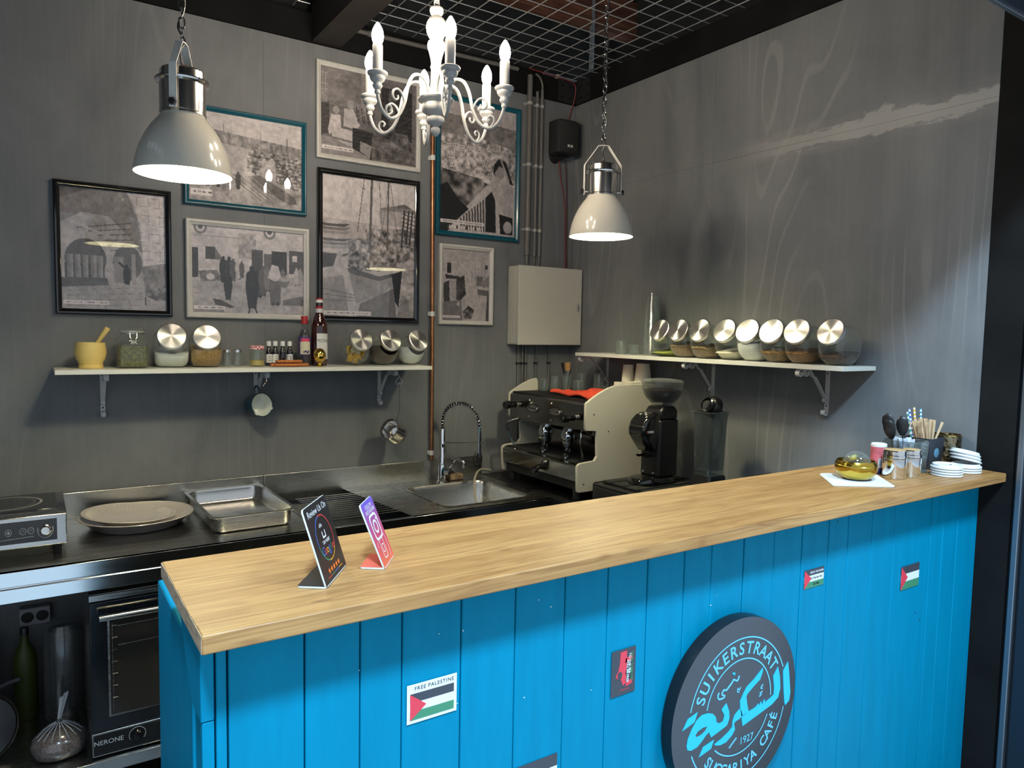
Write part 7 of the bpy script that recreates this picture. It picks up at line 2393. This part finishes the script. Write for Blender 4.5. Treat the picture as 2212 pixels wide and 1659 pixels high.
pk = thing('pink_can', 'small pink canister with white lid and navy base', 'canister', (-0.388, -2.086, zb_))
MB().lathe([(0, 0), (0.0225, 0), (0.0232, 0.002), (0.0232, 0.0195), (0, 0.0195)], seg=36).build('base', pmat('navy_tin', (0.012, 0.012, 0.06), 0.35), pk, local=True, ang=35)
MB().lathe([(0.0230, 0.0196), (0.0230, 0.086), (0, 0.086)], seg=36).build('body', pmat('pink_tin', (0.62, 0.13, 0.15), 0.4, noise=0.25, nscale=70), pk, local=True, ang=35)
MB().lathe([(0.0236, 0.0855), (0.0236, 0.093), (0.021, 0.096), (0, 0.096)], seg=36).build('lid', M_CAPW, pk, local=True, ang=35)
MB().add(*curved_patch(0.02335, R(-150), R(-105), 0.022, 0.050, (0, 0, 0))).build('label', M_LABELW, pk, local=True)
bc_ = MB()
for k in range(8):
    bc_.add(*curved_patch(0.0235, R(-146), R(-112), 0.024 + 0.0032 * k, 0.0255 + 0.0032 * k, (0, 0, 0), 4))
bc_.build('label_print', M_INK, pk, local=True)
MB().add(*curved_patch(0.02335, R(-98), R(-60), 0.024, 0.056, (0, 0, 0))).build('red_patch', M_REDCAP, pk, local=True)

for i, (x, y, r, h, lb) in enumerate(((-0.414, -2.152, 0.0340, 0.088, 'polished steel canister with a wooden rimmed lid'), (-0.344, -2.166, 0.0290, 0.086, 'slimmer polished steel canister tucked behind the other'))):
    t = thing('steel_canister', lb, 'canister', (x, y, zb_), group='steel canisters on the bar')
    MB().lathe([(0, 0), (r - 0.001, 0), (r, 0.002), (r, h * 0.68), (r - 0.002, h * 0.70), (0, h * 0.70)], seg=44).build('body', M_CHROME, t, local=True, ang=35)
    MB().lathe([(r - 0.001, h * 0.705), (r + 0.0008, h * 0.71), (r + 0.0008, h * 0.80), (r - 0.001, h * 0.82), (r - 0.001, h * 0.95), (r - 0.003, h * 0.975), (0, h * 0.975)], seg=44).build('lid', M_CHROME, t, local=True, ang=35)
    MB().lathe([(0, h), (r - 0.006, h), (r - 0.004, h * 0.985), (r - 0.004, h * 0.976)], seg=36).build('lid_insert', pmat('pale_wood_disc%d' % i, (0.50, 0.33, 0.16), 0.5), t, local=True, ang=35)

# cut glass pot with sachets and black spoons
cg = thing('glass_pot', 'square grey glass pot full of sugar sticks and black spoons', 'pot', (-0.268, -2.106, zb_))
loft([[(x, y, z) for x, y in rrect(-hw, hw, -hw, hw, 0.018, 4)] for hw, z in ((0.046, 0.0), (0.049, 0.004), (0.0525, 0.060), (0.054, 0.098), (0.051, 0.102), (0.0485, 0.098), (0.047, 0.060), (0.044, 0.012))], True, True).build('glass_body', M_GLASSG, cg, local=True, ang=35)
MB().prism(rrect(-0.0535, 0.0535, -0.0535, 0.0535, 0.018), 'z', 0.0005, 0.0055).build('base', M_GLASSG, cg, local=True)
rr = random.Random(11)
for i in range(16):
    a = rr.uniform(0, 6.28)
    x, y = -0.268 + rr.uniform(-0.034, 0.034), -2.106 + rr.uniform(-0.034, 0.034)
    m = Matrix.Translation((x, y, zb_ + 0.060)) @ Euler((rr.uniform(-0.16, 0.16), rr.uniform(-0.16, 0.16), a)).to_matrix().to_4x4()
    st = MB().box(-0.006, 0.006, -0.0016, 0.0016, -0.048, 0.048).xf(m)
    tag(st.build('sugar_stick', pmat('sachet_paper', (0.62, 0.66, 0.74), 0.7) if i == 0 else bpy.data.materials['sachet_paper'], bev=0.0006), 'pale paper sugar stick standing in the grey glass pot', 'sugar stick', 'sugar sticks in the glass pot')
for i, (dx, dy, tx, ty, ln, lb) in enumerate(((-0.024, 0.010, -0.26, 0.10, 0.150, 'black plastic spoon leaning furthest out of the glass pot'), (-0.012, 0.020, -0.13, 0.16, 0.165, 'tallest black plastic spoon in the glass pot'), (0.002, 0.006, -0.02, 0.05, 0.155, 'black plastic spoon nearest the stirrer cup'), (0.000, 0.024, -0.05, 0.22, 0.150, 'black plastic spoon at the back of the glass pot'))):
    t = thing('plastic_spoon', lb, 'spoon', (-0.268 + dx, -2.106 + dy, zb_ + 0.008), group='black spoons in the glass pot')
    dv = Vector((tx, ty, 1)).normalized()
    MB().tube([dv * 0.0, dv * (ln - 0.045)], 0.0028, 8).build('stem', M_BLACK, t, local=True)
    fm = Matrix.Translation(dv * (ln - 0.018)) @ (dv.to_track_quat('Z', 'Y').to_matrix().to_4x4()) @ Matrix.Rotation(0.6 + 0.5 * i, 4, 'Z')
    sb_ = MB().lathe([(0, -0.034), (0.008, -0.030), (0.016, -0.014), (0.019, 0.004), (0.015, 0.022), (0.006, 0.031), (0, 0.033)], (0, 0, 0), 28, None, 1.0, 0.30)
    sb_.xf(fm).build('bowl', M_BLACK, t, local=True, ang=80)

sc_ = thing('stirrer_cup', 'black square cup packed with wooden stirrers', 'cup', (-0.140, -2.100, zb_))
loft([[(x, y, z) for x, y in rrect(-hw, hw, -hw, hw, 0.010, 4)] for hw, z in ((0.040, 0.0), (0.041, 0.002), (0.0465, 0.102), (0.0445, 0.102), (0.0385, 0.006))], True, True).build('cup_wall', pmat('charcoal_card', (0.028, 0.032, 0.042), 0.6), sc_, local=True, ang=35)
MB().lathe([(0, 0.0005), (0.015, 0.0003), (0.016, 0)], (-0.006, -0.0445, 0.055), 20, Matrix.Rotation(PI / 2, 3, 'X')).build('round_logo', pmat('blue_logo', (0.10, 0.24, 0.34), 0.5), sc_, local=True)
M_STIR = pmat('birch_stirrer', (0.66, 0.46, 0.27), 0.7, noise=0.12, nscale=40, stretch=(4, 4, 1))
rr = random.Random(21)
k = 0
bst = MB().box(-0.003, 0.003, -0.00075, 0.00075, 0.0, 0.150)
sm0 = None
for gx, n_s, lean in ((-0.028, 14, -0.30), (0.004, 26, -0.01), (0.030, 12, 0.36)):
    for i in range(n_s):
        x = -0.140 + (gx * 0.55 + rr.uniform(-0.010, 0.010)) - lean * 0.03
        y = -2.100 + rr.uniform(-0.026, 0.026)
        if sm0 is None:
            o = bst.build('wooden_stirrer', M_STIR)
            sm0 = o
        else:
            o = sm0.copy()
            COL.objects.link(o)
        o.location = (x, y, zb_ + 0.009 + rr.uniform(0, 0.004))
        o.rotation_euler = (rr.uniform(-0.08, 0.08) , lean * 0.85 + rr.uniform(-0.07, 0.07), rr.uniform(-0.7, 0.7))
        tag(o, 'flat wooden stirrer standing in the black cup', 'stirrer', 'wooden stirrers in the black cup')
def straw_mat(nm, c):
    m = pmat(nm, c, 0.5)
    nt = m.node_tree
    tc = nt.nodes.new('ShaderNodeTexCoord')
    w = nt.nodes.new('ShaderNodeTexWave')
    w.wave_type = 'BANDS'
    w.bands_direction = 'DIAGONAL'
    w.inputs['Scale'].default_value = 42
    nt.links.new(tc.outputs['Object'], w.inputs['Vector'])
    nt.links.new(mixc(nt, rng(nt, w.outputs['Fac'], 0.48, 0.52), (0.8, 0.8, 0.8), tuple(c)), nt.nodes['Principled BSDF'].inputs['Base Color'])
    return m


for i, (dx, dy, lx, ly, ln, c, lb) in enumerate(((-0.022, 0.012, -0.22, 0.10, 0.182, (0.04, 0.30, 0.25), 'green striped paper straw leaning towards the spoons'), (-0.014, 0.016, -0.10, 0.12, 0.188, (0.03, 0.12, 0.55), 'blue striped paper straw'), (0.002, 0.016, 0.02, 0.14, 0.190, (0.75, 0.42, 0.02), 'yellow striped paper straw'), (0.008, 0.012, 0.10, 0.10, 0.186, (0.03, 0.28, 0.42), 'teal striped paper straw nearest the bronze cup'))):
    dv = Vector((lx, ly, 1)).normalized()
    p = Vector((-0.140 + dx, -2.100 + dy, zb_ + 0.008))
    o = MB().tube([dv * 0, dv * ln], 0.0034, 12, caps=True).build('paper_straw', straw_mat('straw_%d' % i, c))
    o.location = p
    tag(o, lb, 'straw', 'striped straws in the black cup')

M_HAM = pmat('hammered_bronze', (0.26, 0.22, 0.14), 0.30, 1.0)
_nt = M_HAM.node_tree
_tc = _nt.nodes.new('ShaderNodeTexCoord')
_v = _nt.nodes.new('ShaderNodeTexVoronoi')
_v.inputs['Scale'].default_value = 75
_nt.links.new(_tc.outputs['Object'], _v.inputs['Vector'])
_b = _nt.nodes.new('ShaderNodeBump')
_b.inputs['Strength'].default_value = 0.9
_b.inputs['Distance'].default_value = 0.004
_nt.links.new(_v.outputs['Distance'], _b.inputs['Height'])
_nt.links.new(_b.outputs['Normal'], _nt.nodes['Principled BSDF'].inputs['Normal'])
hc = thing('bronze_cup', 'hammered bronze cup behind the wooden stirrers', 'cup', (-0.0475, -2.128, zb_))
MB().lathe([(0, 0), (0.041, 0), (0.043, 0.003), (0.0435, 0.108), (0.0415, 0.108), (0.0405, 0.006), (0, 0.005)], seg=44).build('body', M_HAM, hc, local=True, ang=50)
MB().lathe([(0.0435, 0.106), (0.0445, 0.1085), (0.0415, 0.1095)], seg=44).build('rim', M_GOLD, hc, local=True, ang=60)

M_LIDW = pmat('white_cup_lid', (0.78, 0.80, 0.82), 0.4)


def cup_cover(label, x, y, z, tx=0.0, ty=0.0, r=0.044):
    t = thing('takeaway_cover', label, 'cup lid', (x, y, z), group='white cup lids on the bar')
    t.rotation_euler = (tx, ty, 0)
    MB().lathe([(r, 0.0), (r + 0.0015, 0.002), (r + 0.001, 0.005), (r - 0.003, 0.0065), (r - 0.004, 0.0125), (r - 0.006, 0.0135), (r - 0.009, 0.0120), (r - 0.012, 0.0085), (0, 0.0080), (0, 0.0070), (r - 0.014, 0.0075), (r - 0.004, 0.004), (r - 0.002, 0.0)], seg=44).build('shell', M_LIDW, t, local=True, ang=40)
    MB().cyl((r * 0.55, 0, 0.0082), (r * 0.55, 0, 0.0090), 0.004, seg=10).build('sip_hole', M_BLACKM, t, local=True)


ln_ = ['bottom', 'second', 'third', 'topmost']
for k in range(4):
    cup_cover('%s white cup lid of the neat stack beside the steel canisters' % ln_[k], -0.222, -2.214, zb_ + 0.0078 * k)
for k in range(3):
    cup_cover('%s white cup lid lying flat in the tilted stack by the post' % ln_[k], -0.098, -2.214, zb_ + 0.0078 * k)
for k in range(3):
    cup_cover('%s tilted white cup lid leaning on the stack by the post' % ['lowest', 'middle', 'uppermost'][k], -0.098 + 0.004, -2.211 + 0.002 * k, zb_ + 0.0350 + 0.0102 * k, R(4), R(13))

# ================================================================ under the steel table
ov = thing('oven', 'black fronted electric oven on the lower steel shelf', 'oven', (-2.19, -0.33, 0.1925))
ZO = 0.1925
MB().box(-2.478, -1.90, -0.585, -0.08, ZO + 0.01, 0.765).build('case', M_STEEL, ov, bev=0.003)
MB().box(-2.478, -1.90, -0.5855, -0.606, 0.292, 0.742).build('door', pmat('dark_oven_door', (0.012, 0.016, 0.022), 0.14, coat=0.4), ov, bev=0.003)
dr_ = bpy.data.objects[ov.children[-1].name]
MB().box(-2.426, -1.955, -0.6062, -0.6072, 0.338, 0.690).build('window_frame', M_STEEL, dr_)
MB().box(-2.420, -1.961, -0.6073, -0.6082, 0.344, 0.684).build('window_glass', pmat('oven_glass', (0.035, 0.033, 0.030), 0.06, coat=0.5), dr_)
for z in (0.652, 0.585):
    MB().tube([(-2.395, -0.6088, z), (-1.98, -0.6088, z)], 0.0016, 6).build('rack_bar', M_STEEL, dr_)
for k in range(7):
    MB().tube([(-2.414, -0.6088, 0.655 - 0.042 * k), (-2.398, -0.6088, 0.655 - 0.042 * k)], 0.0018, 6).build('rack_peg', M_STEEL, dr_)
MB().tube([(-2.412, -0.6088, 0.665), (-2.412, -0.6088, 0.36)], 0.0012, 6).build('rack_side', M_STEEL, dr_)
MB().tube([(-2.452, -0.648, 0.700), (-1.93, -0.648, 0.700)], 0.011, 16).build('handle', M_CHROMEW, dr_, ang=30)
for x in (-2.425, -1.96):
    MB().cyl((x, -0.606, 0.700), (x, -0.640, 0.700), 0.007, seg=10).build('handle_post', M_BLACK, dr_)
MB().box(-2.478, -1.90, -0.5855, -0.604, ZO + 0.012, 0.288).build('control_panel', M_STEEL, ov, bev=0.002)
MB().box(-2.474, -1.904, -0.6042, -0.6055, ZO + 0.018, 0.281).build('panel_face', M_BLACK, ov)
MB().add(*text_on('NERONE', 0.0225, (-2.4285, -0.6060, 0.252), (1, 0, 0), (0, 0, 1), align='CENTER')).build('lettering', M_PRW, ov, flat=True)
MB().lathe([(0, 0.020), (0.014, 0.019), (0.018, 0.012), (0.022, 0.0)], (-2.3415, -0.6056, 0.252), 24, Matrix.Rotation(PI / 2, 3, 'X')).build('knob', M_BLACKG, ov, ang=30)
MB().tube([(-2.3415 + 0.026 * math.cos(R(a)), -0.6058, 0.252 + 0.026 * math.sin(R(a))) for a in range(-40, 221, 12)], 0.0008, 5).build('dial_mark', M_PRW, ov)
for x in (-2.45, -1.93):
    for y in (-0.55, -0.12):
        MB().cyl((x, y, ZO + 0.0004), (x, y, ZO + 0.0105), 0.014, seg=12).build('foot', M_RUBBER, ov)
for z in (0.742,):
    MB().box(-2.478, -1.90, -0.59, -0.60, 0.745, 0.764).build('top_vent', M_STEEL, ov)

sck = thing('wall_socket', 'double wall socket in the dark under the steel table', 'socket', (-2.63, 0, 0.538))
MB().box(-2.682, -2.580, -0.0005, -0.045, 0.504, 0.572).build('housing', pmat('grey_socket', (0.30, 0.29, 0.30), 0.5), sck, bev=0.004)
for x in (-2.655, -2.607):
    MB().lathe([(0, 0.0004), (0.0195, 0.0004), (0.021, 0.0)], (x, -0.0454, 0.538), 24, Matrix.Rotation(PI / 2, 3, 'X')).build('outlet', M_BLACKM, sck)

M_BAG = glassy('thin_clear_bag', (0.86, 0.87, 0.89), 0.10, 0.14, 0.6)
M_BEIGE = grainmat('pale_brown_grains', (0.34, 0.24, 0.20), (0.24, 0.16, 0.13), 130)
bgx, bgy = -2.568, -0.480
bg_ = thing('tied_bag', 'tied clear plastic bag of pale grains beside the oven', 'bag', (bgx, bgy, 0.1905))
bb = MB().lathe([(0, 0.0), (0.055, 0.0), (0.076, 0.012), (0.082, 0.035), (0.072, 0.062), (0.050, 0.080), (0.024, 0.088), (0, 0.090)], seg=40)
bb.v = [(x * (1 + 0.05 * math.sin(5 * math.atan2(y, x))), y * 0.92, z) for x, y, z in bb.v]
bb.build('grains', M_BEIGE, bg_, local=True, ang=80)
bb = MB().lathe([(0, 0.0005), (0.058, 0.0005), (0.079, 0.012), (0.0855, 0.036), (0.076, 0.066), (0.052, 0.086), (0.026, 0.100), (0.010, 0.112), (0.007, 0.120)], seg=60)
bb.v = [(x * (1 + 0.04 * math.sin(5 * math.atan2(y, x)) + 0.05 * math.sin(22 * math.atan2(y, x)) * max(0, (z - 0.03) / 0.1)), y * 0.94, z) for x, y, z in bb.v]
bb.build('film', M_BAG, bg_, local=True, ang=80)
MB().lathe([(0.009, 0.112), (0.013, 0.117), (0.012, 0.124), (0.008, 0.128)], seg=16).build('knot', M_PLAST, bg_, local=True)
v = []
for q in range(12):
    a = 2 * PI * q / 12
    v.append((0.006 * math.cos(a), 0.005 * math.sin(a), 0.124))
for q in range(12):
    a = 2 * PI * q / 12
    v.append((0.016 + (0.016 if q % 2 else 0.009) * math.cos(a), (0.008 if q % 2 else 0.003) * math.sin(a), 0.205 + 0.01 * math.cos(a)))
MB().add(v, [(q, (q + 1) % 12, 12 + (q + 1) % 12, 12 + q) for q in range(12)]).build('twisted_top', pmat('bag_film_white', (0.62, 0.64, 0.68), 0.4), bg_, local=True, ang=70)
pg = MB()
for q in range(16):
    a = 2 * PI * q / 16
    pg.tube([(0.010 * math.cos(a), 0.010 * math.sin(a), 0.114), (0.045 * math.cos(a), 0.042 * math.sin(a), 0.093), (0.068 * math.cos(a), 0.062 * math.sin(a), 0.072)], 0.0014, 4)
pg.build('pleats', bpy.data.materials['bag_film_white'], bg_, local=True)

wc = thing('wrapped_cups', 'plastic wrapped tube of clear cups in the dark under the table', 'wrapped cups', (-2.545, -0.20, 0.1905))
MB().lathe([(0, 0), (0.060, 0.0), (0.064, 0.02), (0.060, 0.33), (0.05, 0.36), (0.02, 0.375), (0, 0.378)], seg=24).build('film', M_BAG, wc, local=True, ang=20)
for k in range(16):
    MB().lathe([(0.050, 0.02 + 0.02 * k), (0.054, 0.024 + 0.02 * k), (0.050, 0.030 + 0.02 * k)], seg=20).build('cup_rim', M_PLAST, wc, local=True)
MB().lathe([(0.045, 0.01), (0.048, 0.34)], seg=20).build('cup_wall', pmat('smoky_cup', (0.06, 0.065, 0.075), 0.3), wc, local=True)
gb_ = thing('green_bottle', 'dull green bottle in the dark below the socket', 'bottle', (-2.665, -0.14, 0.1905))
MB().lathe([(0, 0), (0.035, 0), (0.038, 0.01), (0.038, 0.22), (0.030, 0.26), (0.014, 0.29), (0.012, 0.32), (0, 0.32)], seg=24).build('body', pmat('olive_plastic', (0.045, 0.062, 0.008), 0.5), gb_, local=True, ang=50)
MB().lathe([(0, 0.345), (0.013, 0.345), (0.0145, 0.34), (0.0145, 0.318)], seg=18).build('cap', M_BLACK, gb_, local=True)
ps = thing('steel_pan', 'polished steel pan standing on edge under the steel table', 'pan', (-2.790, -0.42, 0.1905 + 0.117))
pmx = Vector((0.35, -0.90, 0.25)).to_track_quat('Z', 'Y').to_matrix()
MB().lathe([(0, -0.052), (0.080, -0.052), (0.098, -0.044), (0.106, -0.028), (0.110, 0.0), (0.113, 0.002), (0.107, 0.0015), (0.104, -0.026), (0.096, -0.040), (0, -0.046)], seg=48, mat=pmx).build('body', M_CHROMEW, ps, local=True, ang=40)
MB().lathe([(0, 0.0), (0.100, 0.0), (0.104, 0.003), (0.10, 0.006), (0, 0.006)], seg=48, mat=pmx).build('lid', pmat('grey_pan_lid', (0.22, 0.23, 0.25), 0.35, 0.6), ps, local=True, ang=40)
gg = thing('grey_pouch', 'soft grey pouch slumped behind the steel pan', 'pouch', (-2.815, -0.17, 0.1905))
gm = MB().lathe([(0, 0.0), (0.06, 0.0), (0.075, 0.05), (0.068, 0.20), (0.072, 0.27), (0.055, 0.33), (0.02, 0.345), (0, 0.35)], seg=30)
gm.v = [(x * (1 + 0.06 * math.sin(3 * math.atan2(y, x) + z * 20)), y * 0.8, z) for x, y, z in gm.v]
gm.build('pouch', pmat('grey_cloth', (0.13, 0.13, 0.145), 0.85, bump=0.3, bscale=90), gg, local=True, ang=80)
MB().tube([(0.055, -0.05, 0.16), (0.10, -0.055, 0.18), (0.135, -0.06, 0.188)], 0.007, 8).build('strap', bpy.data.materials['grey_cloth'], gg, local=True)
